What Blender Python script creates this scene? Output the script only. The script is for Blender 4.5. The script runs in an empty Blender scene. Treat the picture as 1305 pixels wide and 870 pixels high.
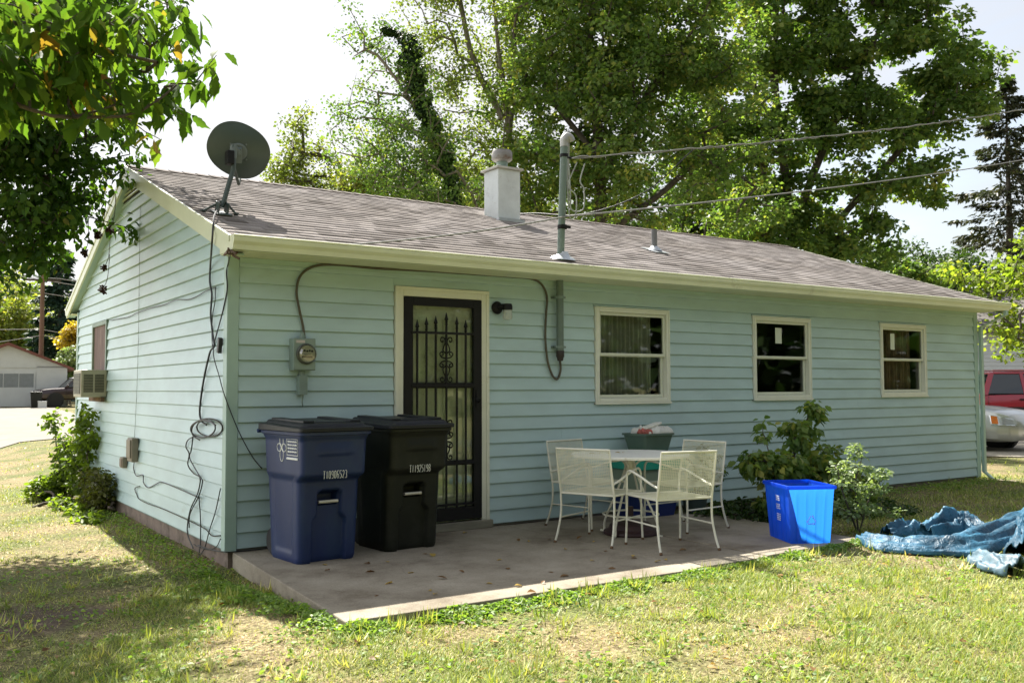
import bpy, math, random
import numpy as np
from mathutils import Vector, Matrix
R = math.radians
sc = bpy.context.scene
COL = sc.collection

# ------------------------------------------------------------------ camera
CAM = np.array([-2.3097, -7.4973, 1.2705]); YAW, PIT, ROL, FPX = 0.59135, 0.04932, -0.00324, 1197.96
_F = np.array([math.sin(YAW)*math.cos(PIT), math.cos(YAW)*math.cos(PIT), math.sin(PIT)])
_R0 = np.array([math.cos(YAW), -math.sin(YAW), 0.0]); _U0 = np.cross(_R0, _F)
_RR = _R0*math.cos(ROL)+_U0*math.sin(ROL); _UU = -_R0*math.sin(ROL)+_U0*math.cos(ROL)
cd = bpy.data.cameras.new('camera'); cam = bpy.data.objects.new('camera', cd); COL.objects.link(cam)
cam.matrix_world = Matrix([[_RR[0], _UU[0], -_F[0], CAM[0]], [_RR[1], _UU[1], -_F[1], CAM[1]],
                           [_RR[2], _UU[2], -_F[2], CAM[2]], [0, 0, 0, 1]])
cd.sensor_width = 36; cd.lens = 36*FPX/1305; cd.clip_start = 0.05; cd.clip_end = 3000
cd.dof.use_dof = True; cd.dof.focus_distance = 7.6; cd.dof.aperture_fstop = 6.3
sc.camera = cam
sc.view_settings.view_transform = 'Standard'; sc.view_settings.look = 'None'
sc.view_settings.gamma = 1; sc.view_settings.use_curve_mapping = False
sc.view_settings.exposure = 1.55
sc.cycles.max_bounces = 8; sc.cycles.transparent_max_bounces = 12; sc.cycles.transmission_bounces = 4
sc.cycles.sample_clamp_indirect = 6

# ------------------------------------------------------------------ light
SUN = Vector((0.08, 0.77, 1.0)).normalized()
ELEV = math.asin(SUN.z); AZ = math.atan2(SUN.x, SUN.y)
w = bpy.data.worlds.new('World'); sc.world = w; w.use_nodes = True
nt = w.node_tree; nt.nodes.clear()
out = nt.nodes.new('ShaderNodeOutputWorld'); bg = nt.nodes.new('ShaderNodeBackground')
sky = nt.nodes.new('ShaderNodeTexSky'); sky.sky_type = 'NISHITA'; sky.sun_disc = False
sky.sun_elevation = ELEV; sky.sun_rotation = AZ; sky.air_density = 1.2; sky.dust_density = 2.5
tc = nt.nodes.new('ShaderNodeTexCoord'); mp = nt.nodes.new('ShaderNodeMapping'); mp.inputs['Scale'].default_value = (1, 1, 3.2)
nz = nt.nodes.new('ShaderNodeTexNoise'); nz.inputs['Scale'].default_value = 1.7; nz.inputs['Detail'].default_value = 7; nz.inputs['Roughness'].default_value = 0.55
nz.inputs['Distortion'].default_value = 0.6
rp = nt.nodes.new('ShaderNodeValToRGB'); rp.color_ramp.elements[0].position = 0.30; rp.color_ramp.elements[0].color = (0.45, 0.45, 0.45, 1)
rp.color_ramp.elements[1].position = 0.56; rp.color_ramp.elements[1].color = (0.97, 0.97, 0.97, 1)
mx = nt.nodes.new('ShaderNodeMix'); mx.data_type = 'RGBA'
L = nt.links.new
# thin cloud, dimmed overhead and southward; unseen west boosted to brighten the gable wall
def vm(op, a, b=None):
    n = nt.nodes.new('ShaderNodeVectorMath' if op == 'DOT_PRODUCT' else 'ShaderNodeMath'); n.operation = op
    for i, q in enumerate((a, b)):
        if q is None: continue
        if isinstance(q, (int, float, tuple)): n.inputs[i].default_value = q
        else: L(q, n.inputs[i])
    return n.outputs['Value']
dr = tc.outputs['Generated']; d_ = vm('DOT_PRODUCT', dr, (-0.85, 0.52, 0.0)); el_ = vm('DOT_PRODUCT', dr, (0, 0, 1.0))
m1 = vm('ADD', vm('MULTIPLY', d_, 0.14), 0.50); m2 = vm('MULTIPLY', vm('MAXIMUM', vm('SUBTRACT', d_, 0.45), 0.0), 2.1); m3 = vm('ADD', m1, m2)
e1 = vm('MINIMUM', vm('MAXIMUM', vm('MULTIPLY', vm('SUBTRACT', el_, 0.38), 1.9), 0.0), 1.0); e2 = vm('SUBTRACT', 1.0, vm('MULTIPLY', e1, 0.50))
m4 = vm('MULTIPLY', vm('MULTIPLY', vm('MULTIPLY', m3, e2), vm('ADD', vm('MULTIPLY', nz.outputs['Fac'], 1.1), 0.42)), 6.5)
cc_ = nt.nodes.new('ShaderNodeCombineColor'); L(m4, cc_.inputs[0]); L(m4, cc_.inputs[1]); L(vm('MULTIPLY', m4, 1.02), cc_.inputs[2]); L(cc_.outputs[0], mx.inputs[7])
L(tc.outputs['Generated'], mp.inputs['Vector']); L(mp.outputs['Vector'], nz.inputs['Vector']); L(nz.outputs['Fac'], rp.inputs['Fac'])
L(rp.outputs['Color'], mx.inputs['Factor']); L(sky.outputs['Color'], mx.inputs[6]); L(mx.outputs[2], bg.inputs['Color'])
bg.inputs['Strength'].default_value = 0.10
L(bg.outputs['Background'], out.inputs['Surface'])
sd = bpy.data.lights.new('sun', 'SUN'); sd.energy = 5.0; sd.angle = R(0.53); sd.color = (1.0, 0.95, 0.86)
so = bpy.data.objects.new('sun', sd); COL.objects.link(so); so.rotation_euler = SUN.to_track_quat('Z', 'Y').to_euler(); so.location = (0, 0, 30)

# ------------------------------------------------------------------ helpers
def _ray(x, y): return _F*FPX+_RR*(x-652.5)+_UU*(435-y)
def at(x, y, D): return Vector(CAM+_ray(x, y)/FPX*D)                 # point of a sight line at a depth in metres
def onp(x, y, ax, v):                                              # point of a sight line on a wall plane
    d = _ray(x, y); return Vector(CAM+d*((v-CAM[ax])/d[ax]))

def tag(o, label=None, cat=None, group=None, kind=None):
    if label: o['label'] = label
    if cat: o['category'] = cat
    if group: o['group'] = group
    if kind: o['kind'] = kind
    return o
def thing(name, label, cat, loc=(0, 0, 0), rz=0, group=None):
    o = bpy.data.objects.new(name, None); COL.objects.link(o); o.location = loc; o.rotation_euler = (0, 0, rz)
    o.empty_display_size = 0.1
    return tag(o, label, cat, group)

class MB:
    def __init__(s): s.v = []; s.f = []; s.m = []; s.cur = 0
    def add(s, vs, fs):
        b = len(s.v); s.v += [tuple(p) for p in vs]
        for f in fs: s.f.append(tuple(i+b for i in f)); s.m.append(s.cur)
    def quad(s, *p): s.add(p, [tuple(range(len(p)))])
    def box(s, x0, x1, y0, y1, z0, z1, M=None):
        vs = [(x, y, z) for z in (z0, z1) for y in (y0, y1) for x in (x0, x1)]
        if M is not None: vs = [M @ Vector(p) for p in vs]
        s.add(vs, [(0, 2, 3, 1), (4, 5, 7, 6), (0, 1, 5, 4), (2, 6, 7, 3), (0, 4, 6, 2), (1, 3, 7, 5)])
    def prism(s, poly, axis, a, b):                                # poly: 2D outline, extruded along an axis
        n = len(poly)
        def P(p, t):
            q = list(p); q.insert(axis, t); return tuple(q)
        vs = [P(p, a) for p in poly]+[P(p, b) for p in poly]
        s.add(vs, [tuple(range(n))[::-1], tuple(range(n, 2*n))]+[(i, (i+1) % n, n+(i+1) % n, n+i) for i in range(n)])
    def tube(s, pts, r, n=8, caps=True, closed=False):
        pts = [Vector(p) for p in pts]; k = len(pts)
        rs = r if isinstance(r, (list, tuple)) else [r]*k
        up = None; rings = []
        for i in range(k):
            if closed: t = pts[(i+1) % k]-pts[i-1]
            else: t = pts[min(i+1, k-1)]-pts[max(i-1, 0)]
            if t.length < 1e-9: t = Vector((0, 0, 1))
            t.normalize()
            if up is None:
                up = Vector((0, 0, 1)) if abs(t.z) < 0.9 else Vector((1, 0, 0))
            a = up-t*up.dot(t)
            if a.length < 1e-6: a = t.orthogonal()
            a.normalize(); b = t.cross(a); up = a
            rings.append([pts[i]+(a*math.cos(2*math.pi*j/n)+b*math.sin(2*math.pi*j/n))*rs[i] for j in range(n)])
        vs = [p for rg in rings for p in rg]; fs = []
        for i in range(k if closed else k-1):
            for j in range(n):
                a0 = i*n+j; a1 = i*n+(j+1) % n; b0 = ((i+1) % k)*n+j; b1 = ((i+1) % k)*n+(j+1) % n
                fs.append((a0, a1, b1, b0))
        if caps and not closed: fs += [tuple(range(n))[::-1], tuple(range((k-1)*n, k*n))]
        s.add(vs, fs)
    def lathe(s, prof, n=32, c=(0, 0, 0), M=None):
        vs = []; fs = []
        for r_, z in prof:
            for j in range(n):
                p = Vector((r_*math.cos(2*math.pi*j/n), r_*math.sin(2*math.pi*j/n), z))
                if M is not None: p = M @ p
                vs.append(p+Vector(c))
        for i in range(len(prof)-1):
            for j in range(n): fs.append((i*n+j, i*n+(j+1) % n, (i+1)*n+(j+1) % n, (i+1)*n+j))
        if prof[0][0] > 1e-5: fs.append(tuple(range(n))[::-1])
        if prof[-1][0] > 1e-5: fs.append(tuple(range((len(prof)-1)*n, len(prof)*n)))
        s.add(vs, fs)
    def loft(s, rings, cap0=True, cap1=True):
        n = len(rings[0]); vs = [p for r_ in rings for p in r_]; fs = []
        for i in range(len(rings)-1):
            for j in range(n): fs.append((i*n+j, i*n+(j+1) % n, (i+1)*n+(j+1) % n, (i+1)*n+j))
        if cap0: fs.append(tuple(range(n))[::-1])
        if cap1: fs.append(tuple(range((len(rings)-1)*n, len(rings)*n)))
        s.add(vs, fs)
    def build(s, name, mats, parent=None, smooth=False, bevel=0, weld=False, angle=35, seg=2):
        me = bpy.data.meshes.new(name); me.from_pydata(s.v, [], s.f)
        mats = mats if isinstance(mats, (list, tuple)) else [mats]
        for m in mats: me.materials.append(m)
        if len(mats) > 1: me.polygons.foreach_set('material_index', s.m)
        import bmesh
        bm = bmesh.new(); bm.from_mesh(me)
        if weld: bmesh.ops.remove_doubles(bm, verts=bm.verts, dist=1e-4)
        bmesh.ops.recalc_face_normals(bm, faces=bm.faces)
        if smooth:
            for f in bm.faces: f.smooth = True
            ca = R(angle)
            for e in bm.edges:
                if len(e.link_faces) == 2 and e.calc_face_angle(0) > ca: e.smooth = False
        bm.to_mesh(me); bm.free()
        o = bpy.data.objects.new(name, me); COL.objects.link(o)
        if parent is not None: o.parent = parent
        if bevel:
            md = o.modifiers.new('bevel', 'BEVEL'); md.width = bevel; md.segments = seg; md.limit_method = 'ANGLE'; md.angle_limit = R(40)
        return o

def spline(pts, n=6):                                              # Catmull-Rom through the points
    P = [Vector(p) for p in pts]
    if len(P) < 3: return P
    Q = [P[0]*2-P[1]]+P+[P[-1]*2-P[-2]]; o = []
    for i in range(1, len(Q)-2):
        for k in range(n):
            t = k/n; a, b, c, d = Q[i-1], Q[i], Q[i+1], Q[i+2]
            o.append(0.5*((2*b)+(c-a)*t+(2*a-5*b+4*c-d)*t*t+(3*b-a-3*c+d)*t**3))
    o.append(P[-1]); return o

def npmesh(name, V, Fq, mat, parent=None, attr=None, smooth=False):   # Fq: (n,k) faces, attr: per-vertex float "v"
    me = bpy.data.meshes.new(name); n, k = Fq.shape
    me.vertices.add(len(V)); me.vertices.foreach_set('co', np.ascontiguousarray(V, dtype=np.float32).ravel())
    me.loops.add(n*k); me.loops.foreach_set('vertex_index', np.ascontiguousarray(Fq, dtype=np.int32).ravel())
    me.polygons.add(n); me.polygons.foreach_set('loop_start', np.arange(0, n*k, k, dtype=np.int32))
    me.polygons.foreach_set('loop_total', np.full(n, k, dtype=np.int32))
    if smooth: me.polygons.foreach_set('use_smooth', np.ones(n, dtype=bool))
    me.materials.append(mat); me.update(calc_edges=True)
    if attr is not None:
        a = me.attributes.new('v', 'FLOAT', 'POINT'); a.data.foreach_set('value', np.asarray(attr, dtype=np.float32))
    o = bpy.data.objects.new(name, me); COL.objects.link(o)
    if parent is not None: o.parent = parent
    return o

# ------------------------------------------------------------------ materials
def newmat(name):
    m = bpy.data.materials.new(name); m.use_nodes = True; nt = m.node_tree
    return m, nt, nt.nodes['Principled BSDF'], nt.nodes['Material Output']
def N(nt, t, **kw):
    n = nt.nodes.new(t)
    for k, v in kw.items():
        if k in n.inputs: n.inputs[k].default_value = v
        else: setattr(n, k, v)
    return n
def ramp(nt, fac, stops):
    r_ = nt.nodes.new('ShaderNodeValToRGB'); e = r_.color_ramp.elements
    while len(e) > 2: e.remove(e[-1])
    for i, (p, c) in enumerate(stops):
        if i < 2: el = e[i]; el.position = p
        else: el = e.new(p)
        el.color = (*c, 1) if len(c) == 3 else c
    nt.links.new(fac, r_.inputs['Fac']); return r_.outputs['Color']
def objco(nt, scale=(1, 1, 1)):
    t = nt.nodes.new('ShaderNodeTexCoord'); m = nt.nodes.new('ShaderNodeMapping'); m.inputs['Scale'].default_value = scale
    nt.links.new(t.outputs['Object'], m.inputs['Vector']); return m.outputs['Vector']
def plain(name, col, rough=0.5, metal=0.0, var=0.12, vs=6.0, bump=0.0, bs=80.0, spec=0.5, dirt=None, ds=2.0, dthr=0.55, stretch=(1, 1, 1), coat=0):
    """solid colour with mottling, optional dirt of its own colour, optional bump"""
    m, nt, b, o = newmat(name); Lk = nt.links.new; co = objco(nt, stretch)
    n1 = N(nt, 'ShaderNodeTexNoise', Scale=vs, Detail=5.0, Roughness=0.6); Lk(co, n1.inputs['Vector'])
    lo = tuple(c*(1-var) for c in col); hi = tuple(min(1, c*(1+var)) for c in col)
    c_ = ramp(nt, n1.outputs['Fac'], [(0.3, lo), (0.7, hi)])
    if dirt is not None:
        n2 = N(nt, 'ShaderNodeTexNoise', Scale=ds, Detail=8.0, Roughness=0.7); Lk(co, n2.inputs['Vector'])
        f_ = ramp(nt, n2.outputs['Fac'], [(dthr, (0, 0, 0)), (dthr+0.16, (1, 1, 1))])
        mxx = nt.nodes.new('ShaderNodeMix'); mxx.data_type = 'RGBA'; Lk(f_, mxx.inputs['Factor']); Lk(c_, mxx.inputs[6]); mxx.inputs[7].default_value = (*dirt, 1)
        c_ = mxx.outputs[2]
    Lk(c_, b.inputs['Base Color'])
    b.inputs['Roughness'].default_value = rough; b.inputs['Metallic'].default_value = metal; b.inputs['Specular IOR Level'].default_value = spec
    if coat: b.inputs['Coat Weight'].default_value = coat; b.inputs['Coat Roughness'].default_value = 0.05
    if bump:
        n3 = N(nt, 'ShaderNodeTexNoise', Scale=bs, Detail=4.0); Lk(co, n3.inputs['Vector'])
        bp = N(nt, 'ShaderNodeBump', Strength=bump, Distance=0.01); Lk(n3.outputs['Fac'], bp.inputs['Height']); Lk(bp.outputs['Normal'], b.inputs['Normal'])
    return m
def leafmat(name, stops, trans=0.4, rough=0.5, spec=0.3, tcol=None):
    m, nt, b, o = newmat(name); Lk = nt.links.new
    a = nt.nodes.new('ShaderNodeAttribute'); a.attribute_name = 'v'
    c_ = ramp(nt, a.outputs['Fac'], stops); Lk(c_, b.inputs['Base Color'])
    b.inputs['Roughness'].default_value = rough; b.inputs['Specular IOR Level'].default_value = spec
    t = nt.nodes.new('ShaderNodeBsdfTranslucent')
    g = N(nt, 'ShaderNodeMix', data_type='RGBA', blend_type='MULTIPLY'); g.inputs['Factor'].default_value = 1
    Lk(c_, g.inputs[6]); g.inputs[7].default_value = (*(tcol or (1.7, 1.85, 0.65)), 1); Lk(g.outputs[2], t.inputs['Color'])
    mx = nt.nodes.new('ShaderNodeMixShader'); mx.inputs['Fac'].default_value = trans
    Lk(b.outputs['BSDF'], mx.inputs[1]); Lk(t.outputs['BSDF'], mx.inputs[2]); Lk(mx.outputs['Shader'], o.inputs['Surface'])
    return m

SID = plain('siding_paint', (0.445, 0.59, 0.60), 0.42, var=0.09, vs=1.6, bump=0.05, bs=300, dirt=(0.37, 0.48, 0.46), ds=1.3, dthr=0.62, stretch=(1, 1, 3))
POST = plain('corner_paint', (0.36, 0.50, 0.45), 0.45, var=0.05)
CREAM = plain('cream_trim', (0.66, 0.70, 0.51), 0.4, var=0.06, vs=3, dirt=(0.42, 0.42, 0.30), ds=2.5, dthr=0.6)
SOFF = plain('soffit_paint', (0.66, 0.69, 0.50), 0.6, var=0.08)
WHITE = plain('window_vinyl', (0.74, 0.76, 0.66), 0.35, var=0.04)
TRIM = plain('door_trim_paint', (0.72, 0.73, 0.60), 0.45, var=0.05, dirt=(0.5, 0.48, 0.36), ds=4, dthr=0.62)
BLACK = plain('black_iron', (0.009, 0.009, 0.010), 0.5, var=0.2, spec=0.25)
RUB = plain('black_cable', (0.015, 0.016, 0.02), 0.5, var=0.1)
GREYM = plain('grey_galvanised', (0.20, 0.27, 0.24), 0.5, metal=0.0, var=0.15, vs=8, dirt=(0.13, 0.16, 0.14), ds=5)
SILV = plain('flashing_metal', (0.55, 0.58, 0.60), 0.35, metal=0.6, var=0.1)
DISHM = plain('dish_paint', (0.055, 0.078, 0.072), 0.38, var=0.08)
CONC = plain('concrete', (0.26, 0.216, 0.158), 0.9, var=0.35, vs=70, bump=0.5, bs=140, dirt=(0.155, 0.122, 0.088), ds=1.6, dthr=0.47)
CONC2 = plain('foundation_concrete', (0.22, 0.17, 0.14), 0.95, var=0.25, vs=6, bump=0.6, bs=40, dirt=(0.10, 0.08, 0.06), ds=5, dthr=0.5)
def patio_mat():
    m, nt, b, o = newmat('old_concrete'); Lk = nt.links.new; co = objco(nt)
    a = N(nt, 'ShaderNodeTexNoise', Scale=1.3, Detail=9.0, Roughness=0.68); Lk(co, a.inputs['Vector'])
    s_ = N(nt, 'ShaderNodeTexNoise', Scale=110.0, Detail=3.0, Roughness=0.8); Lk(co, s_.inputs['Vector'])
    c0 = ramp(nt, a.outputs['Fac'], [(0.36, (0.175, 0.146, 0.108)), (0.50, (0.285, 0.252, 0.196)), (0.66, (0.365, 0.328, 0.262))])
    c1 = ramp(nt, s_.outputs['Fac'], [(0.3, (0.62, 0.60, 0.58)), (0.52, (1, 1, 1)), (0.72, (1.0, 1.0, 1.0))])
    m1 = N(nt, 'ShaderNodeMix', data_type='RGBA', blend_type='MULTIPLY'); m1.inputs['Factor'].default_value = 1; Lk(c0, m1.inputs[6]); Lk(c1, m1.inputs[7])
    dn = N(nt, 'ShaderNodeTexNoise', Scale=2.2, Detail=5.0); Lk(co, dn.inputs['Vector'])
    mv = N(nt, 'ShaderNodeMix', data_type='VECTOR'); mv.inputs['Factor'].default_value = 0.22; Lk(co, mv.inputs[4]); Lk(dn.outputs['Color'], mv.inputs[5])
    v = N(nt, 'ShaderNodeTexVoronoi', Scale=0.85); v.feature = 'DISTANCE_TO_EDGE'; Lk(mv.outputs[1], v.inputs['Vector'])
    cr = ramp(nt, v.outputs['Distance'], [(0.0, (0.25, 0.25, 0.25)), (0.0022, (0, 0, 0))]); 
    m2 = N(nt, 'ShaderNodeMix', data_type='RGBA'); Lk(cr, m2.inputs['Factor']); Lk(m1.outputs[2], m2.inputs[6]); m2.inputs[7].default_value = (0.075, 0.06, 0.045, 1)
    w_ = N(nt, 'ShaderNodeTexNoise', Scale=5.5, Detail=4.0, Roughness=0.75, Distortion=0.5); Lk(co, w_.inputs['Vector'])
    wf = ramp(nt, w_.outputs['Fac'], [(0.735, (0, 0, 0)), (0.745, (0.75, 0.75, 0.75))])
    m3 = N(nt, 'ShaderNodeMix', data_type='RGBA'); Lk(wf, m3.inputs['Factor']); Lk(m2.outputs[2], m3.inputs[6]); m3.inputs[7].default_value = (0.62, 0.62, 0.60, 1)
    Lk(m3.outputs[2], b.inputs['Base Color']); b.inputs['Roughness'].default_value = 0.92; b.inputs['Specular IOR Level'].default_value = 0.2
    bp = N(nt, 'ShaderNodeBump', Strength=0.45, Distance=0.006); Lk(s_.outputs['Fac'], bp.inputs['Height']); Lk(bp.outputs['Normal'], b.inputs['Normal']); return m
PATIO = patio_mat()
BARK = plain('bark', (0.085, 0.07, 0.055), 0.9, var=0.4, vs=9, bump=0.8, bs=25, stretch=(1, 1, 0.25))
BARKL = plain('bark_pale', (0.17, 0.145, 0.11), 0.9, var=0.3, vs=9, bump=0.8, bs=25, stretch=(1, 1, 0.25))
# ------------------------------------------------------------------ ground
def G(x, y):
    x = np.asarray(x, float); y = np.asarray(y, float)
    z = np.interp(x, [-1.0, -0.15, 0.5, 5.0], [-0.21, -0.18, -0.06, -0.055])
    q = np.clip((-y-0.4)/2.0, 0, 1)*np.clip((x+1.6)/1.4, 0, 1)*np.clip((1-x)/1.0, 0, 1); z = z+(-0.065-z)*q
    z = z+0.30*np.clip((y-10)/45, 0, 1)+0.006*np.sin(1.9*x+0.7*y)+0.006*np.sin(2.3*y-1.1*x)
    return z
def g1(x, y): return float(G(x, y))
def ground():
    def axis(a, b, c, n, far, m):
        core = np.linspace(b, c, n); lo = b-(np.geomspace(1, far, m)[::-1]-1+0.0)*1.0; hi = c+(np.geomspace(1, far, m)-1)
        return np.unique(np.concatenate([lo, core, hi]).round(3))
    X = axis(0, -5, 15, 130, 900, 30); Y = axis(0, -7, 60, 230, 900, 30)
    gx, gy = np.meshgrid(X, Y, indexing='ij'); gz = G(gx, gy)
    V = np.stack([gx, gy, gz], -1).reshape(-1, 3); ny = len(Y)
    i, j = np.meshgrid(np.arange(len(X)-1), np.arange(ny-1), indexing='ij'); a = (i*ny+j).ravel()
    F = np.stack([a, a+ny, a+ny+1, a+1], 1)
    m, nt, b, o = newmat('lawn_soil'); Lk = nt.links.new; co = objco(nt)
    n1 = N(nt, 'ShaderNodeTexNoise', Scale=0.9, Detail=6.0, Roughness=0.65); Lk(co, n1.inputs['Vector'])
    n2 = N(nt, 'ShaderNodeTexNoise', Scale=38.0, Detail=6.0, Roughness=0.75); Lk(co, n2.inputs['Vector'])
    c1 = ramp(nt, n2.outputs['Fac'], [(0.38, (0.06, 0.045, 0.025)), (0.52, (0.24, 0.19, 0.10)), (0.68, (0.46, 0.39, 0.24))])
    c2 = ramp(nt, n2.outputs['Fac'], [(0.38, (0.03, 0.034, 0.013)), (0.52, (0.12, 0.14, 0.045)), (0.68, (0.26, 0.28, 0.10))])
    f_ = ramp(nt, n1.outputs['Fac'], [(0.42, (0, 0, 0)), (0.6, (1, 1, 1))])
    mx = N(nt, 'ShaderNodeMix', data_type='RGBA'); Lk(f_, mx.inputs['Factor']); Lk(c1, mx.inputs[6]); Lk(c2, mx.inputs[7])
    vd = N(nt, 'ShaderNodeVectorMath', operation='DISTANCE'); Lk(co, vd.inputs[0]); vd.inputs[1].default_value = (-1.55, -0.7, -0.2)
    sm = N(nt, 'ShaderNodeMath', operation='MULTIPLY_ADD'); Lk(n1.outputs['Fac'], sm.inputs[0]); sm.inputs[1].default_value = 0.9; Lk(vd.outputs['Value'], sm.inputs[2])
    f3 = ramp(nt, sm.outputs['Value'], [(0.80, (1, 1, 1)), (1.0, (0, 0, 0))]); c3 = ramp(nt, n2.outputs['Fac'], [(0.35, (0.06, 0.042, 0.03)), (0.7, (0.20, 0.155, 0.12))])
    m3_ = N(nt, 'ShaderNodeMix', data_type='RGBA'); Lk(f3, m3_.inputs['Factor']); Lk(mx.outputs[2], m3_.inputs[6]); Lk(c3, m3_.inputs[7]); Lk(m3_.outputs[2], b.inputs['Base Color'])
    b.inputs['Roughness'].default_value = 0.95; b.inputs['Specular IOR Level'].default_value = 0.15
    bp = N(nt, 'ShaderNodeBump', Strength=0.7, Distance=0.02); Lk(n2.outputs['Fac'], bp.inputs['Height']); Lk(bp.outputs['Normal'], b.inputs['Normal'])
    return tag(npmesh('ground', V, F, m, smooth=True), kind='structure')
ground()

# patio: one slab with a joint and a short added piece
px0, px1, py0 = -0.03, 3.06, -2.60
mb = MB()
mb.prism([(0.04, -0.015), (-0.13, -2.585), (2.60, -2.600), (2.62, -0.015)], 2, -0.20, -0.022)
mb.prism([(2.63, -0.015), (2.612, -2.560), (3.38, -2.545), (3.40, -0.015)], 2, -0.20, -0.024)
mb.prism([(3.412, -0.015), (3.392, -2.530), (4.66, -2.46), (4.80, -0.70), (4.1, -0.015)], 2, -0.20, -0.019)
tag(mb.build('patio', PATIO, bevel=0.008), kind='structure')

# driveway far left
mb = MB()
D = [at(-60, 583, 20), at(92, 556, 25), at(99, 530, 42), at(70, 522.5, 53), at(-40, 523, 53), at(-90, 540, 35)]
D = [(p.x, p.y) for p in D]
def sheet(poly, name, mat, off=0.004, n=24):
    import bmesh
    bm = bmesh.new(); vs = [bm.verts.new((x, y, 0)) for x, y in poly]; bm.faces.new(vs)
    bmesh.ops.triangulate(bm, faces=bm.faces)
    for _ in range(4): bmesh.ops.subdivide_edges(bm, edges=bm.edges, cuts=1, use_grid_fill=True)
    for v in bm.verts: v.co.z = g1(v.co.x, v.co.y)+off
    me = bpy.data.meshes.new(name); bm.to_mesh(me); bm.free(); me.materials.append(mat)
    o = bpy.data.objects.new(name, me); COL.objects.link(o); return o
DRV = plain('driveway_concrete', (0.19, 0.172, 0.145), 0.95, var=0.2, vs=1.2, bump=0.3, bs=30, dirt=(0.14, 0.125, 0.10), ds=0.6)
tag(sheet(D, 'driveway', DRV, 0.02), kind='structure')
D2 = [(14.6, 2.6), (21, -3.5), (40, 6), (60, 30), (45, 34), (24, 14), (16.5, 6.5)]
tag(sheet(D2, 'gravel_parking', plain('gravel_mat', (0.30, 0.27, 0.22), 0.95, var=0.3, vs=20, bump=0.5, bs=60), 0.02), kind='structure')

# ------------------------------------------------------------------ house
HL, HW, RZ, RS, S = 10.744, 6.884, 3.735, 0.34, 0.125
house = thing('house', 'single storey ranch house with pale blue green lap siding and brown shingle roof', 'house')
OPEN = [(1.46, 2.44, -0.1, 2.178), (3.73, 4.76, 1.11, 2.10), (6.07, 7.10, 1.125, 2.10), (8.48, 9.50, 1.145, 2.10)]
def course(mb, x0, x1, z0, z1, x0b=None, x1b=None, f=None):
    """one lap board between x0..x1, its foot 13 mm proud, its head flush; f maps (along, out, z)"""
    a0 = x0 if x0b is None else x0b; a1 = x1 if x1b is None else x1b
    pr = [(0.0, z1), (0.006, z1-0.001), (0.0245, z0+0.012), (0.0255, z0+0.004), (0.021, z0), (0.0, z0)]
    vs = []
    for e in (0, 1):
        for (o_, z) in pr:
            t = (z-z0)/(z1-z0); xx = ((x0*(1-t)+a0*t) if e == 0 else (x1*(1-t)+a1*t)); vs.append(f(xx, o_, z))
    k = len(pr); mb.add(vs, [(i, i+1, k+i+1, k+i) for i in range(k-1)]+[tuple(range(k)), tuple(range(k, 2*k))[::-1]])
rnd = random.Random(4)
mb = MB(); ff = lambda a, o_, z: (a, -o_, z)
for k in range(19):
    z0 = k*S; z1 = min(z0+S, 2.335); zm = (z0+z1)/2
    xs = [(0.07, HL-0.07)]
    for (a, b, c, d) in OPEN:
        if z1 > c-0.02 and z0 < d+0.01:
            xs = [seg for (p, q) in xs for seg in ([(p, a-0.008), (b+0.008, q)] if p < a and q > b else [(p, q)])]
    for (p, q) in xs:
        cuts = [p]+sorted(c for c in ([2.9, 5.4, 7.7, 9.9] if k % 2 else [3.3, 5.2, 8.0]) if p+0.5 < c < q-0.5)+[q] if rnd.random() < 0.8 else [p, q]
        for i in range(len(cuts)-1): course(mb, cuts[i]+(0.001 if i else 0), cuts[i+1], z0, z1, f=ff)
    for (a, b, c, d) in OPEN:
        if z0 < c-0.012 < z1 and c > 0 and z1 > c-0.02: course(mb, a-0.007, b+0.007, z0, c-0.012, f=ff)
        if z0 < d+0.01 < z1 and z1-d > 0.02: course(mb, a-0.007, b+0.007, d+0.003, z1, f=ff)
mb.build('front_wall', SID, house)
# structural wall behind the boards, with the openings left out
mb = MB()
xe = [0.0]+[v for (a, b, c, d) in OPEN for v in (a, b)]+[HL]
for i in range(len(xe)-1):
    a, b = xe[i], xe[i+1]
    if i % 2 == 0: mb.box(a, b, 0.0, 0.12, -0.02, 2.40)
    else:
        c, d = OPEN[i//2][2], OPEN[i//2][3]
        if c > 0: mb.box(a, b, 0.0, 0.12, -0.02, c)
        mb.box(a, b, 0.0, 0.12, d, 2.40)
mb.build('wall_sheathing', plain('sheathing', (0.3, 0.28, 0.24), 0.9), house)
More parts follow.
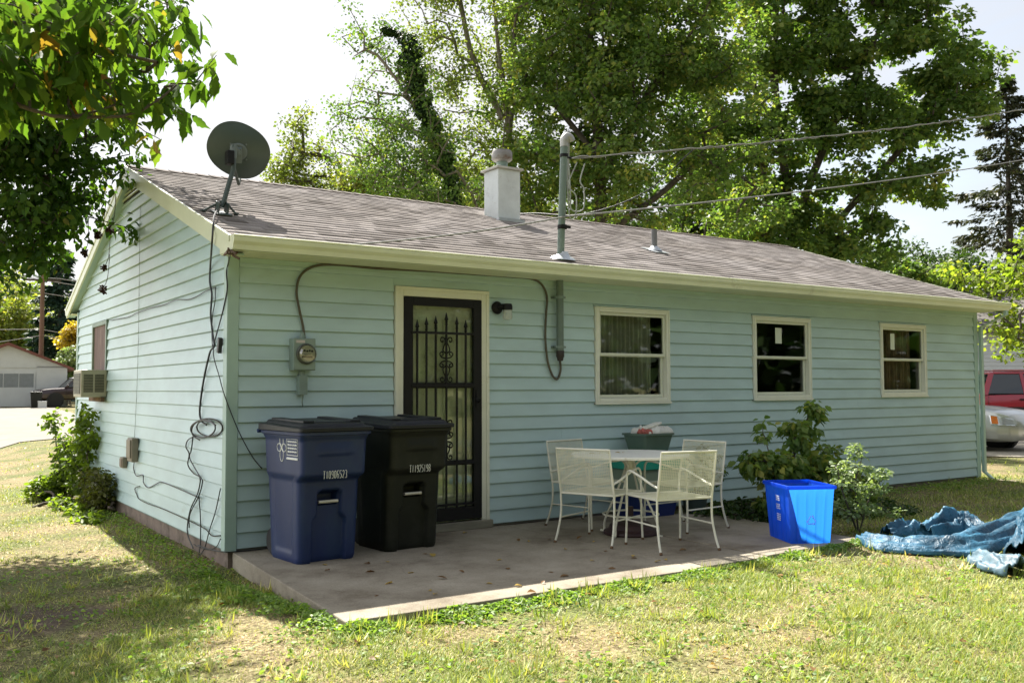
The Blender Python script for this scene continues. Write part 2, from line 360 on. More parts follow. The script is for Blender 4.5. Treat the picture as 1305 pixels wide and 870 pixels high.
# gable walls
def rakez(y): return RZ-0.13-RS*abs(y-HW/2)
GW = (4.79, 5.72, 1.15, 2.12)
def gable(name, f, win):
    mb = MB()
    for k in range(29):
        z0 = k*S; z1 = z0+S
        def yl(z): return max(0.07, HW/2-(RZ-0.12-z)/RS) if z > 2.3 else 0.07
        a0, a1 = yl(z0), yl(z1)
        if a0 > HW/2-0.15: break
        segs = [(a0, HW-a0, a1, HW-a1)]
        if win and z1 > GW[2] and z0 < GW[3]: segs = [(a0, GW[0]-0.01, a1, GW[0]-0.01), (GW[1]+0.01, HW-a0, GW[1]+0.01, HW-a1)]
        for (p, q, pb, qb) in segs:
            joints = []
            if q-p > 2.5:
                joints = [[2.32, 4.1], [0.75, 3.5], [2.3, 5.9], [1.5, 3.9], [0.95, 2.9]][k % 5]
                joints = [j for j in joints if max(p, pb)+0.3 < j < min(q, qb)-0.3]
            cs = [p]+joints+[q]; cb = [pb]+joints+[qb]
            for i in range(len(cs)-1):
                course(mb, cs[i]+(0.0015 if i else 0), cs[i+1], z0, z1, cb[i]+(0.0015 if i else 0), cb[i+1], f=f)
    return mb.build(name, SID, house)
gable('gable_wall', lambda a, o_, z: (-o_, a, z), True)
gable('gable_wall', lambda a, o_, z: (HL+o_, a, z), False)
mb = MB()
for x0, x1 in ((0.002, 0.12), (HL-0.12, HL-0.002)):
    if x0 < 1:
        for (a, b, c, d) in ((0.12, GW[0], -0.02, 2.40), (GW[1], HW, -0.02, 2.40), (GW[0], GW[1], -0.02, GW[2]), (GW[0], GW[1], GW[3], 2.40)): mb.box(x0, x1, a, b, c, d)
    else: mb.box(x0, x1, 0.12, HW, -0.02, 2.40)
    mb.prism([(0.15, 2.401), (HW-0.15, 2.401), (HW/2, RZ-0.10)], 0, x0, x1)
mb.box(0.12, HL-0.12, HW-0.12, HW, -0.02, 2.40)
mb.build('wall_core', plain('core', (0.25, 0.33, 0.31), 0.9), house)
mb = MB()
for k in range(19):
    z0 = k*S; course(mb, 0.07, HL-0.07, z0, min(z0+S, 2.335), f=lambda a, o_, z: (a, HW+o_, z))
mb.build('rear_wall', SID, house)
for (x, y, sx, sy) in ((0, 0, 1, 1), (HL, 0, -1, 1), (0, HW, 1, -1), (HL, HW, -1, -1)):
    mb = MB()
    xo, yo = x-sx*0.028, y-sy*0.028; t = 0.005; wd = 0.095
    mb.prism([(xo, yo), (xo+sx*wd, yo), (xo+sx*wd, yo+sy*0.026), (xo+sx*0.026, yo+sy*0.026), (xo+sx*0.026, yo+sy*wd), (xo, yo+sy*wd)], 2, -0.02, 2.35)
    mb.build('corner_post', POST, house, bevel=0.004)
mb = MB(); mb.box(0.012, HL-0.012, 0.012, HW-0.012, -0.6, -0.021)
mb.build('foundation', CONC2, house)
# floor and dark room behind the openings
mb = MB(); mb.box(0.13, HL-0.13, 0.13, HW-0.13, -0.02, 0.02)
for x in (3.0, 5.5, 7.8): mb.box(x, x+0.1, 0.13, HW-0.13, 0.021, 2.39)
mb.box(0.13, HL-0.13, 3.4, 3.5, 0.021, 2.38); mb.box(0.13, HL-0.13, 0.13, HW-0.13, 2.381, 2.399)
mb.build('interior_wall', plain('interior_paint', (0.34, 0.32, 0.26), 0.9), house)

# roof ------------------------------------------------------------
XA, XB, YE = -0.105, HL+0.105, -0.365
def roofz(y): return RZ-RS*abs(y-HW/2)
SL = math.sqrt(1+RS*RS)
SH, nt, b, o = newmat('shingles'); Lk = nt.links.new
a = nt.nodes.new('ShaderNodeAttribute'); a.attribute_name = 'v'
c1 = ramp(nt, a.outputs['Fac'], [(0.0, (0.165, 0.145, 0.132)), (0.5, (0.315, 0.285, 0.268)), (1.0, (0.41, 0.372, 0.35))])
n1 = N(nt, 'ShaderNodeTexNoise', Scale=160.0, Detail=3.0, Roughness=0.8); Lk(objco(nt), n1.inputs['Vector'])
n2 = N(nt, 'ShaderNodeTexNoise', Scale=0.7, Detail=4.0); Lk(objco(nt), n2.inputs['Vector'])
g = ramp(nt, n1.outputs['Fac'], [(0.3, (0.72, 0.72, 0.72)), (0.7, (1.28, 1.28, 1.28))]); g2 = ramp(nt, n2.outputs['Fac'], [(0.3, (0.9, 0.88, 0.86)), (0.7, (1.08, 1.08, 1.1))])
mA = N(nt, 'ShaderNodeMix', data_type='RGBA', blend_type='MULTIPLY'); mA.inputs['Factor'].default_value = 1; Lk(c1, mA.inputs[6]); Lk(g, mA.inputs[7])
mB = N(nt, 'ShaderNodeMix', data_type='RGBA', blend_type='MULTIPLY'); mB.inputs['Factor'].default_value = 1; Lk(mA.outputs[2], mB.inputs[6]); Lk(g2, mB.inputs[7]); Lk(mB.outputs[2], b.inputs['Base Color'])
b.inputs['Roughness'].default_value = 0.95; b.inputs['Specular IOR Level'].default_value = 0.2
bp = N(nt, 'ShaderNodeBump', Strength=0.12, Distance=0.003); Lk(n1.outputs['Fac'], bp.inputs['Height']); Lk(bp.outputs['Normal'], b.inputs['Normal'])
def roof_slope():
    rg = np.random.default_rng(7); V = []; F = []; A = []
    rows = 29; y1 = HW/2; length = (y1-YE); ex = length/rows
    for side in (0, 1):
        for r_ in range(rows):
            ya = YE+r_*ex; yb = min(ya+ex*1.06, y1)
            x = XA-rg.random()*0.1
            while x < XB:
                wd = rg.choice([0.11, 0.15, 0.19, 0.24, 0.3]); x0, x1 = max(x, XA), min(x+wd, XB); x += wd
                if x1-x0 < 0.01: continue
                hi = rg.random() < 0.5; th = 0.0062 if hi else 0.0022
                jit = rg.random()*0.006
                def pt(xx, yy, h):
                    z = roofz(yy)+h*0.95; yy2 = yy-h*RS*0.95
                    return (xx, yy2, z) if side == 0 else (xx, HW-yy2, z)
                bs = len(V)
                V += [pt(x0, ya-jit, th), pt(x1, ya-jit, th), pt(x1, yb, 0.0015), pt(x0, yb, 0.0015), pt(x0, ya-jit, -0.002), pt(x1, ya-jit, -0.002)]
                fs = [(0, 1, 2, 3), (4, 5, 1, 0), (4, 0, 3, 3), (1, 5, 2, 2)]
                if side: fs = [f[::-1] for f in fs]
                F += [tuple(bs+i for i in f) for f in fs[:2]]
                A += [float(np.clip(rg.normal(0.38 if hi else 0.62, 0.2), 0, 1))]*6
    return npmesh('roof', np.array(V), np.array(F), SH, house, attr=A)
roof = roof_slope()
mb = MB()
th = 0.035
mb.prism([(YE, roofz(YE)-0.001), (HW/2, RZ-0.001), (HW-YE, roofz(YE)-0.001), (HW-YE, roofz(YE)-th), (HW/2, RZ-th-0.004), (YE, roofz(YE)-th)], 0, XA+0.004, XB-0.004)
mb.build('roof_deck', plain('deck_edge', (0.16, 0.12, 0.10), 0.9), roof)
mb = MB(); x = XA
rg = random.Random(3)
while x < XB:                                                       # ridge caps
    x1 = min(x+0.15, XB); h = 0.017
    for s_ in (-1, 1):
        mb.quad((x, HW/2, RZ+0.020), (x1, HW/2, RZ+0.013), (x1, HW/2+s_*0.13, RZ-0.13*RS+0.012), (x, HW/2+s_*0.13, RZ-0.13*RS+0.019))
        mb.quad((x, HW/2+s_*0.13, RZ-0.13*RS+0.019), (x1, HW/2+s_*0.13, RZ-0.13*RS+0.012), (x1, HW/2+s_*0.13, RZ-0.13*RS), (x, HW/2+s_*0.13, RZ-0.13*RS))
    mb.quad((x, HW/2-0.13, RZ-0.13*RS), (x, HW/2, RZ+0.02), (x, HW/2+0.13, RZ-0.13*RS))
    x = x1
mb.build('ridge_cap', plain('ridge_shingle', (0.10, 0.08, 0.07), 0.95, var=0.3, vs=8), roof)
# fascia on the rakes
for X0, X1 in ((XA-0.012, XA+0.012), (XB-0.012, XB+0.012)):
    mb = MB()
    for s_ in (0, 1):
        yy = (lambda v: v) if s_ == 0 else (lambda v: HW-v)
        y0, y1 = YE+0.002, HW/2
        mb.prism([(yy(y0), roofz(y0)-0.155), (yy(y1), roofz(y1)-0.155), (yy(y1), roofz(y1)+0.000), (yy(y0), roofz(y0)+0.000)], 0, X0, X1)
        e = 0.008
        mb.prism([(yy(y0), roofz(y0)-0.045), (yy(y1), roofz(y1)-0.045), (yy(y1), roofz(y1)+0.004), (yy(y0), roofz(y0)+0.004)], 0, X0-e if X0 < 0 else X0+e*1.2, X1-e*1.2 if X0 < 0 else X1+e)
    mb.build('rake_board', CREAM, house)
    mb = MB()
    for s_ in (0, 1):
        yy = (lambda v: v) if s_ == 0 else (lambda v: HW-v)
        a, b_ = (X1+0.001, -0.001) if X0 < 0 else (HL+0.001, X0-0.001)
        mb.prism([(yy(YE+0.01), roofz(YE+0.01)-0.145), (yy(HW/2-0.02), roofz(HW/2-0.02)-0.145), (yy(HW/2-0.02), roofz(HW/2-0.02)-0.135), (yy(YE+0.01), roofz(YE+0.01)-0.135)], 0, a, b_)
    mb.build('rake_soffit', POST, house)
# gable vent
mb = MB(); mb.prism([(HW/2-0.52, 3.405), (HW/2+0.52, 3.405), (HW/2, 3.580)], 0, -0.030, -0.003)
v = mb.build('gable_vent', plain('vent_dark', (0.02, 0.02, 0.018), 0.9), house)
mb = MB()
for i in range(3):
    z = 3.425+i*0.045; h = (3.60-z)/RS
    mb.box(-0.05, -0.031, HW/2-h, HW/2+h, z, z+0.014)
mb.build('louvre', CREAM, v)
# gutter along the eaves
def gutter(yw, sgn):
    pr = [(0, 2.438), (0, 2.330), (0.075, 2.330), (0.085, 2.365), (0.105, 2.392), (0.110, 2.418), (0.102, 2.424), (0.112, 2.436), (0.104, 2.441), (0.096, 2.436), (0.098, 2.42), (0.095, 2.395), (0.078, 2.372), (0.068, 2.338), (0.006, 2.338), (0.006, 2.438)]
    mb = MB(); mb.prism([(yw-sgn*a, z) for a, z in pr], 0, XA-0.01, XB+0.01)
    for X0 in (XA-0.013, XB+0.009):
        mb.prism([(yw-sgn*a, z) for a, z in pr[:9]], 0, X0, X0+0.004)
    return mb.build('gutter', CREAM, house)
gutter(YE-0.002, 1); gutter(HW-YE+0.002, -1)
mb = MB(); mb.box(XA+0.02, XB-0.02, YE+0.0, -0.031, 2.328, 2.336); mb.box(XA+0.02, XB-0.02, YE+0.0, YE+0.016, 2.336, 2.42)
mb.build('soffit', SOFF, house)
mb = MB(); mb.box(XA+0.02, XB-0.02, HW+0.031, HW-YE, 2.328, 2.336); mb.build('soffit', SOFF, house)
mb = MB(); mb.box(0.07, HL-0.07, -0.030, -0.022, 2.285, 2.327); mb.build('frieze_trim', POST, house)
# box return at gable end of the eave
for xx in (XA+0.012, XB-0.02):
    mb = MB(); mb.prism([(YE+0.02, 2.337), (-0.03, 2.337), (-0.03, roofz(-0.03)-0.05), (YE+0.02, roofz(YE)-0.05)], 0, xx, xx+0.008); mb.build('eave_return', CREAM, house)
# downspout
mb = MB()
ds = HL+0.055
def rect(cx, cy, z, a=0.03, b=0.022): return [(cx-a, cy-b, z), (cx+a, cy-b, z), (cx+a, cy+b, z), (cx-a, cy+b, z)]
mb.loft([rect(ds, YE-0.06, 2.335), rect(ds, YE-0.06, 2.27), rect(ds, -0.06, 2.12), rect(ds, -0.055, 2.02), rect(ds, -0.055, 0.06), rect(ds+0.01, -0.16, -0.03)])
mb.build('downspout', POST, house, bevel=0.005)
mb = MB(); mb.box(ds-0.06, ds+0.16, -0.5, -0.12, -0.07, -0.045); mb.build('splash_block', CONC, house)

# chimney
CHM = plain('chimney_paint', (0.66, 0.70, 0.70), 0.8, var=0.1, vs=5, bump=0.2, bs=30, dirt=(0.42, 0.42, 0.38), ds=6, dthr=0.58)
mb = MB(); mb.box(4.2, 4.54, 2.50, 2.84, 3.25, 4.085); ch = mb.build('chimney', CHM, roof, bevel=0.006)
mb = MB(); mb.box(4.165, 4.575, 2.465, 2.875, 4.087, 4.115); mb.build('cap_slab', plain('cap_slab', (0.5, 0.49, 0.45), 0.8, var=0.2), ch, bevel=0.005)
mb = MB(); mb.box(4.17, 4.57, 2.44, 2.51, 3.36, 3.44); mb.build('flashing', SILV, ch)
mb = MB(); mb.lathe([(0.075, 4.115), (0.075, 4.24)], 24, (4.37, 2.67, 0)); mb.build('flue_pipe', GREYM, ch, smooth=True)
mb = MB(); mb.lathe([(0.085, 4.215), (0.125, 4.235), (0.135, 4.25), (0.135, 4.335), (0.12, 4.365), (0.07, 4.378), (0.0, 4.38)], 32, (4.37, 2.67, 0))
mb.build('flue_cap', plain('rusty_cap', (0.27, 0.26, 0.25), 0.6, metal=0.3, var=0.2, dirt=(0.15, 0.085, 0.06), ds=7, dthr=0.52, stretch=(1, 1, 2.5)), ch, smooth=True)
# plumbing vent
vx, vy = 5.65, 1.17; vz = roofz(vy)
mb = MB(); mb.lathe([(0.036, vz-0.02), (0.036, vz+0.27), (0.028, vz+0.27), (0.028, vz+0.1)], 20, (vx, vy, 0)); vent = mb.build('vent_pipe', plain('vent_pvc', (0.17, 0.17, 0.17), 0.6, var=0.15), roof, smooth=True)
mb = MB(); mb.lathe([(0.10, -0.005), (0.085, 0.02), (0.055, 0.045), (0.041, 0.06)], 20, (vx, vy, vz)); mb.prism([(vy-0.16, roofz(vy-0.16)+0.012), (vy+0.12, roofz(vy+0.12)+0.012), (vy+0.12, roofz(vy+0.12)+0.018), (vy-0.16, roofz(vy-0.16)+0.018)], 0, vx-0.12, vx+0.12)
mb.build('vent_flashing', SILV, vent, smooth=True)

# windows ----------------------------------------------------------
GL, nt, b, o = newmat('window_glass'); Lk = nt.links.new
tr = N(nt, 'ShaderNodeBsdfTransparent'); tr.inputs['Color'].default_value = (0.93, 0.95, 0.92, 1)
gl = N(nt, 'ShaderNodeBsdfGlossy', Roughness=0.02); gl.inputs['Color'].default_value = (0.9, 0.95, 0.92, 1)
fr = N(nt, 'ShaderNodeFresnel', IOR=1.9); ms = nt.nodes.new('ShaderNodeMixShader')
n1 = N(nt, 'ShaderNodeTexNoise', Scale=3.0, Detail=1.0); Lk(objco(nt), n1.inputs['Vector']); bp = N(nt, 'ShaderNodeBump', Strength=0.04, Distance=0.02); Lk(n1.outputs['Fac'], bp.inputs['Height']); Lk(bp.outputs['Normal'], gl.inputs['Normal'])
Lk(fr.outputs['Fac'], ms.inputs['Fac']); Lk(tr.outputs['BSDF'], ms.inputs[1]); Lk(gl.outputs['BSDF'], ms.inputs[2]); Lk(ms.outputs['Shader'], o.inputs['Surface'])
SASH = plain('sash_vinyl', (0.66, 0.69, 0.58), 0.35, var=0.04)
def frame(mb, x0, x1, z0, z1, w_, y0, y1, wb=None, wt=None):
    wb = wb or w_; wt = wt or w_
    mb.box(x0, x0+w_, y0, y1, z0, z1); mb.box(x1-w_, x1, y0, y1, z0, z1)
    mb.box(x0+w_, x1-w_, y0, y1, z0, z0+wb); mb.box(x0+w_, x1-w_, y0, y1, z1-wt, z1)
def curtain(x0, x1, z0, z1, y, mat, name='curtain', folds=16, amp=0.018, parent=None, seed=0):
    rg = np.random.default_rng(seed); n = 120; xs = np.linspace(x0, x1, n); ph = rg.random(3)*6
    off = amp*(np.sin(xs*2*np.pi*folds/(x1-x0)+ph[0]+1.5*np.sin(xs*5+ph[1]))+0.5*np.sin(xs*2*np.pi*folds*0.43/(x1-x0)+ph[2]))
    V = []; zs = np.linspace(z0, z1, 6)
    for z in zs: V += [(a, y+o_, z) for a, o_ in zip(xs, off)]
    F = [(j*n+i, j*n+i+1, (j+1)*n+i+1, (j+1)*n+i) for j in range(5) for i in range(n-1)]
    return npmesh(name, np.array(V), np.array(F), mat, parent, smooth=True)
CUR1 = plain('curtain_grey_green', (0.42, 0.46, 0.38), 0.9, var=0.15)
CUR3 = plain('curtain_brown', (0.30, 0.235, 0.16), 0.9, var=0.2)
def window(i, x0, x1, z0, z1):
    wroot = None
    mb = MB(); frame(mb, x0, x1, z0, z1, 0.052, -0.034, 0.05); mb.box(x0-0.012, x1+0.012, -0.042, -0.0342, z0-0.012, z0+0.01)
    wd = mb.build('window', WHITE, house, bevel=0.004)
    if True: wd['label'] = ['white double hung window with grey green curtain', 'white double hung window with paper sticker on dark upper pane', 'white double hung window with sticker and brown curtain'][i]
    mb = MB(); frame(mb, x0+0.012, x1-0.012, z0+0.012, z1-0.012, 0.012, -0.041, -0.0345); mb.build('outer_bead', WHITE, wd)
    xm0, xm1, za, zb, zm = x0+0.053, x1-0.053, z0+0.053, z1-0.053, (z0+z1)/2+0.005
    mb = MB(); frame(mb, xm0, xm1, zm-0.012, zb, 0.030, -0.012, 0.018); mb.build('upper_sash', SASH, wd, bevel=0.003)
    mb = MB(); frame(mb, xm0+0.004, xm1-0.004, za, zm+0.016, 0.034, 0.022, 0.05); mb.build('lower_sash', SASH, wd, bevel=0.003)
    mb = MB(); mb.quad((xm0+0.03, 0.003, zm+0.02), (xm1-0.03, 0.003, zm+0.02), (xm1-0.03, 0.003, zb-0.03), (xm0+0.03, 0.003, zb-0.03)); mb.build('pane', GL, wd)
    mb = MB(); mb.quad((xm0+0.038, 0.036, za+0.034), (xm1-0.038, 0.036, za+0.034), (xm1-0.038, 0.036, zm-0.018), (xm0+0.038, 0.036, zm-0.018)); mb.build('pane', GL, wd)
    if i == 0: curtain(x0+0.02, x1-0.10, z0, z1, 0.15, CUR1, parent=wd, seed=1)
    if i == 2: curtain(x0+0.02, x1-0.14, z0+0.0, z1, 0.15, CUR3, parent=wd, seed=2, folds=12)
    if i in (1, 2):
        mb = MB(); cx = x0+ (0.47 if i == 1 else 0.30); w2 = 0.055 if i == 1 else 0.045; mb.box(cx-w2, cx+w2, -0.001, 0.001, zm+0.17 if i == 1 else zm+.13, zb-0.075)
        mb.build('sticker', plain('sticker_paper', (0.62, 0.68, 0.58), 0.7, var=0.03), wd)
for i, (a, b_, c, d) in enumerate(OPEN[1:]): window(i, a, b_, c, d)
# gable window: boarded upper part, frame
mb = MB()
y0, y1, z0, z1 = GW
for (a, b_, c, d) in ((y0, y0+0.05, z0, z1), (y1-0.05, y1, z0, z1), (y0+0.05, y1-0.05, z0, z0+0.05), (y0+0.05, y1-0.05, z1-0.05, z1)): mb.box(-0.034, 0.04, a, b_, c, d)
gw = mb.build('window', plain('old_window_frame', (0.25, 0.33, 0.28), 0.6, var=0.2), house); gw['label'] = 'narrow boarded gable window with brown weathered panel'
mb = MB(); mb.box(-0.012, 0.0, y0+0.05, y1-0.05, z0+0.05, z1-0.05)
mb.build('board_panel', plain('weathered_board', (0.17, 0.115, 0.105), 0.85, var=0.35, vs=14, stretch=(1, 1, 0.15), dirt=(0.3, 0.22, 0.2), ds=6), gw)

# door ---------------------------------------------------------------
x0, x1, z0, z1 = 1.46, 2.44, 0.05, 2.178
mb = MB()
mb.box(x0, x0+0.082, -0.034, 0.06, z0, z1); mb.box(x1-0.082, x1, -0.034, 0.06, z0, z1); mb.box(x0+0.082, x1-0.082, -0.034, 0.06, z1-0.085, z1)
trim = mb.build('door_trim', TRIM, house, bevel=0.004)
mb = MB(); mb.box(x0, x0+0.03, -0.044, -0.0345, z0, z1-0.031); mb.box(x1-0.03, x1, -0.044, -0.0345, z0, z1-0.031); mb.box(x0, x1, -0.044, -0.0345, z1-0.03, z1); mb.build('trim_bead', TRIM, trim, bevel=0.002)
mb = MB(); mb.box(x0-0.02, x1+0.02, -0.075, 0.1, -0.021, 0.05); mb.build('threshold', plain('old_wood', (0.22, 0.21, 0.16), 0.8, var=0.3, vs=14, stretch=(0.2, 1, 1)), house, bevel=0.005)
dx0, dx1, dz0, dz1 = 1.545, 2.355, 0.07, 2.088
mb = MB(); frame(mb, dx0, dx1, dz0, dz1, 0.088, -0.045, -0.012, 0.115, 0.075)
for z, h in ((1.295, 0.05), (0.59, 0.045)): mb.box(dx0+0.089, dx1-0.089, -0.042, -0.014, z-h/2, z+h/2)
door = mb.build('storm_door', BLACK, house, bevel=0.004)
door['label'] = 'black iron security storm door with spear bars and scrolls'
mb = MB()
bars = [1.672, 1.766, 1.861, 1.972, 2.083, 2.178]; tops = [1.89, 1.915, 1.93, 1.965, 1.93, 1.905]
for x, t in zip(bars, tops):
    mb.box(x-0.008, x+0.008, -0.053, -0.039, dz0+0.11, t-0.10)
    y = -0.0455
    mb.lathe([(0.008, t-0.12), (0.016, t-0.112), (0.009, t-0.10), (0.015, t-0.092), (0.009, t-0.083), (0.019, t-0.068), (0.012, t-0.045), (0.004, t-0.01), (0.0, t)], 10, (x, y, 0))
for z in (1.77, 1.295, 0.59, 0.215): mb.box(dx0+0.07, dx1-0.07, -0.058, -0.0525, z-0.011, z+0.011)
mb.build('iron_bars', BLACK, door)
def scroll(mb, cx, cz, sx, sz, s=1.0, turns=1.35):
    pts = []
    for i in range(26):
        t = i/25; a = t*turns*2*math.pi; r_ = 0.031*s*(1-0.72*t)
        pts.append((cx+sx*(0.031*s-r_*math.cos(a)), -0.0455, cz+sz*(r_*math.sin(a))))
    mb.tube(pts, 0.0048, 6)
def ornament(zc, h):
    mb = MB(); xc = bars[3]
    for sx in (-1, 1):
        for sz in (-1, 1):
            # C scroll: foot near the bar, swelling out at mid height and curling at both ends
            P = [(0.012, 0.0), (0.050, 0.012), (0.068, 0.040), (0.045, 0.058), (0.032, 0.036), (0.048, 0.026)]
            mb.tube(spline([(xc+sx*a, -0.0455, zc+sz*(b_+0.012)) for a, b_ in P], 6), 0.0066, 6)
            P = [(0.010, 0.060), (0.034, 0.085), (0.026, 0.125), (0.010, 0.160), (0.022, 0.200), (0.052, 0.205), (0.058, 0.175), (0.038, 0.165), (0.034, 0.182)]
            mb.tube(spline([(xc+sx*a, -0.0455, zc+sz*b_*h/0.21) for a, b_ in P], 6), 0.0066, 6)
    return mb.build('iron_scroll', BLACK, door)
ornament(1.53, 0.205); ornament(0.80, 0.18)
mb = MB(); mb.box(dx1-0.066, dx1-0.03, -0.056, -0.0455, 1.09, 1.25); mb.tube(spline([(dx1-0.048, -0.056, 1.14), (dx1-0.048, -0.09, 1.15), (dx1-0.05, -0.095, 1.17), (dx1-0.10, -0.095, 1.17)], 4), 0.008, 8); mb.build('handle', BLACK, door, smooth=True)
mb = MB(); mb.quad((dx0+0.08, -0.022, dz0+0.1), (dx1-0.08, -0.022, dz0+0.1), (dx1-0.08, -0.022, dz1-0.07), (dx0+0.08, -0.022, dz1-0.07)); mb.build('glass', GL, door)
mb = MB(); mb.box(1.545, 2.355, 0.022, 0.06, 0.05, 2.09)
for a, b_, c, d in ((1.64, 1.93, 0.25, 0.85), (1.97, 2.26, 0.25, 0.85), (1.64, 1.93, 1.0, 1.9), (1.97, 2.26, 1.0, 1.9)): frame(mb, a, b_, c, d, 0.02, 0.010, 0.0215)
mb.build('inner_door', plain('inner_door_paint', (0.84, 0.88, 0.74), 0.5, var=0.08, dirt=(0.45, 0.5, 0.36), ds=4, dthr=0.5), house, bevel=0.003)
# ------------------------------------------------------------------ text as mesh
GLY = {'T': [[(0, 1), (1, 1)], [(.5, 1), (.5, 0)]], '1': [[(.5, 1), (.5, 0)]], '0': [[(0, .15), (0, .85), (.3, 1), (.7, 1), (1, .85), (1, .15), (.7, 0), (.3, 0), (0, .15)]],
       '9': [[(1, .5), (.3, .48), (0, .62), (0, .85), (.3, 1), (.7, 1), (1, .85), (1, .2), (.7, 0), (.1, 0)]], '6': [[(.9, 1), (.3, 1), (0, .8), (0, .15), (.3, 0), (.7, 0), (1, .15), (1, .4), (.7, .54), (0, .5)]],
       '5': [[(1, 1), (0, 1), (0, .58), (.7, .58), (1, .42), (1, .15), (.7, 0), (0, 0)]], '2': [[(0, .85), (.3, 1), (.7, 1), (1, .85), (1, .6), (0, 0), (1, 0)]], '3': [[(0, 1), (.7, 1), (1, .85), (1, .62), (.6, .52), (1, .42), (1, .15), (.7, 0), (0, 0)]],
       '8': [[(.3, .53), (0, .68), (0, .87), (.3, 1), (.7, 1), (1, .87), (1, .68), (.7, .53), (.3, .53), (0, .38), (0, .13), (.3, 0), (.7, 0), (1, .13), (1, .38), (.7, .53)]]}
def stencil(txt, mat, parent, M, h=0.055, w_=0.0128, pitch=0.0225, r_=0.0022):
    mb = MB(); x = -pitch*(len(txt)-1)/2
    for ch in txt:
        for st_ in GLY[ch]: mb.tube([M @ Vector((x-w_/2+a*w_, 0, (b_-0.5)*h)) for a, b_ in st_], r_, 4)
        x += pitch
    return mb.build('lettering', mat, parent)

# wall lamp
t = thing('wall_lamp', 'small black wall lamp with jelly jar glass beside the door', 'lamp', (2.535, -0.022, 2.03))
mb = MB(); mb.lathe([(0.0, 0), (0.052, 0.0), (0.055, 0.012), (0.04, 0.03), (0.0, 0.034)], 24, M=Matrix.Rotation(R(90), 4, 'X')); mb.tube(spline([(0, -0.02, 0.0), (0.02, -0.06, 0.01), (0.05, -0.085, 0.005)], 5), 0.022, 10)
mb.lathe([(0.0, 0.035), (0.035, 0.03), (0.042, 0.01), (0.042, -0.02), (0.036, -0.022)], 20, (0.055, -0.085, 0)); mb.build('lamp_base', BLACK, t, smooth=True)
JG, nt, b, o = newmat('jar_glass'); b.inputs['Base Color'].default_value = (0.55, 0.6, 0.55, 1); b.inputs['Roughness'].default_value = 0.15; b.inputs['Alpha'].default_value = 0.6
mb = MB(); mb.lathe([(0.034, -0.02), (0.040, -0.035), (0.041, -0.085), (0.034, -0.105), (0.0, -0.108)], 20, (0.055, -0.085, 0)); mb.build('glass_jar', JG, t, smooth=True); t.scale = (1.12, 1.12, 1.12)

# electric meter
t = thing('electric_meter', 'grey electric meter box with round glass meter on front wall', 'meter', (0.585, -0.02, 1.42))
mb = MB(); mb.box(-0.095, 0.095, -0.105, 0, 0.0, 0.265); mb.build('box', GREYM, t, bevel=0.005)
mb = MB(); mb.box(-0.088, 0.088, -0.109, -0.1055, 0.008, 0.257); mb.build('cover', plain('meter_cover', (0.23, 0.30, 0.26), 0.45, var=0.12), t, bevel=0.003)
mr = Matrix.Translation((0.01, 0, 0.135)) @ Matrix.Rotation(R(90), 4, 'X')
mb = MB(); mb.lathe([(0.085, 0.109), (0.085, 0.125), (0.078, 0.13), (0.075, 0.13)], 32, M=mr); ring = mb.build('meter_ring', plain('meter_ring', (0.12, 0.13, 0.12), 0.35, metal=0.7), t, smooth=True)
mb = MB(); mb.lathe([(0.0, 0.135), (0.068, 0.135), (0.068, 0.13)], 32, M=mr); mb.build('dial_face', plain('dial_face', (0.26, 0.26, 0.17), 0.6, var=0.1), ring)
mb = MB()
for i in range(5): mb.lathe([(0.0, 0.1372), (0.009, 0.1372), (0.009, 0.1352)], 14, M=Matrix.Translation((-0.034+i*0.0215, 0, 0.158+0.004*(i % 2))) @ Matrix.Rotation(R(90), 4, 'X'))
mb.box(-0.035, 0.055, -0.137, -0.1355, 0.103, 0.118); mb.box(-0.02, 0.04, -0.137, -0.1355, 0.128, 0.133); mb.build('dial', BLACK, ring)
gm, nt, b, o = newmat('meter_glass'); tr = N(nt, 'ShaderNodeBsdfTransparent'); gl = N(nt, 'ShaderNodeBsdfGlossy', Roughness=0.05); ms = nt.nodes.new('ShaderNodeMixShader'); ms.inputs['Fac'].default_value = 0.14
nt.links.new(tr.outputs[0], ms.inputs[1]); nt.links.new(gl.outputs[0], ms.inputs[2]); nt.links.new(ms.outputs[0], o.inputs['Surface'])
mb = MB(); mb.lathe([(0.074, 0.13), (0.074, 0.165), (0.062, 0.182), (0.0, 0.188)], 32, M=mr); mb.build('glass', gm, ring, smooth=True)
mb = MB(); mb.box(-0.075, 0.0, -0.1105, -0.1095, 0.225, 0.248); mb.build('sticker', plain('meter_sticker', (0.55, 0.5, 0.48), 0.6), t)
mb = MB(); mb.tube([(0.0, -0.05, 0.0), (0.0, -0.05, -0.05)], 0.022, 12); mb.box(-0.03, 0.04, -0.075, 0.0, -0.20, -0.04); mb.tube([(0.015, -0.04, -0.2), (0.01, -0.03, -0.26), (0.02, -0.02, -0.3)], 0.006, 6); mb.build('conduit_box', GREYM, t, bevel=0.003)
mb = MB(); mb.lathe([(0.022, 0.265), (0.024, 0.285), (0.016, 0.30), (0.016, 0.315)], 16, (0.0, -0.05, 0)); mb.build('cable_gland', GREYM, t, smooth=True)

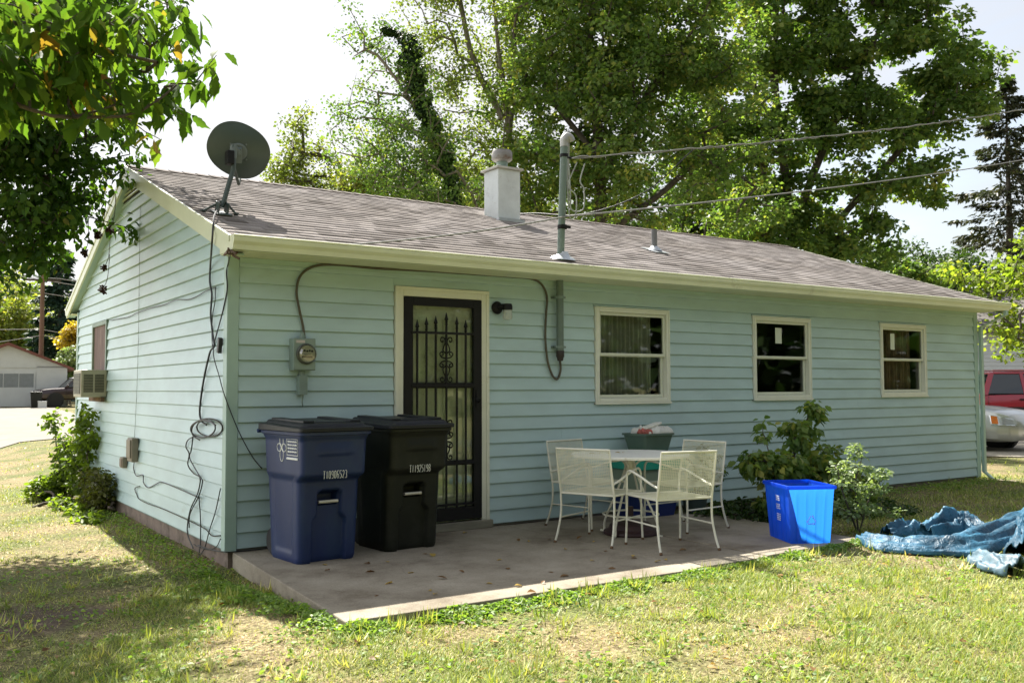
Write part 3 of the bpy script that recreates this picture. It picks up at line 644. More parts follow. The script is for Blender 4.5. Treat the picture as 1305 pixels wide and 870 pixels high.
CBR = plain('brown_cable', (0.085, 0.075, 0.05), 0.6, var=0.15)
def px_cable(name, label, pts, r, mat, ax, v, n=6, cat='cable', group=None, extra=None, seg=6):
    P = [onp(p[0], p[1], ax, (p[2] if len(p) > 2 else v)) for p in pts]
    if extra: P = extra(P)
    mb = MB(); mb.tube(spline(P, n), r, seg); return tag(mb.build(name, mat, smooth=True), label, cat, group)
px_cable('service_cable', 'thick brown cable arching from meter along the soffit to the mast', [(388.5, 434, -0.07), (386, 415), (381, 392), (378, 372), (382, 353), (394, 342), (412, 337.5), (440, 338), (480, 342, -0.045), (540, 345, -0.045), (600, 349, -0.045), (650, 352.5, -0.045), (676, 355), (690, 362), (697, 378), (696, 400), (695, 430), (698, 460), (704, 478), (710, 483), (714, 474), (714, 462), (711, 450, -0.09)], 0.011, CBR, 1, -0.04, seg=8)

# service mast through the roof
mxx, myy = 3.235, -0.09
t = thing('service_mast', 'tall grey service mast pipe rising through the roof with weatherhead', 'mast', (mxx, myy, 1.50))
MG = plain('mast_paint', (0.13, 0.18, 0.155), 0.5, var=0.1, vs=5, dirt=(0.28, 0.3, 0.27), ds=3)
mb = MB(); mb.tube([(0, 0, 0.08), (0.0, 0, 0.83)], 0.036, 20); mb.build('lower_pipe', MG, t, smooth=True)
mb = MB(); mb.tube([(0, 0, 0.83), (0.03, 0, 1.45), (0.065, 0.0, 2.19)], 0.036, 20); up = mb.build('upper_pipe', MG, t, smooth=True)
mb = MB(); mb.lathe([(0.037, 0.07), (0.040, 0.075), (0.040, 0.13), (0.0365, 0.135)], 20); mb.lathe([(0.0, 0.03), (0.028, 0.035), (0.036, 0.08)], 16); mb.build('end_bushing', plain('dark_bushing', (0.03, 0.022, 0.018), 0.6), t, smooth=True)
for z in (0.17, 0.66):
    mb = MB(); mb.lathe([(0.040, z-0.012), (0.044, z-0.012), (0.044, z+0.012), (0.040, z+0.012)], 20); mb.box(-0.062, 0.062, 0.020, 0.036, z-0.012, z+0.012); mb.box(-0.062, -0.042, -0.012, 0.07, z-0.01, z+0.01); mb.box(0.042, 0.062, -0.012, 0.07, z-0.01, z+0.01)
    mb.build('pipe_strap', GREYM, t)
mb = MB(); zt = 2.19; mb.tube(spline([(0.065, 0, zt-0.02), (0.067, 0, zt+0.04), (0.085, 0.0, zt+0.075), (0.125, 0.0, zt+0.075), (0.145, 0, zt+0.04)], 6), [0.042]*6+[0.046]*6+[0.05]*6+[0.05]*6+[0.046], 16); mb.build('weatherhead', plain('cast_metal', (0.42, 0.42, 0.40), 0.5, metal=0.5, var=0.15), t, smooth=True)
mb = MB(); mb.lathe([(0.13, 0.0), (0.11, 0.018), (0.07, 0.035), (0.048, 0.06), (0.040, 0.075)], 24, M=Matrix.Translation((0.04, 0.0, roofz(myy)-1.49)) @ Matrix.Rotation(math.atan(RS)*0.6, 4, 'X')); mb.build('roof_flashing', SILV, t, smooth=True)
zz = 1.36
mb = MB()
mb.lathe([(0.037, -0.02), (0.048, -0.02), (0.048, 0.02), (0.037, 0.02)], 20, (0.034, 0, zz)); mb.box(-0.03, 0.10, -0.055, -0.037, zz-0.012, zz+0.012); mb.build('pipe_clamp', BLACK, t); mb = MB()
mb.lathe([(0.037, -0.015), (0.045, -0.015), (0.045, 0.015), (0.037, 0.015)], 20, (0.062, 0, 2.08)); mb.box(0.10, 0.15, -0.01, 0.01, 2.06, 2.075)
mb.build('pipe_clamp', BLACK, t)
mb = MB()
for q, (sx, zb) in enumerate(((0.15, 1.47), (0.25, 1.55))):
    mb.tube(spline([(0.128, 0, zt+0.04), (0.11+q*0.02, 0.01*q, 2.02), (0.10+q*0.03, -0.01, 1.75), (0.13+q*0.02, 0, zb), (sx+0.05, 0, zb+0.02), (sx+0.06, 0, zb+0.22), (sx-0.02+q*0.05, 0.02, 1.80+q*0.06), (0.24+q*0.1, 0.02, 2.04)], 6), 0.007, 6)
mb.build('drip_loop', plain('pale_cable', (0.33, 0.35, 0.33), 0.5, var=0.15), t, smooth=True)

PL = plain('aluminium_cable', (0.20, 0.20, 0.19), 0.5, var=0.2)
def sag(a, b_, d, n=26):
    a, b_ = Vector(a), Vector(b_); return [a.lerp(b_, i/n)-Vector((0, 0, d*4*(i/n)*(1-i/n))) for i in range(n+1)]
E1 = at(1500, 92, 26); s1 = Vector((mxx+0.16, myy, 1.5+2.07))
mb = MB(); base = sag(s1, E1, 0.30, 60)
mb.tube(base, 0.005, 6)
for ph in (0, 2.1):
    P = []
    for i in range(700):
        u = i/699*60; k = min(int(u), 59); p = base[k].lerp(base[k+1], u-k); a_ = u*3.6+ph+1.6*math.sin(u*1.1+ph); am = 0.7+0.5*math.sin(u*2.3+ph)
        P.append(p+Vector((math.cos(a_)*0.009, math.cos(a_)*0.005, math.sin(a_)*0.012))*am)
    mb.tube(P, 0.0062, 5)
mb.cur = 0
tag(mb.build('power_line', PL, smooth=True), 'twisted overhead power line from the mast weatherhead to the upper right', 'power line', 'overhead lines')
a0 = onp(292, 320, 1, -0.36); a1 = Vector((mxx+0.02, myy-0.05, 2.955)); a2 = at(1500, 160, 26)
mb = MB(); mb.tube(sag(a0, a1, 0.06, 20)+sag(a1, a2, 0.22, 50)[1:], 0.0085, 6)
tag(mb.build('phone_line', PL, smooth=True), 'thin overhead line from roof corner past the mast, lower of the two on the right', 'overhead line', 'overhead lines')
# spare wire hanging from the upper line to the ridge
mb = MB(); p0 = base[5]+Vector((0, 0, -0.01)); rg0 = Vector((4.75, 3.0, 3.62))
mb.tube(spline([p0, p0.lerp(rg0, 0.25)+Vector((0.02, 0, -0.30)), p0.lerp(rg0, 0.55)+Vector((-0.05, 0, -0.34)), p0.lerp(rg0, 0.85)+Vector((0, 0, -0.10)), rg0, rg0+Vector((-0.25, -0.2, -0.03))], 8), 0.008, 6)
tag(mb.build('loose_wire', RUB, smooth=True), 'slack dark wire hanging from the twisted line down to the ridge', 'wire')

# satellite dish -------------------------------------------------------
fx, fy = 0.11, 0.62; fz = roofz(fy)+0.012
t = thing('satellite_dish', 'dark grey satellite dish on a bent mast at the roof corner', 'satellite dish', (fx, fy, fz))
mb = MB()
sl = math.atan(RS)
Mr = Matrix.Rotation(sl, 4, 'X')
mb.box(-0.07, 0.07, -0.10, 0.10, 0.0, 0.012, Mr); mb.box(-0.045, -0.035, -0.06, 0.06, 0.012, 0.10, Mr); mb.box(0.035, 0.045, -0.06, 0.06, 0.012, 0.10, Mr)
mb.build('foot', DISHM, t, bevel=0.003)
top = Vector((0.10, 0.02, 0.40))
mb = MB(); mb.tube(spline([(0, 0, 0.05), (0.02, 0.0, 0.11), (0.06, 0.01, 0.25), (0.095, 0.02, 0.37), (0.105, 0.02, 0.43), (0.105, 0.02, 0.62)], 6), 0.021, 14); mb.build('mast', DISHM, t, smooth=True)
for s_ in (-1, 1):
    mb = MB(); mb.tube([(s_*0.14, 0.05, 0.02), (0.02, 0.0, 0.12)], 0.010, 8); mb.box(s_*0.14-0.02, s_*0.14+0.02, 0.02, 0.08, 0.012, 0.022); mb.build('strut', DISHM, t)
# reflector: shallow oval bowl, its back towards us
fwd = Vector((0.30, 0.86, 0.42)).normalized(); side = fwd.cross(Vector((0, 0, 1))).normalized(); upv = side.cross(fwd)
cen = Vector((0.19, 0.15, 0.60))
mb = MB(); nr, na = 10, 48; a_, b2 = 0.272, 0.236
roll = R(-28); s2 = side*math.cos(roll)+upv*math.sin(roll); u2 = upv*math.cos(roll)-side*math.sin(roll)
for sh in (0, 1):
    rings = []
    for i in range(nr+1):
        q = i/nr; ring_ = []
        for j in range(na):
            th_ = 2*math.pi*j/na; d = 0.065*(q*q); ex_ = 0.9
            cx_, sx_ = math.cos(th_), math.sin(th_)
            px_ = a_*q*math.copysign(abs(cx_)**ex_, cx_); pz_ = b2*q*math.copysign(abs(sx_)**ex_, sx_)
            ring_.append(cen+s2*px_+u2*pz_+fwd*(d+(0.004 if sh else 0.0)))
        rings.append(ring_)
    if sh == 0: outer = rings
    else: inner = rings
mb.loft(outer[1:], cap0=True, cap1=False); mb.loft(inner[1:], cap0=True, cap1=False)
mb.loft([outer[-1], [p+(p-cen).normalized()*0.006 for p in outer[-1]], inner[-1]], False, False)
mb.build('reflector', DISHM, t, smooth=True, weld=True)
bk = Matrix.Translation(cen) @ (-fwd).to_track_quat('Z', 'Y').to_matrix().to_4x4()
mb = MB(); mb.lathe([(0.075, -0.01), (0.078, 0.004), (0.066, 0.016), (0.03, 0.018), (0, 0.018)], 28, M=bk); mb.box(-0.03, 0.03, -0.085, 0.045, 0.0, 0.10, bk); mb.tube([bk @ Vector((0, -0.01, 0.07)), Vector((0.105, 0.02, 0.60)), Vector((0.105, 0.02, 0.50))], [0.034, 0.034, 0.028], 12)
for a_b in (45, 135, 225, 315): mb.lathe([(0.008, 0.0), (0.008, 0.012), (0, 0.014)], 8, M=bk @ Matrix.Translation((0.095*math.cos(R(a_b)), 0.095*math.sin(R(a_b)), 0)))
mb.build('mount_bracket', plain('bracket_paint', (0.13, 0.16, 0.155), 0.45, var=0.1), t, bevel=0.003)
mb = MB(); mb.box(0.04, 0.10, -0.03, 0.06, 0.44, 0.56); mb.build('clamp_block', BLACK, t, bevel=0.006)
mb = MB(); fe = cen+fwd*0.38-upv*0.20+side*0.02
mb.tube([Vector((0.11, 0.03, 0.44)), cen-upv*0.30+fwd*0.03, fe], 0.014, 8); mb.build('feed_arm', DISHM, t)
mb = MB(); mb.tube([fe, fe-fwd*0.12+upv*0.03], [0.03, 0.035], 12); mb.build('feed_horn', DISHM, t)

# cables on the gable wall -----------------------------------------------
gp = 'cables down the gable wall'
XC = -0.035
px_cable('dish_cable', 'thick black coax cable falling from dish foot down the gable wall into a coil', [(277, 268, 0.02), (273, 276, -0.09), (271.5, 290, -0.135), (270, 312, -0.135), (268, 340), (267.5, 360), (270, 375), (268.5, 400), (271, 425), (273, 441), (268, 448), (262, 472), (257, 500), (254.5, 525), (257, 536), (263, 541)], 0.0085, RUB, 0, XC, group=gp)
pts = []
for k in range(30):
    a_ = k/30*2*math.pi*2.7; rr = 1+0.20*math.sin(a_*0.37+1)
    pts.append((262+4*math.sin(a_*0.31)+16*math.cos(a_+2)*rr, 546+2*math.cos(a_*0.43)+11.5*math.sin(a_+2)*rr, -0.045-0.012*math.sin(a_*0.9)))
px_cable('coiled_cable', 'loose coil of black cable hanging on the gable wall', pts, 0.0065, RUB, 0, XC, n=4, group=gp)
px_cable('black_cable', 'black cable from the eave bracket crossing the corner post to the blue cart', [(294, 322, -0.13), (291, 335), (288.5, 348), (289.5, 368), (284, 396), (277, 422), (272, 440)], 0.0055, RUB, 0, XC, group=gp)
mb = MB(); p0 = onp(280, 440, 0, XC-0.01); mb.box(-0.016, 0.016, -0.022, 0.022, -0.062, 0.062, Matrix.Translation(p0) @ Matrix.Rotation(R(13), 4, 'X')); tag(mb.build('cable_splitter', RUB, bevel=0.004), 'small black signal box hanging on the cables by the corner post', 'splitter box')
px_cable('thin_cable', 'thin black cable slanting across the corner post towards the cart', [(272, 440, -0.04), (272.5, 455, -0.04), (279, 478, -0.04), (285, 500, -0.045)], 0.0045, RUB, 0, XC, group=gp,
         extra=lambda P: P+[onp(293, 522, 1, -0.04), onp(306, 553, 1, -0.05), onp(322, 582, 1, -0.05), onp(334, 597, 1, -0.05)])
px_cable('thin_cable', 'thin black drop wire from the nail beside the dish cable', [(275, 366), (274, 384), (271, 402), (270, 425), (271, 445)], 0.004, RUB, 0, XC, group=gp)
px_cable('thin_cable', 'thin dark wire nailed in swags across the gable above the boarded window', [(275, 366), (262, 371), (252, 377), (240, 381.5), (224, 382), (210, 388), (190, 393), (176, 398), (163, 404), (152, 406), (140, 408)], 0.0045, RUB, 0, -0.028, group=gp)
px_cable('dish_cable', 'pair of black cables dropping from the coil to the ground by the foundation', [(250, 555), (240, 560), (237, 569), (241, 578), (239.5, 592), (247, 603), (255, 609), (252, 628), (243, 648), (239, 668), (239.5, 682), (246, 698, -0.08)], 0.0055, RUB, 0, XC, group=gp)
px_cable('dish_cable', 'black cable loop hanging between coil and the dark knot below it', [(246, 556), (244, 572), (241.5, 582), (246, 592), (256, 609), (258, 613), (254, 630), (242, 655), (241, 672)], 0.0055, RUB, 0, -0.045, group=gp)
px_cable('thin_cable', 'straight black cable end hanging to the foundation left of the post', [(253.5, 632), (255.5, 660), (255.5, 690), (253.5, 706, -0.05)], 0.005, RUB, 0, XC, group=gp)
px_cable('thin_cable', 'slanting black wire running to the ground beside the corner post', [(281, 622), (275, 650), (267, 675), (261, 697, -0.04), (253, 710, -0.07)], 0.0045, RUB, 0, XC, group=gp)
px_cable('thin_cable', 'low sagging black loop along the bottom board by the corner', [(281, 686), (276, 696), (266, 700), (252, 696), (247, 693)], 0.004, RUB, 0, XC, group=gp)
px_cable('thin_cable', 'wire run from the grey telephone box to the knot near the corner', [(171, 588), (170.5, 598), (174, 606), (182, 605), (183, 615), (189, 621), (198, 617), (206, 614), (222, 620), (236, 626), (254, 634)], 0.005, RUB, 0, -0.03, group=gp)
px_cable('thin_cable', 'lowest dark wire tacked along the gable wall to the corner post', [(178, 619), (172, 622), (174, 629), (178, 636), (190, 642), (205, 647), (230, 658), (245, 665), (262, 674), (270, 682), (281, 682)], 0.005, RUB, 0, -0.03, group=gp)
px_cable('thin_cable', 'hairline vertical grey wire on the middle of gable wall', [(179, 262), (178, 300), (177.5, 350), (176.5, 420), (175, 480), (172, 545), (171, 560)], 0.0022, GREYM, 0, -0.026, group=gp)
px_cable('ground_wire', 'black ground cable lying across the slab edge at the corner', [(252, 694, -0.05), (268, 700, -0.05), (288, 703, -0.06)], 0.005, RUB, 0, XC, extra=lambda P: P+[Vector((0.06, -0.05, -0.012)), Vector((0.2, -0.06, -0.012)), Vector((0.35, -0.045, -0.012))])
mb = MB(); rgc = random.Random(5)                                     # frayed cable bracket at the eave corner
for k in range(9):
    p = onp(294, 321, 0, -0.12)+Vector((rgc.uniform(-0.02, 0.02), rgc.uniform(-0.05, 0.05), rgc.uniform(-0.03, 0.03)))
    mb.tube([p, p+Vector((rgc.uniform(-0.03, 0.05), rgc.uniform(-0.06, 0.06), rgc.uniform(-0.05, 0.05)))], 0.009, 6)
tag(mb.build('cable_bracket', plain('rusty_bracket', (0.12, 0.075, 0.05), 0.8, var=0.3)), 'rusty cable bracket with wire ends at the eave corner', 'bracket')

# telephone boxes
GB = plain('grey_box_paint', (0.24, 0.21, 0.16), 0.6, var=0.15)
t = thing('telephone_box', 'larger grey telephone box on lower gable wall', 'junction box', (-0.022, 3.12, 0.50), group='junction boxes on the gable wall')
mb = MB(); mb.box(-0.07, 0, -0.11, 0.11, 0, 0.25); mb.build('box_body', GB, t, bevel=0.01); mb = MB(); mb.box(-0.085, -0.0705, -0.09, 0.09, 0.04, 0.235); mb.build('cover', GB, t, bevel=0.008)
t = thing('telephone_box', 'smaller brown outlet box left of the grey telephone box', 'junction box', (-0.022, 3.62, 0.40), group='junction boxes on the gable wall')
mb = MB(); mb.box(-0.05, 0, -0.07, 0.07, 0, 0.12); mb.build('box_body', GB, t, bevel=0.008); mb = MB(); mb.box(-0.058, -0.0505, -0.055, 0.055, 0.015, 0.105); mb.build('cover', plain('brown_cover', (0.2, 0.15, 0.11), 0.6), t, bevel=0.005)

# window air conditioner
t = thing('air_conditioner', 'beige window air conditioner sticking out of boarded gable window', 'air conditioner', (-0.04, 5.03, 1.175))
AC = plain('ac_beige', (0.42, 0.39, 0.29), 0.5, var=0.08, dirt=(0.3, 0.25, 0.17), ds=6)
mb = MB(); mb.box(-0.27, 0.02, -0.26, 0.26, 0, 0.33); mb.build('cabinet', AC, t, bevel=0.01)
mb = MB(); mb.box(-0.276, -0.2705, -0.22, 0.22, 0.04, 0.29); mb.build('coil', plain('coil_dark', (0.07, 0.075, 0.055), 0.6), t)
mb = MB()
for a, b_ in ((-0.24, -0.135), (-0.115, -0.01)): mb.box(a, b_, -0.2625, -0.2605, 0.06, 0.275)
mb.build('side_vent', plain('vent_shadow', (0.06, 0.06, 0.045), 0.7), t)
mb = MB()
for k in range(15): mb.box(-0.281, -0.277, -0.22, 0.22, 0.045+k*0.017, 0.049+k*0.017)
for a, b_ in ((-0.24, -0.135), (-0.115, -0.01)):
    for k in range(11): mb.box(a, b_, -0.2655, -0.2627, 0.068+k*0.019, 0.0745+k*0.019)
mb.build('grille', plain('grille_beige', (0.28, 0.26, 0.18), 0.6), t)
mb = MB(); mb.box(-0.05, -0.01, -0.30, 0.50, -0.055, -0.004); mb.build('support_board', plain('rotten_wood', (0.15, 0.09, 0.05), 0.9, var=0.4), t)

# ------------------------------------------------------------------ wheeled carts
def ss(x, a, b_):
    t_ = min(1, max(0, (x-a)/(b_-a))); return t_*t_*(3-2*t_)
def cart(name, label, cat, loc, rz, body_m, lid_m, number, logo):
    t = thing(name, label, cat, loc, rz, 'wheeled trash carts by the door')
    n_side = 30
    def outline(wx, dy, cr):
        """rounded rectangle, points evenly spread per side so features can be pushed in"""
        P = []
        hx, hy = wx/2, dy/2
        def side_(a, b_, nx, k):
            for i in range(k): P.append((a[0]+(b_[0]-a[0])*i/k, a[1]+(b_[1]-a[1])*i/k, nx))
        def arc(cx, cy, a0, k=6):
            for i in range(k): an = a0+math.pi/2*i/k; P.append((cx+cr*math.cos(an), cy+cr*math.sin(an), None))
        side_((-hx+cr, -hy), (hx-cr, -hy), 'f', 56); arc(hx-cr, -hy+cr, -math.pi/2)
        side_((hx, -hy+cr), (hx, hy-cr), 'r', 30); arc(hx-cr, hy-cr, 0)
        side_((hx-cr, hy), (-hx+cr, hy), 'b', 12); arc(-hx+cr, hy-cr, math.pi/2)
        side_((-hx, hy-cr), (-hx, -hy+cr), 'l', 30); arc(-hx+cr, -hy+cr, math.pi)
        return P
    rings = []; zs = sorted(set([0.0, 0.012, 0.03]+[round(0.05+i*0.0115, 4) for i in range(79)]+[0.958, 0.965]))
    for z in zs:
        up = ss(z, 0.60, 0.66)                                        # the body swells out above here
        wx = 0.485+0.045*z+0.02*up+0.025*ss(z, 0.90, 0.95); dy = 0.50+0.10*z+0.075*up+0.03*ss(z, 0.90, 0.95)
        cr = 0.055-0.01*up
        if z < 0.03: k_ = 0.965+0.035*math.sin(min(1, z/0.03)*math.pi/2); wx *= k_; dy *= k_
        ring_ = []; yc = -0.03*up
        for (x, y, sd) in outline(wx, dy, cr):
            y += yc; low = 1-up
            if sd == 'f':
                hw = 0.088+0.038*(1-ss(z, 0.30, 0.36))
                ch_ = ss(hw+0.022-abs(x), 0, 0.022)*(1-ss(z, 0.50, 0.53))
                y += 0.045*ch_
                hd = ss(0.082-abs(x), 0, 0.012)*ss(z, 0.425, 0.44)*(1-ss(z, 0.515, 0.54)); y += 0.075*hd
                rec = ss(0.19-abs(x), 0, 0.09)*ss(z, 0.79, 0.81)*(1-ss(z, 0.83, 0.92)); y -= 0.012*rec
            elif sd in ('l', 'r') and low > 0:
                q = ss(dy/2-0.10-abs(y-yc), 0, 0.02)*low*ss(z, 0.06, 0.1); x += (0.007*q if sd == 'l' else -0.007*q)
            ring_.append((x, y, z))
        rings.append(ring_)
    mb = MB(); mb.loft(rings, True, True); body = mb.build('bin_body', body_m, t, smooth=True, angle=50)
    # rim
    mb = MB(); ro = []
    for (a, b_, z) in ((0.575, 0.735, 0.945), (0.59, 0.755, 0.95), (0.595, 0.76, 0.972), (0.57, 0.73, 0.974)):
        ro.append([(x, y-0.03, z) for (x, y, s_) in outline(a, b_, 0.06)])
    mb.loft(ro, True, True); mb.build('rim', body_m, t, smooth=True)
    # lid with raised panels
    mb = MB(); ro = []
    for (a, b_, z) in ((0.605, 0.775, 0.976), (0.617, 0.787, 0.979), (0.617, 0.787, 1.002), (0.605, 0.775, 1.008), (0.53, 0.70, 1.012), (0.51, 0.68, 1.030), (0.495, 0.66, 1.036)):
        ro.append([(x, y-0.03, z+0.02*ss(y+0.4, 0, 0.8)*(z > 1.0)) for (x, y, s_) in outline(a, b_, 0.05)])
    mb.loft(ro, True, True); lid = mb.build('lid', lid_m, t, smooth=True, angle=30)
    mb = MB()
    for s_ in (-1, 1): mb.box(s_*0.195-0.045, s_*0.195+0.045, -0.31, 0.24, 0, 0.022, Matrix.Translation((0, 0, 1.042)) @ Matrix.Rotation(R(1.5), 4, 'X'))
    mb.box(-0.17, 0.17, -0.29, -0.12, 0, 0.014, Matrix.Translation((0, 0, 1.04)) @ Matrix.Rotation(R(1.5), 4, 'X'))
    mb.build('lid_panel', lid_m, lid, bevel=0.012, seg=3)
    mb = MB()
    for s_ in (-1, 1): mb.tube([(s_*0.2, 0.36, 0.93), (s_*0.2, 0.42, 0.96)], 0.016, 8)
    mb.tube([(-0.27, 0.425, 0.962), (0.27, 0.425, 0.962)], 0.016, 10); mb.build('handle', body_m, t, smooth=True)
    mb = MB(); zf = 0.447; yf = -(0.50+0.10*zf)/2+0.028
    mb.tube([(-0.080, yf, zf), (0.080, yf, zf)], 0.0125, 12); mb.build('grab_bar', plain('worn_steel', (0.62, 0.60, 0.52), 0.45, metal=0.3, var=0.2), t, smooth=True)
    for s_ in (-1, 1):
        mr2 = Matrix.Translation((s_*0.185, 0.262, 0.11)) @ Matrix.Rotation(R(90), 4, 'Y')
        mb = MB(); mb.lathe([(0.05, -0.03), (0.098, -0.032), (0.11, -0.02), (0.11, 0.02), (0.098, 0.032), (0.05, 0.03)], 28, M=mr2); wh = mb.build('wheel', plain('wheel_rubber', (0.02, 0.02, 0.02), 0.7), t, smooth=True)
        mb = MB(); mb.lathe([(0, -0.024), (0.05, -0.024), (0.05, 0.024), (0, 0.024)], 16, M=mr2); mb.build('hub', plain('hub', (0.08, 0.08, 0.08), 0.5), wh)
    z_ = 0.665; yy = -((0.50+0.10*z_+0.075*1)/2)-0.03-0.0012
    stencil(number, STEN, t, Matrix.Translation((0.0, yy-0.0005, 0.655)) @ Matrix.Rotation(math.radians(3), 4, 'X'))
    if logo:
        xl = -(0.485+0.045*0.83+0.02)/2-0.002
        def lp(a, b_): return (xl-0.0225*(b_-0.83), a, b_)
        mb = MB()
        def stroke(P, w_=0.005, cl=False): mb.tube([lp(*p) for p in P], w_*0.5, 5, closed=cl)
        yb, zb = -0.09, 0.86
        # printed panel nearer the front: outlined box with solid block and a bar below
        stroke([(yb-0.20, zb+0.06), (yb-0.02, zb+0.06), (yb-0.02, zb-0.06), (yb-0.20, zb-0.06)], 0.006, True)
        for r_ in range(4):
            for c_ in range(5):
                z0 = zb+0.042-r_*0.025; y0 = yb-0.04-c_*0.031
                stroke([(y0, z0), (y0-0.018, z0-0.003)], 0.011)
        stroke([(yb-0.20, zb-0.085), (yb-0.02, zb-0.085)], 0.016)
        cx = yb+0.07                                                  # round leaf-like emblem
        for k in range(4):
            a_ = math.pi/2*k; P = []
            for i in range(13):
                th_ = 2*math.pi*i/13; rx, rz_ = 0.030, 0.052
                px_ = rx*math.cos(th_); pz_ = rz_*math.sin(th_)+0.052
                P.append((cx+px_*math.cos(a_)-pz_*math.sin(a_)*0.75, zb-0.01+px_*math.sin(a_)+pz_*math.cos(a_)))
            stroke(P, 0.005, True)
        mb.build('printed_mark', STEN, t)
    return t
STEN = plain('stencil_white', (0.88, 0.90, 0.84), 0.6, var=0.12, vs=60)
BLUEP = plain('blue_cart_plastic', (0.007, 0.022, 0.095), 0.45, var=0.15, vs=3, bump=0.12, bs=260, dirt=(0.014, 0.036, 0.10), ds=3, dthr=0.5, stretch=(1, 1, 0.5))
BLKP = plain('black_cart_plastic', (0.010, 0.012, 0.008), 0.5, spec=0.3, var=0.15, vs=3, bump=0.12, bs=260, dirt=(0.022, 0.024, 0.018), ds=3, dthr=0.5)
LIDP = plain('lid_plastic', (0.015, 0.017, 0.021), 0.42, spec=0.3, var=0.12, bump=0.1, bs=200)
cart('recycling_cart', 'dark blue wheeled cart with black lid beside corner post', 'trash cart', (0.485, -0.575, -0.022), R(5), BLUEP, LIDP, 'T10906523', True)
cart('trash_cart', 'black wheeled trash cart between blue cart and storm door', 'trash cart', (1.255, -0.47, -0.022), R(5), BLKP, LIDP, 'T11925198', False)

# ------------------------------------------------------------------ patio furniture
IRON = plain('cream_iron_paint', (0.74, 0.73, 0.62), 0.45, var=0.06, vs=10, dirt=(0.42, 0.33, 0.18), ds=14, dthr=0.62)
MESHM = plain('cream_mesh_paint', (0.68, 0.68, 0.54), 0.5, var=0.1, vs=10, dirt=(0.40, 0.34, 0.17), ds=10, dthr=0.6)
TIPM = plain('rust_tip', (0.14, 0.08, 0.04), 0.8)
def chair(label, loc, rz):
    """facing +x; seat 0.50 deep, 0.50 wide"""
    t = thing('patio_chair', label, 'chair', loc, rz, 'iron patio chairs round the table')
    sz, w_, x0, x1 = 0.41, 0.255, -0.235, 0.235; r_ = 0.0095
    for s_ in (-1, 1):                                               # back leg and back upright in one bar
        mb = MB(); mb.tube(spline([(x0-0.075, s_*(w_+0.015), 0.0), (x0-0.035, s_*(w_+0.008), 0.10), (x0, s_*w_, 0.25), (x0, s_*w_, sz)], 5), r_, 8); mb.build('leg', IRON, t, smooth=True)
        mb = MB(); mb.tube(spline([(x1+0.01, s_*(w_+0.008), 0.0), (x1+0.0, s_*(w_+0.004), 0.2), (x1, s_*w_, sz), (x1+0.002, s_*w_, 0.53), (x1-0.012, s_*w_, 0.585), (x1-0.06, s_*w_, 0.607), (x1-0.2, s_*w_, 0.578), (x0+0.08, s_*w_, 0.525), (x0-0.022, s_*w_, 0.505)], 6), r_, 8); mb.build('arm_and_front_leg', IRON, t, smooth=True)
        mb = MB(); mb.tube([(x0-0.005, s_*w_, 0.205), (x1, s_*w_, 0.205)], 0.007, 6); mb.build('stretcher', IRON, t)
        mb = MB(); mb.tube([(x0-0.077, s_*(w_+0.015), 0.0), (x0-0.070, s_*(w_+0.014), 0.018)], 0.0125, 8); mb.tube([(x1+0.01, s_*(w_+0.008), 0.0), (x1+0.009, s_*(w_+0.008), 0.018)], 0.0125, 8); mb.build('foot_cap', TIPM, t)
    mb = MB(); mb.tube([(x0, -w_, sz), (x0, w_, sz), (x1, w_, sz), (x1, -w_, sz)], r_*0.9, 8, closed=True); mb.build('seat_frame', IRON, t, smooth=True)
    bx = lambda z: x0-(z-sz)*0.19
    zt_ = 0.785
    mb = MB(); mb.tube([(x0, -w_, sz), (bx(0.6)-0.004, -w_, 0.6), (bx(zt_), -w_, zt_), (bx(zt_), w_, zt_), (bx(0.6)-0.004, w_, 0.6), (x0, w_, sz)], r_, 8); mb.build('back_frame', IRON, t, smooth=True)
    mb = MB(); st = 0.0125                                            # woven metal seat
    k = int((x1-x0)/st)
    for i in range(k+1):
        x = x0+i*(x1-x0)/k; mb.box(x-0.0022, x+0.0022, -w_, w_, sz-0.0015, sz+0.0005)
    k = int(2*w_/0.016)
    for i in range(k+1):
        y = -w_+i*2*w_/k; mb.box(x0, x1, y-0.0016, y+0.0016, sz+0.0006, sz+0.0022)
    mb.build('seat_mesh', MESHM, t)
    mb = MB(); k = int((zt_-sz)/0.0118)
    for i in range(k+1):
        z = sz+i*(zt_-sz)/k; mb.box(bx(z)-0.001, bx(z)+0.001, -w_, w_, z-0.0022, z+0.0022)
    k = int(2*w_/0.016)
    for i in range(k+1):
        y = -w_+i*2*w_/k
        mb.add([(bx(sz)+0.0015, y-0.0016, sz), (bx(sz)+0.0015, y+0.0016, sz), (bx(zt_)+0.0015, y+0.0016, zt_), (bx(zt_)+0.0015, y-0.0016, zt_), (bx(sz)+0.003, y-0.0016, sz), (bx(sz)+0.003, y+0.0016, sz), (bx(zt_)+0.003, y+0.0016, zt_), (bx(zt_)+0.003, y-0.0016, zt_)], [(0, 1, 2, 3), (4, 5, 6, 7), (0, 3, 7, 4), (1, 2, 6, 5)])
    mb.build('back_mesh', MESHM, t)
    return t
pz = -0.022
chair('cream iron mesh chair at the left of the table, nearest the door', (2.80, -1.24, pz), R(21))
chair('cream iron mesh chair with its back to the lawn at front of table', (3.05, -1.80, pz), R(79))
chair('cream iron mesh chair behind the table against the house wall', (3.26, -0.50, pz), R(-78))
chair('cream iron mesh chair right of the table beside potted plant', (3.86, -1.13, pz), R(184))

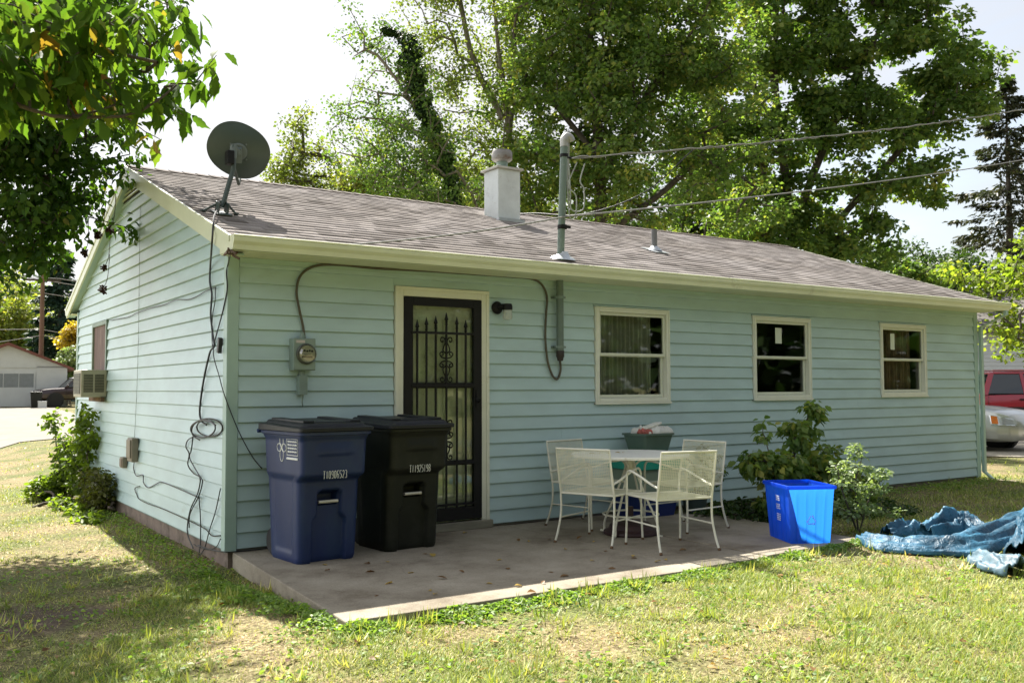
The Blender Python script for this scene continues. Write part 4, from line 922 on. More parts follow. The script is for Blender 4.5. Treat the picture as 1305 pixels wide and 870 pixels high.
tx, ty = 3.25, -1.10
t = thing('patio_table', 'round cream iron patio table with fallen leaves on top', 'table', (tx, ty, pz))
mb = MB(); mb.lathe([(0.0, 0.705), (0.50, 0.705), (0.52, 0.708), (0.526, 0.70), (0.526, 0.685), (0.518, 0.683), (0.515, 0.698), (0.0, 0.698)], 72)
mb.build('table_top', plain('table_paint', (0.72, 0.72, 0.66), 0.5, var=0.07, vs=12, bump=0.25, bs=160, dirt=(0.45, 0.38, 0.25), ds=5, dthr=0.63), t, smooth=True)
for k in range(4):
    a_ = R(20+90*k); c_, s_ = math.cos(a_), math.sin(a_); f = lambda r_, z: (r_*c_, r_*s_, z)
    mb = MB(); mb.tube(spline([f(0.03, 0.66), f(0.06, 0.55), f(0.14, 0.36), f(0.235, 0.17), f(0.27, 0.08), f(0.275, 0.012), f(0.31, 0.006)], 6), 0.010, 8); mb.build('leg', IRON, t, smooth=True)
    mb = MB(); mb.tube(spline([f(0.025, 0.56), f(0.06, 0.62), f(0.13, 0.655), f(0.28, 0.66), f(0.42, 0.69)], 6), 0.009, 8); mb.build('brace', IRON, t, smooth=True)
mb = MB(); mb.tube([(0.245*math.cos(2*math.pi*i/48), 0.245*math.sin(2*math.pi*i/48), 0.175) for i in range(48)], 0.0085, 8, closed=True); mb.build('ring', IRON, t, smooth=True)
mb = MB(); mb.tube([(0, 0, 0.54), (0, 0, 0.70)], 0.028, 16); mb.build('hub', IRON, t, smooth=True)
t = thing('umbrella_base', 'dark maroon round umbrella base under the patio table', 'umbrella base', (tx, ty, pz))
mb = MB(); mb.lathe([(0.0, 0.0), (0.235, 0.0), (0.245, 0.012), (0.24, 0.03), (0.20, 0.05), (0.185, 0.085), (0.16, 0.10), (0.06, 0.108), (0.0, 0.108)], 48); mb.build('weight', plain('maroon_concrete', (0.045, 0.02, 0.022), 0.6, var=0.3), t, smooth=True)
mb = MB(); mb.tube([(0, 0, 0.1), (0, 0, 0.24)], 0.024, 16); mb.build('socket', plain('maroon_socket', (0.05, 0.025, 0.025), 0.5), t, smooth=True)

# storage boxes stacked against the wall, behind the table ------------------------
def tub(mb, w0, d0, w1, d1, z0, z1, cx=0, cy=0, th=0.006, rimw=0.014, inner=True):
    def rr(w_, d_, z, cr=0.03):
        P = []
        for (sx, sy, a0) in ((1, -1, -90), (1, 1, 0), (-1, 1, 90), (-1, -1, 180)):
            for k in range(5): a_ = R(a0+90*k/4); P.append((cx+sx*(w_/2-cr)+cr*math.cos(a_), cy+sy*(d_/2-cr)+cr*math.sin(a_), z))
        return P
    zr = z1-0.022
    rings = [rr(w0, d0, z0), rr(w1, d1, zr), rr(w1+rimw*2, d1+rimw*2, zr+0.002), rr(w1+rimw*2, d1+rimw*2, z1), rr(w1-th*2, d1-th*2, z1)]
    if inner: rings += [rr(w0-th*2, d0-th*2, z0+th)]
    mb.loft(rings, True, True)
bx_, by_ = 4.17, -0.27
t = thing('blue_storage_box', 'dark blue storage box at the bottom of the stack behind table', 'storage box', (bx_, by_, pz), R(2)); mb = MB(); tub(mb, 0.50, 0.34, 0.56, 0.40, 0, 0.22); mb.build('tub', plain('navy_tub', (0.01, 0.028, 0.15), 0.4), t, smooth=True)
CL, nt, b, o = newmat('clear_tub'); b.inputs['Base Color'].default_value = (0.33, 0.42, 0.33, 1); b.inputs['Roughness'].default_value = 0.3; b.inputs['Transmission Weight'].default_value = 0.25; b.inputs['IOR'].default_value = 1.15
t = thing('clear_storage_box', 'clear green storage box with teal lid standing on the blue box', 'storage box', (bx_+0.02, by_, pz+0.225), R(-3)); mb = MB(); tub(mb, 0.52, 0.36, 0.60, 0.42, 0, 0.27); mb.build('tub', CL, t, smooth=True)
TEAL = plain('teal_lid', (0.012, 0.27, 0.19), 0.35, var=0.08)
mb = MB()
def rr2(w_, d_, z, cr=0.035):
    P = []
    for (sx, sy, a0) in ((1, -1, -90), (1, 1, 0), (-1, 1, 90), (-1, -1, 180)):
        for k in range(5): a_ = R(a0+90*k/4); P.append((sx*(w_/2-cr)+cr*math.cos(a_), sy*(d_/2-cr)+cr*math.sin(a_), z))
    return P
mb.loft([rr2(0.66, 0.48, 0.252), rr2(0.67, 0.49, 0.26), rr2(0.655, 0.475, 0.385), rr2(0.61, 0.43, 0.40), rr2(0.58, 0.40, 0.392)]); lid = mb.build('lid', TEAL, t, smooth=True)
mb = MB(); mb.tube([(x*1.01, y*1.01, z) for x, y, z in rr2(0.655, 0.475, 0.398)], 0.007, 6, closed=True); mb.build('lid_edge', plain('pale_edge', (0.6, 0.66, 0.56), 0.5), lid)
t = thing('grey_tub', 'grey green recycling tub on teal lid filled with white cloths', 'tub', (bx_+0.045, by_, pz+0.63), R(3)); mb = MB(); tub(mb, 0.33, 0.25, 0.41, 0.32, 0, 0.20); mb.build('tub', plain('grey_green_tub', (0.10, 0.15, 0.12), 0.45, var=0.12), t, smooth=True)
def crumple(name, mat, parent, W, D_, H, seed, M, nx=46, ny=34, base=0.0, rough_=1.0, taper=True):
    rg = np.random.default_rng(seed); u, v = np.meshgrid(np.linspace(-1, 1, nx), np.linspace(-1, 1, ny), indexing='ij')
    z = np.zeros_like(u)
    for k in range(9):
        a_ = rg.random()*np.pi; fq = rg.uniform(1.2, 5.0); ph = rg.random()*6.28; s_ = np.sin((u*np.cos(a_)+v*np.sin(a_))*fq*2+ph+0.8*np.sin(3*u+ph)+0.8*np.sin(2.5*v-ph)); z += (1-np.abs(s_))**1.5/fq*1.3
    z = z/z.max(); edge = np.clip((1-np.maximum(abs(u), abs(v)))*5, 0, 1)**0.6 if taper else 1
    Z = base+H*(0.35*edge+0.65*z*edge*rough_)
    x = u*W/2*(1+0.06*np.sin(v*7+seed)); y = v*D_/2*(1+0.06*np.sin(u*6+seed))
    V = [M @ Vector((a, b_, c_)) for a, b_, c_ in zip(x.ravel(), y.ravel(), Z.ravel())]
    F = [(i*ny+j, (i+1)*ny+j, (i+1)*ny+j+1, i*ny+j+1) for i in range(nx-1) for j in range(ny-1)]
    o = npmesh(name, np.array(V), np.array(F), mat, parent, smooth=True); md = o.modifiers.new('thickness', 'SOLIDIFY'); md.thickness = 0.004; return o
CLOTH = plain('white_cloth', (0.66, 0.66, 0.62), 0.8, var=0.06)
o = crumple('cloth_bundle', CLOTH, None, 0.35, 0.28, 0.10, 3, Matrix.Translation((bx_+0.075, by_-0.02, pz+0.82)) @ Matrix.Rotation(R(4), 4, 'Z')); tag(o, 'crumpled white cloth heaped in the grey green tub', 'cloth')
mb = MB(); mb.box(-0.16, 0.16, -0.045, 0.045, -0.012, 0.012, Matrix.Translation((bx_+0.03, by_-0.06, pz+0.905)) @ Matrix.Rotation(R(-9), 4, 'Y') @ Matrix.Rotation(R(18), 4, 'Z')); tag(mb.build('folded_paper', plain('paper_roll', (0.72, 0.72, 0.66), 0.7), bevel=0.01), 'long folded white bundle lying on top of the cloth', 'bundle')
o = crumple('red_rag', plain('red_rag', (0.42, 0.12, 0.10), 0.85, var=0.4, vs=30), None, 0.11, 0.12, 0.07, 8, Matrix.Translation((bx_-0.09, by_-0.10, pz+0.825)), 18, 18); tag(o, 'small red and white rag at the left rim of the tub', 'rag')

# blue recycling bin on the patio corner ------------------------------------------
TB, nt, b, o = newmat('blue_bin_plastic'); Lk = nt.links.new
b.inputs['Roughness'].default_value = 0.42
n1 = N(nt, 'ShaderNodeTexNoise', Scale=7.0, Detail=8.0, Roughness=0.75); Lk(objco(nt, (1, 1, 0.4)), n1.inputs['Vector']); Lk(ramp(nt, n1.outputs['Fac'], [(0.35, (0.010, 0.075, 0.52)), (0.55, (0.012, 0.10, 0.70)), (0.72, (0.06, 0.17, 0.72))]), b.inputs['Base Color'])
tl = N(nt, 'ShaderNodeBsdfTranslucent'); tl.inputs['Color'].default_value = (0.03, 0.30, 1.0, 1); ms = nt.nodes.new('ShaderNodeMixShader'); ms.inputs['Fac'].default_value = 0.5
Lk(b.outputs['BSDF'], ms.inputs[1]); Lk(tl.outputs['BSDF'], ms.inputs[2]); Lk(ms.outputs[0], o.inputs['Surface'])
t = thing('recycling_bin', 'bright blue open recycling bin at the right edge of patio', 'recycling bin', (4.20, -2.17, -0.019), R(-27))
def binring(w_, d_, z, groove=0.0):
    P = []; n = 28
    def gr(s, q): return groove if (0.18 < abs(q) < 0.24 or 0.60 < abs(q) < 0.66) else 0
    for i in range(n): q = -1+2*i/n; P.append((q*w_/2, -d_/2+gr(0, q), z))
    for i in range(n): q = -1+2*i/n; P.append((w_/2-gr(0, q), q*d_/2, z))
    for i in range(n): q = 1-2*i/n; P.append((q*w_/2, d_/2-gr(0, q), z))
    for i in range(n): q = 1-2*i/n; P.append((-w_/2+gr(0, q), q*d_/2, z))
    return P
mb = MB(); rings = [binring(0.335, 0.43, 0.0, 0.004), binring(0.34, 0.435, 0.012, 0.006)]+[binring(0.34+0.055*z/0.45, 0.435+0.065*z/0.45, z, 0.007) for z in (0.05, 0.15, 0.25, 0.35, 0.43)]+[binring(0.40, 0.505, 0.452)]
mb.loft(rings, True, False); mb.build('bin_wall', TB, t, smooth=True, angle=40)
mb = MB(); mb.tube([(x, y, 0.468) for x, y, z in ((-0.208, -0.262, 0), (0.208, -0.262, 0), (0.208, 0.262, 0), (-0.208, 0.262, 0))], 0.009, 8, closed=True)
ro = [binring(0.402, 0.507, 0.446), binring(0.424, 0.529, 0.448), binring(0.426, 0.531, 0.476), binring(0.402, 0.507, 0.478), binring(0.400, 0.505, 0.45)]
mb = MB(); mb.loft(ro+[ro[0]], False, False); mb.build('rim', TB, t, smooth=True, angle=40)
WHM = plain('printed_white', (0.6, 0.66, 0.8), 0.6)
mb = MB()
def mk(y, z, a, b_): mb.box(-0.1735-0.0275*(z/0.45)-0.0015, -0.1735-0.0275*(z/0.45)-0.0005, y-a, y+a, z-b_, z+b_)
rgb = random.Random(2)
for zc in (0.355, 0.285, 0.205):                                     # three printed blocks of worn marks
    for r_ in range(3 if zc > 0.21 else 4):
        for c_ in range(4): mk(-0.02+(c_-1.5)*0.020+rgb.uniform(-.003, .003), zc+0.016-r_*0.016, 0.007, 0.005)
mb.build('printed_mark', WHM, t)
mb = MB()                                                            # faint triangle of arrows on the front
for k in range(3):
    a_ = R(90+120*k); b0 = R(90+120*(k+1)); P0 = Vector((math.cos(a_), 0, math.sin(a_)))*0.052; P1 = Vector((math.cos(b0), 0, math.sin(b0)))*0.052
    q0, q1 = P0.lerp(P1, 0.14), P0.lerp(P1, 0.72); c0 = Vector((0.0, -0.2435, 0.19))
    def sl_(p): return c0+p+Vector((0, -(p.z)*0.072, 0))
    mb.tube([sl_(q0), sl_(q1)], 0.005, 4); mb.tube([sl_(q1), sl_(P0.lerp(P1, 0.92))], [0.013, 0.001], 4)
EM, nt, b, o = newmat('faint_print'); b.inputs['Base Color'].default_value = (0.40, 0.62, 1.0, 1); tl = N(nt, 'ShaderNodeBsdfTranslucent'); tl.inputs['Color'].default_value = (0.5, 0.8, 1.0, 1); ms = nt.nodes.new('ShaderNodeMixShader'); ms.inputs['Fac'].default_value = 0.5
nt.links.new(b.outputs['BSDF'], ms.inputs[1]); nt.links.new(tl.outputs[0], ms.inputs[2]); nt.links.new(ms.outputs[0], o.inputs['Surface'])
mb.build('arrow_emblem', EM, t)

# potted plant, hose ----------------------------------------------------------------
t = thing('flower_pot', 'grey green plastic pot against the wall behind the right chair', 'plant pot', (4.86, -0.27, -0.07))
mb = MB(); mb.lathe([(0.0, 0), (0.10, 0), (0.135, 0.20), (0.15, 0.205), (0.15, 0.235), (0.135, 0.235), (0.125, 0.20), (0, 0.20)], 28); mb.build('pot', plain('pot_plastic', (0.07, 0.10, 0.10), 0.5), t, smooth=True)
mb = MB(); P = spline([(5.02, -0.10, -0.06), (5.0, -0.14, 0.25), (4.98, -0.16, 0.40), (4.90, -0.12, 0.50), (4.82, -0.09, 0.46)], 8); mb.tube(P, 0.012, 8)
tag(mb.build('garden_hose', plain('hose_rubber', (0.012, 0.018, 0.035), 0.4), smooth=True), 'short arc of dark hose rising beside the pot', 'hose')

# tarp ---------------------------------------------------------------------------------
TM, nt, b, o = newmat('blue_tarp'); Lk = nt.links.new
n1 = N(nt, 'ShaderNodeTexNoise', Scale=3.0, Detail=5.0); Lk(objco(nt), n1.inputs['Vector'])
Lk(ramp(nt, n1.outputs['Fac'], [(0.35, (0.008, 0.05, 0.09)), (0.55, (0.022, 0.11, 0.19)), (0.75, (0.08, 0.21, 0.29))]), b.inputs['Base Color']); b.inputs['Roughness'].default_value = 0.5; b.inputs['Specular IOR Level'].default_value = 0.4
n2 = N(nt, 'ShaderNodeTexVoronoi', Scale=22.0); n2.feature = 'DISTANCE_TO_EDGE'; Lk(objco(nt), n2.inputs['Vector']); n3 = N(nt, 'ShaderNodeTexNoise', Scale=14.0, Detail=6.0, Distortion=1.5); Lk(objco(nt), n3.inputs['Vector'])
mv = N(nt, 'ShaderNodeMix', data_type='VECTOR'); mv.inputs['Factor'].default_value = 0.10; Lk(objco(nt), mv.inputs[4]); Lk(n3.outputs['Color'], mv.inputs[5])
vf = N(nt, 'ShaderNodeTexVoronoi', Scale=11.0); Lk(mv.outputs[1], vf.inputs['Vector']); vg = N(nt, 'ShaderNodeTexVoronoi', Scale=27.0); Lk(mv.outputs[1], vg.inputs['Vector'])
bp0 = N(nt, 'ShaderNodeBump', Strength=0.45, Distance=0.04); Lk(vf.outputs['Distance'], bp0.inputs['Height']); bp = N(nt, 'ShaderNodeBump', Strength=0.25, Distance=0.012); Lk(vg.outputs['Distance'], bp.inputs['Height']); Lk(bp0.outputs['Normal'], bp.inputs['Normal']); Lk(bp.outputs['Normal'], b.inputs['Normal'])
t = thing('tarp', 'crumpled blue tarp heaped on the lawn at the right', 'tarp', (0, 0, 0))
def fold_strip(path, wid, hgt, seed, name='tarp_fold', nu=90, nv=40, mat=None):
    """a length of gathered sheet along a ground path, ridged lengthwise, edges tucked under"""
    rg = np.random.default_rng(seed); P = spline([Vector((x, y, 0)) for x, y in path], 12); P = [P[int(i*(len(P)-1)/(nu-1))] for i in range(nu)] if False else P
    L_ = len(P); V = []
    ph = rg.random(8)*6.28
    for i in range(L_):
        u = i/(L_-1); t_ = (P[min(i+1, L_-1)]-P[max(i-1, 0)]).normalized(); nrm = Vector((-t_.y, t_.x, 0))
        W = np.interp(u, [k/(len(wid)-1) for k in range(len(wid))], wid); H = np.interp(u, [k/(len(hgt)-1) for k in range(len(hgt))], hgt)
        for j in range(nv):
            a_ = math.pi*(j/(nv-1)); v = math.cos(a_)
            prof = max(0, math.sin(a_))**0.7
            ridge = 0
            for k, fq in enumerate((1.7, 2.9, 4.6)):
                s_ = math.sin(v*fq*1.8+ph[k]+1.5*math.sin(u*(2.2+1.3*k)+ph[k+3])); ridge += (1-math.sqrt(s_*s_+0.012))/(1+0.8*k)
            s_ = math.sin(u*9+v*3.2+ph[6]+1.2*math.sin(v*2+ph[5])); ridge += 0.35*(1-math.sqrt(s_*s_+0.02))
            H_ = H*0.86; z = H_*prof*(0.46+0.40*ridge); s_ = math.sin(u*31+6*v+3*math.sin(v*7+u*5+ph[1])+ph[4]); s2 = math.sin(u*23-9*v+2.5*math.sin(u*11+ph[2])); z += H*prof*0.085*((1-abs(s_))+(1-abs(s2))-1)
            off = W*0.5*v*(1+0.10*math.sin(u*19+ph[2]+v*2)+0.06*math.sin(u*37+ph[4]))
            p = P[i]+nrm*off; V.append((p.x, p.y, g1(p.x, p.y)+0.012+z))
    V = np.array(V); F = np.array([(i*nv+j, (i+1)*nv+j, (i+1)*nv+j+1, i*nv+j+1) for i in range(L_-1) for j in range(nv-1)])
    o = npmesh(name, V, F, mat or TM, t, smooth=True); md = o.modifiers.new('thickness', 'SOLIDIFY'); md.thickness = 0.006; return o
def gp2(x, y, z=-0.07): p = onp(x, y, 2, z); return (p.x, p.y)
fold_strip([gp2(1101, 694), gp2(1140, 704), gp2(1190, 706), gp2(1240, 704), gp2(1290, 690), gp2(1345, 668)], [0.16, 0.36, 0.44, 0.42, 0.40, 0.46], [0.08, 0.11, 0.13, 0.15, 0.22, 0.30], 1)
fold_strip([gp2(1130, 690), gp2(1160, 688), gp2(1200, 690)], [0.15, 0.28, 0.2], [0.12, 0.18, 0.08], 5, mat=TM)
fold_strip([gp2(1178, 692), gp2(1205, 686), gp2(1232, 686), gp2(1262, 692)], [0.16, 0.36, 0.34, 0.15], [0.16, 0.27, 0.25, 0.12], 2)
fold_strip([gp2(1312, 716), gp2(1325, 698), gp2(1345, 675), gp2(1385, 655)], [0.3, 0.42, 0.5, 0.4], [0.20, 0.36, 0.42, 0.3], 3)
fold_strip([gp2(1248, 718), gp2(1275, 728), gp2(1305, 736)], [0.2, 0.3, 0.3], [0.10, 0.13, 0.16], 4, mat=plain('pale_tarp', (0.07, 0.13, 0.17), 0.55, var=0.4, vs=8, bump=0.5, bs=20))
# ------------------------------------------------------------------ foliage tools
TQ = (np.array([[0, 0, 0], [-0.5, 0.45, 0.08], [0, 1, -0.03], [0.5, 0.45, 0.08]]), np.array([[0, 3, 2, 1]]))
_o = [(0, 0), (0.30, 0.16), (0.48, 0.40), (0.40, 0.55), (0.36, 0.60), (0.30, 0.74), (0.13, 0.90), (0, 1.06)]
_v = [[0, 0, 0], [0, 0.40, -0.02], [0, 0.74, -0.05], [0, 1.08, -0.12]]
_l = [[-0.30, 0.16, 0.05], [-0.50, 0.42, 0.10], [-0.30, 0.76, 0.03]]; _r = [[0.30, 0.14, 0.05], [0.48, 0.46, 0.10], [0.27, 0.78, 0.03]]
TO = (np.array(_v+_l+_r), np.array([[0, 1, 5, 4], [1, 2, 6, 5], [2, 3, 6, 6], [0, 7, 8, 1], [1, 8, 9, 2], [2, 9, 3, 3]]))
TO = (TO[0], np.array([[0, 1, 5, 4], [1, 2, 6, 5], [0, 7, 8, 1], [1, 8, 9, 2], [2, 9, 3, 6]]))
_x = [0.0, 0.17, 0.34, 0.30, 0.47, 0.36, 0.33, 0.15]; _y = [0.0, 0.10, 0.27, 0.36, 0.55, 0.62, 0.78, 0.86]
_mid = [[0, 0, 0], [0, 0.30, -0.01], [0, 0.58, -0.03], [0, 0.84, -0.08], [0, 1.12, -0.17]]
_side = lambda s: [[s*a, b_, 0.10*a/0.47-0.10*b_*b_] for a, b_ in zip(_x[1:], _y[1:])]
_V = _mid+_side(-1)+_side(1); _t = []
for o_ in (5, 12):
    q = [(0, o_, 1), (o_, o_+1, 1), (o_+1, o_+2, 1), (1, o_+2, 2), (o_+2, o_+3, 2), (o_+3, o_+4, 2), (2, o_+4, 3), (o_+4, o_+5, 3), (o_+5, o_+6, 3), (3, o_+6, 4)]
    _t += q if o_ == 12 else [(a, c_, b_) for a, b_, c_ in q]
TL = (np.array(_V), np.array(_t))
def frames(n, rg, droop=0.5, spread=0.8, out=None, outw=0.0):
    """direction d each leaf points in and its normal"""
    a_ = rg.random(n)*2*np.pi
    d = np.stack([np.cos(a_), np.sin(a_), -droop+rg.normal(0, 0.35, n)], 1)
    if out is not None: d = d+out*outw
    d /= np.linalg.norm(d, axis=1, keepdims=True)
    u = np.stack([rg.normal(0, spread, n), rg.normal(0, spread, n), np.ones(n)], 1)
    nrm = u-(u*d).sum(1, keepdims=True)*d; nrm /= np.linalg.norm(nrm, axis=1, keepdims=True)+1e-9
    return d, nrm
def leafmesh(name, P, size, d, nrm, v, mat, parent, tmpl=TQ, width=0.75, smooth=False):
    T, Fc = tmpl; n = len(P); s = np.cross(d, nrm); k = len(T)
    V = P[:, None, :]+size[:, None, None]*(T[None, :, 0:1]*width*s[:, None, :]+T[None, :, 1:2]*d[:, None, :]+T[None, :, 2:3]*nrm[:, None, :])
    F = (Fc[None]+(np.arange(n)*k)[:, None, None]).reshape(-1, Fc.shape[1])
    return npmesh(name, V.reshape(-1, 3), F, mat, parent, attr=np.repeat(np.clip(v, 0, 1), k), smooth=smooth)
def tubes_np(name, A, B, ra, rb, mat, parent, n=5):
    A = np.asarray(A, float); B = np.asarray(B, float); ra = np.asarray(ra, float); rb = np.asarray(rb, float)
    t = B-A; t /= np.linalg.norm(t, axis=1, keepdims=True)+1e-9
    up = np.where(abs(t[:, 2:3]) < 0.9, np.array([[0, 0, 1.0]]), np.array([[1.0, 0, 0]]))
    a_ = np.cross(t, up); a_ /= np.linalg.norm(a_, axis=1, keepdims=True); b_ = np.cross(t, a_)
    th_ = np.arange(n)*2*np.pi/n; cs = np.cos(th_)[None, :, None]; sn = np.sin(th_)[None, :, None]
    off = a_[:, None]*cs+b_[:, None]*sn
    R0 = A[:, None]+off*ra[:, None, None]; R1 = B[:, None]+off*rb[:, None, None]
    V = np.concatenate([R0, R1], 1).reshape(-1, 3); k = np.arange(n); q = np.stack([k, (k+1) % n, (k+1) % n+n, k+n], 1)
    F = (q[None]+(np.arange(len(A))*2*n)[:, None, None]).reshape(-1, 4)
    return npmesh(name, V, F, mat, parent, smooth=True)
def tree(name, label, cat, trunks, lobes, ncl, npl, ls, mat, seed, cr=0.5, bark=BARK, group=None, hole=0.0, hs=1.0, r0=0.012, pw=0.46, tmpl=TQ, flat=0.6,
         shell=2.2, droop=0.5, spread=0.8, width=0.75, step=0.45, vmean=0.5, bare=0, wood='trunk', vz=0.0, maxr=0.4, foli='crown'):
    """trunks: polylines from the ground up. lobes: (x,y,z,rx,ry,rz) volumes filled with leaf clusters joined by branches."""
    rg = np.random.default_rng(seed); base = Vector(trunks[0][0]); t = thing(name, label, cat, base, 0, group); b0 = np.array(base)
    pos = []; par = []
    for tr_ in trunks:
        P = spline([Vector(p) for p in tr_], 5); last = -1; acc = None
        for p in P:
            p = np.array(p)
            if acc is None or np.linalg.norm(p-acc) > step*0.7:
                pos.append(p+rg.normal(0, 0.02*step, 3)*(acc is not None)); par.append(last); last = len(pos)-1; acc = p
    lob = np.array(lobes, float); wt = (lob[:, 3]*lob[:, 4]*lob[:, 5])**0.8; wt /= wt.sum()
    C = []
    k3 = rg.normal(0, 1, (5, 3))*hs*1.6; ph = rg.random(5)*6.28
    while len(C) < ncl:
        l_ = lob[rg.choice(len(lob), p=wt)]; u = rg.normal(0, 1, 3); u /= np.linalg.norm(u); u *= rg.random()**(1/shell/1.3)
        p = l_[:3]+u*l_[3:6]
        if hole and np.sin(k3 @ p+ph).sum() < -2.2+hole*2: continue
        C.append(p)
    C = np.array(C); tp = np.array(pos); dm = np.linalg.norm(C[:, None]-tp[None], axis=2).min(1); C = C[np.argsort(dm)]
    cap = len(pos)+len(C)*14+10; PA = np.zeros((cap, 3)); PA[:len(pos)] = tp; n = len(pos); tips = []
    for c in C:
        dv = c-PA[:n]; dist = np.linalg.norm(dv, axis=1); cost = dist*(1+0.8*np.clip(-dv[:, 2]/(dist+0.1), 0, 1))
        i = int(cost.argmin()); L_ = dist[i]; m_ = max(1, int(L_/step)); prev = i; a0 = PA[i].copy()
        side_ = rg.normal(0, 0.08*L_, 3); side_[2] = abs(side_[2])*0.6+0.06*L_
        for k in range(1, m_+1):
            q = k/m_; p = a0+(c-a0)*q+side_*math.sin(math.pi*q)+rg.normal(0, 0.03*step, 3)*(k < m_)
            PA[n] = p; par.append(prev); prev = n; n += 1
        tips.append(prev)
    cnt = np.zeros(n); 
    for q in tips: cnt[q] += 1
    par = np.array(par)
    for i in range(n-1, -1, -1):
        if par[i] >= 0: cnt[par[i]] += cnt[i]
    cnt = np.maximum(cnt, 1); rad = np.minimum(r0*cnt**pw, maxr)
    nt_ = len(tp)
    for i in range(1, nt_):
        pass
    idx = np.where(par >= 0)[0]; ra = np.minimum(rad[par[idx]], rad[idx]*1.6)
    if bare:
        A = []; B = []
        for i in range(bare):
            q = PA[rg.choice(tips)] ; dd = rg.normal(0, 1, 3); dd[2] = abs(dd[2]); dd /= np.linalg.norm(dd)
            A.append(q); B.append(q+dd*rg.uniform(0.4, 1.2))
        bareA, bareB = np.array(A), np.array(B)
    SA, SB, s0, s1 = PA[par[idx]], PA[idx], ra, rad[idx]
    if bare: SA = np.concatenate([SA, bareA]); SB = np.concatenate([SB, bareB]); s0 = np.concatenate([s0, np.full(bare, 0.012)]); s1 = np.concatenate([s1, np.full(bare, 0.003)])
    tubes_np(wood, SA-b0, SB-b0, s0, s1, bark, t, 6)
    T = PA[tips]; P = np.repeat(T, npl, 0); cl = np.repeat(rg.normal(0, 0.10, len(T)), npl); N_ = len(P)
    off = rg.normal(0, 1, (N_, 3)); off *= (rg.random(N_)**0.5*cr/(np.linalg.norm(off, axis=1)+1e-6))[:, None]; off[:, 2] *= flat
    P = P+off; outv = off/(np.linalg.norm(off, axis=1, keepdims=True)+1e-6)
    d, nr = frames(N_, rg, droop, spread, outv, 0.7); size = ls*rg.uniform(0.65, 1.25, N_)
    v = vmean+cl+rg.normal(0, 0.14, N_)
    leafmesh(foli, P-b0, size, d, nr, v, mat, t, tmpl, width)
    return t

LM = leafmat('leaf_midgreen', [(0.0, (0.032, 0.06, 0.016)), (0.45, (0.078, 0.145, 0.038)), (0.8, (0.165, 0.235, 0.068)), (1.0, (0.30, 0.30, 0.08))], 0.45, tcol=(1.65, 1.75, 0.6))
LY = leafmat('leaf_yellowgreen', [(0.0, (0.055, 0.09, 0.02)), (0.45, (0.14, 0.185, 0.045)), (0.8, (0.24, 0.26, 0.07)), (1.0, (0.38, 0.33, 0.08))], 0.45, tcol=(1.65, 1.75, 0.6))
LD = leafmat('leaf_dark', [(0.0, (0.012, 0.030, 0.008)), (0.5, (0.028, 0.060, 0.014)), (1.0, (0.06, 0.10, 0.022))], 0.3)
LN = leafmat('leaf_near', [(0.0, (0.03, 0.07, 0.015)), (0.45, (0.07, 0.13, 0.022)), (0.72, (0.13, 0.19, 0.03)), (0.80, (0.30, 0.22, 0.05)), (0.9, (0.16, 0.06, 0.022)), (1.0, (0.10, 0.045, 0.025))], 0.5, 0.6, 0.15)
LB = leafmat('leaf_bright', [(0.0, (0.085, 0.13, 0.02)), (0.5, (0.17, 0.23, 0.035)), (1.0, (0.34, 0.34, 0.07))], 0.5)
LP = leafmat('leaf_pale', [(0.0, (0.10, 0.15, 0.07)), (0.5, (0.20, 0.27, 0.13)), (1.0, (0.40, 0.46, 0.26))], 0.3)
LSp = leafmat('needle_dark', [(0.0, (0.020, 0.030, 0.016)), (0.5, (0.045, 0.055, 0.032)), (1.0, (0.10, 0.085, 0.05))], 0.15)
LG = leafmat('needle_blue', [(0.0, (0.018, 0.045, 0.030)), (1.0, (0.045, 0.085, 0.055))], 0.15)
LS = leafmat('seed_brown', [(0.0, (0.05, 0.02, 0.012)), (1.0, (0.14, 0.06, 0.03))], 0.2)

def lobe(px, py, D, r, ry=None, rz=None):
    p = at(px, py, D); return (p.x, p.y, p.z, r, ry or r, rz or r)
def gr(px, D):
    p = at(px, 470, D); return Vector((p.x, p.y, g1(p.x, p.y)))
def tk(px, D, pts):                                                   # trunk line: foot then points at given depth
    return [tuple(gr(px, D))]+[tuple(at(a, b_, d)) for a, b_, d in pts]

# background trees, each its own thing
tg = 'tall trees behind the house'
tree('small_tree', 'low yellow green tree behind the ridge right of satellite dish', 'tree', [tk(470, 30, [(440, 240, 30), (415, 190, 30)])],
     [lobe(405, 215, 30, 1.4), lobe(455, 205, 30, 1.3), lobe(370, 225, 30, 1.1, rz=0.7), lobe(430, 235, 30, 1.8, rz=0.8), lobe(395, 170, 30, 0.8)], 190, 55, 0.11, LY, 11, 0.45, group=tg, r0=0.014, hole=0.2, bare=14)
tree('ivy_tree', 'leaning ivy covered trunk with thin crown left of chimney', 'tree', [tk(590, 27, [(585, 300, 27), (570, 215, 27), (545, 150, 27), (528, 100, 27), (520, 45, 27)]), [tuple(at(545, 130, 27)), tuple(at(500, 95, 27)), tuple(at(465, 88, 27))], [tuple(at(560, 180, 27)), tuple(at(480, 70, 26.5)), tuple(at(450, 72, 26.5))]],
     [lobe(470, 45, 27, 1.0, rz=1.0), lobe(530, 90, 26.5, 0.8), lobe(500, 130, 27, 1.1), lobe(490, 200, 27, 1.7), lobe(540, 215, 27, 1.6), lobe(455, 150, 27, 0.8), lobe(530, 170, 26, 1.0), lobe(560, 240, 26, 1.6)], 230, 55, 0.10, LM, 12, 0.42, bark=BARKL, group=tg, bare=40, hole=0.25, shell=1.6)
it = bpy.data.objects['ivy_tree']; rg = np.random.default_rng(5); base = np.array(it.location)
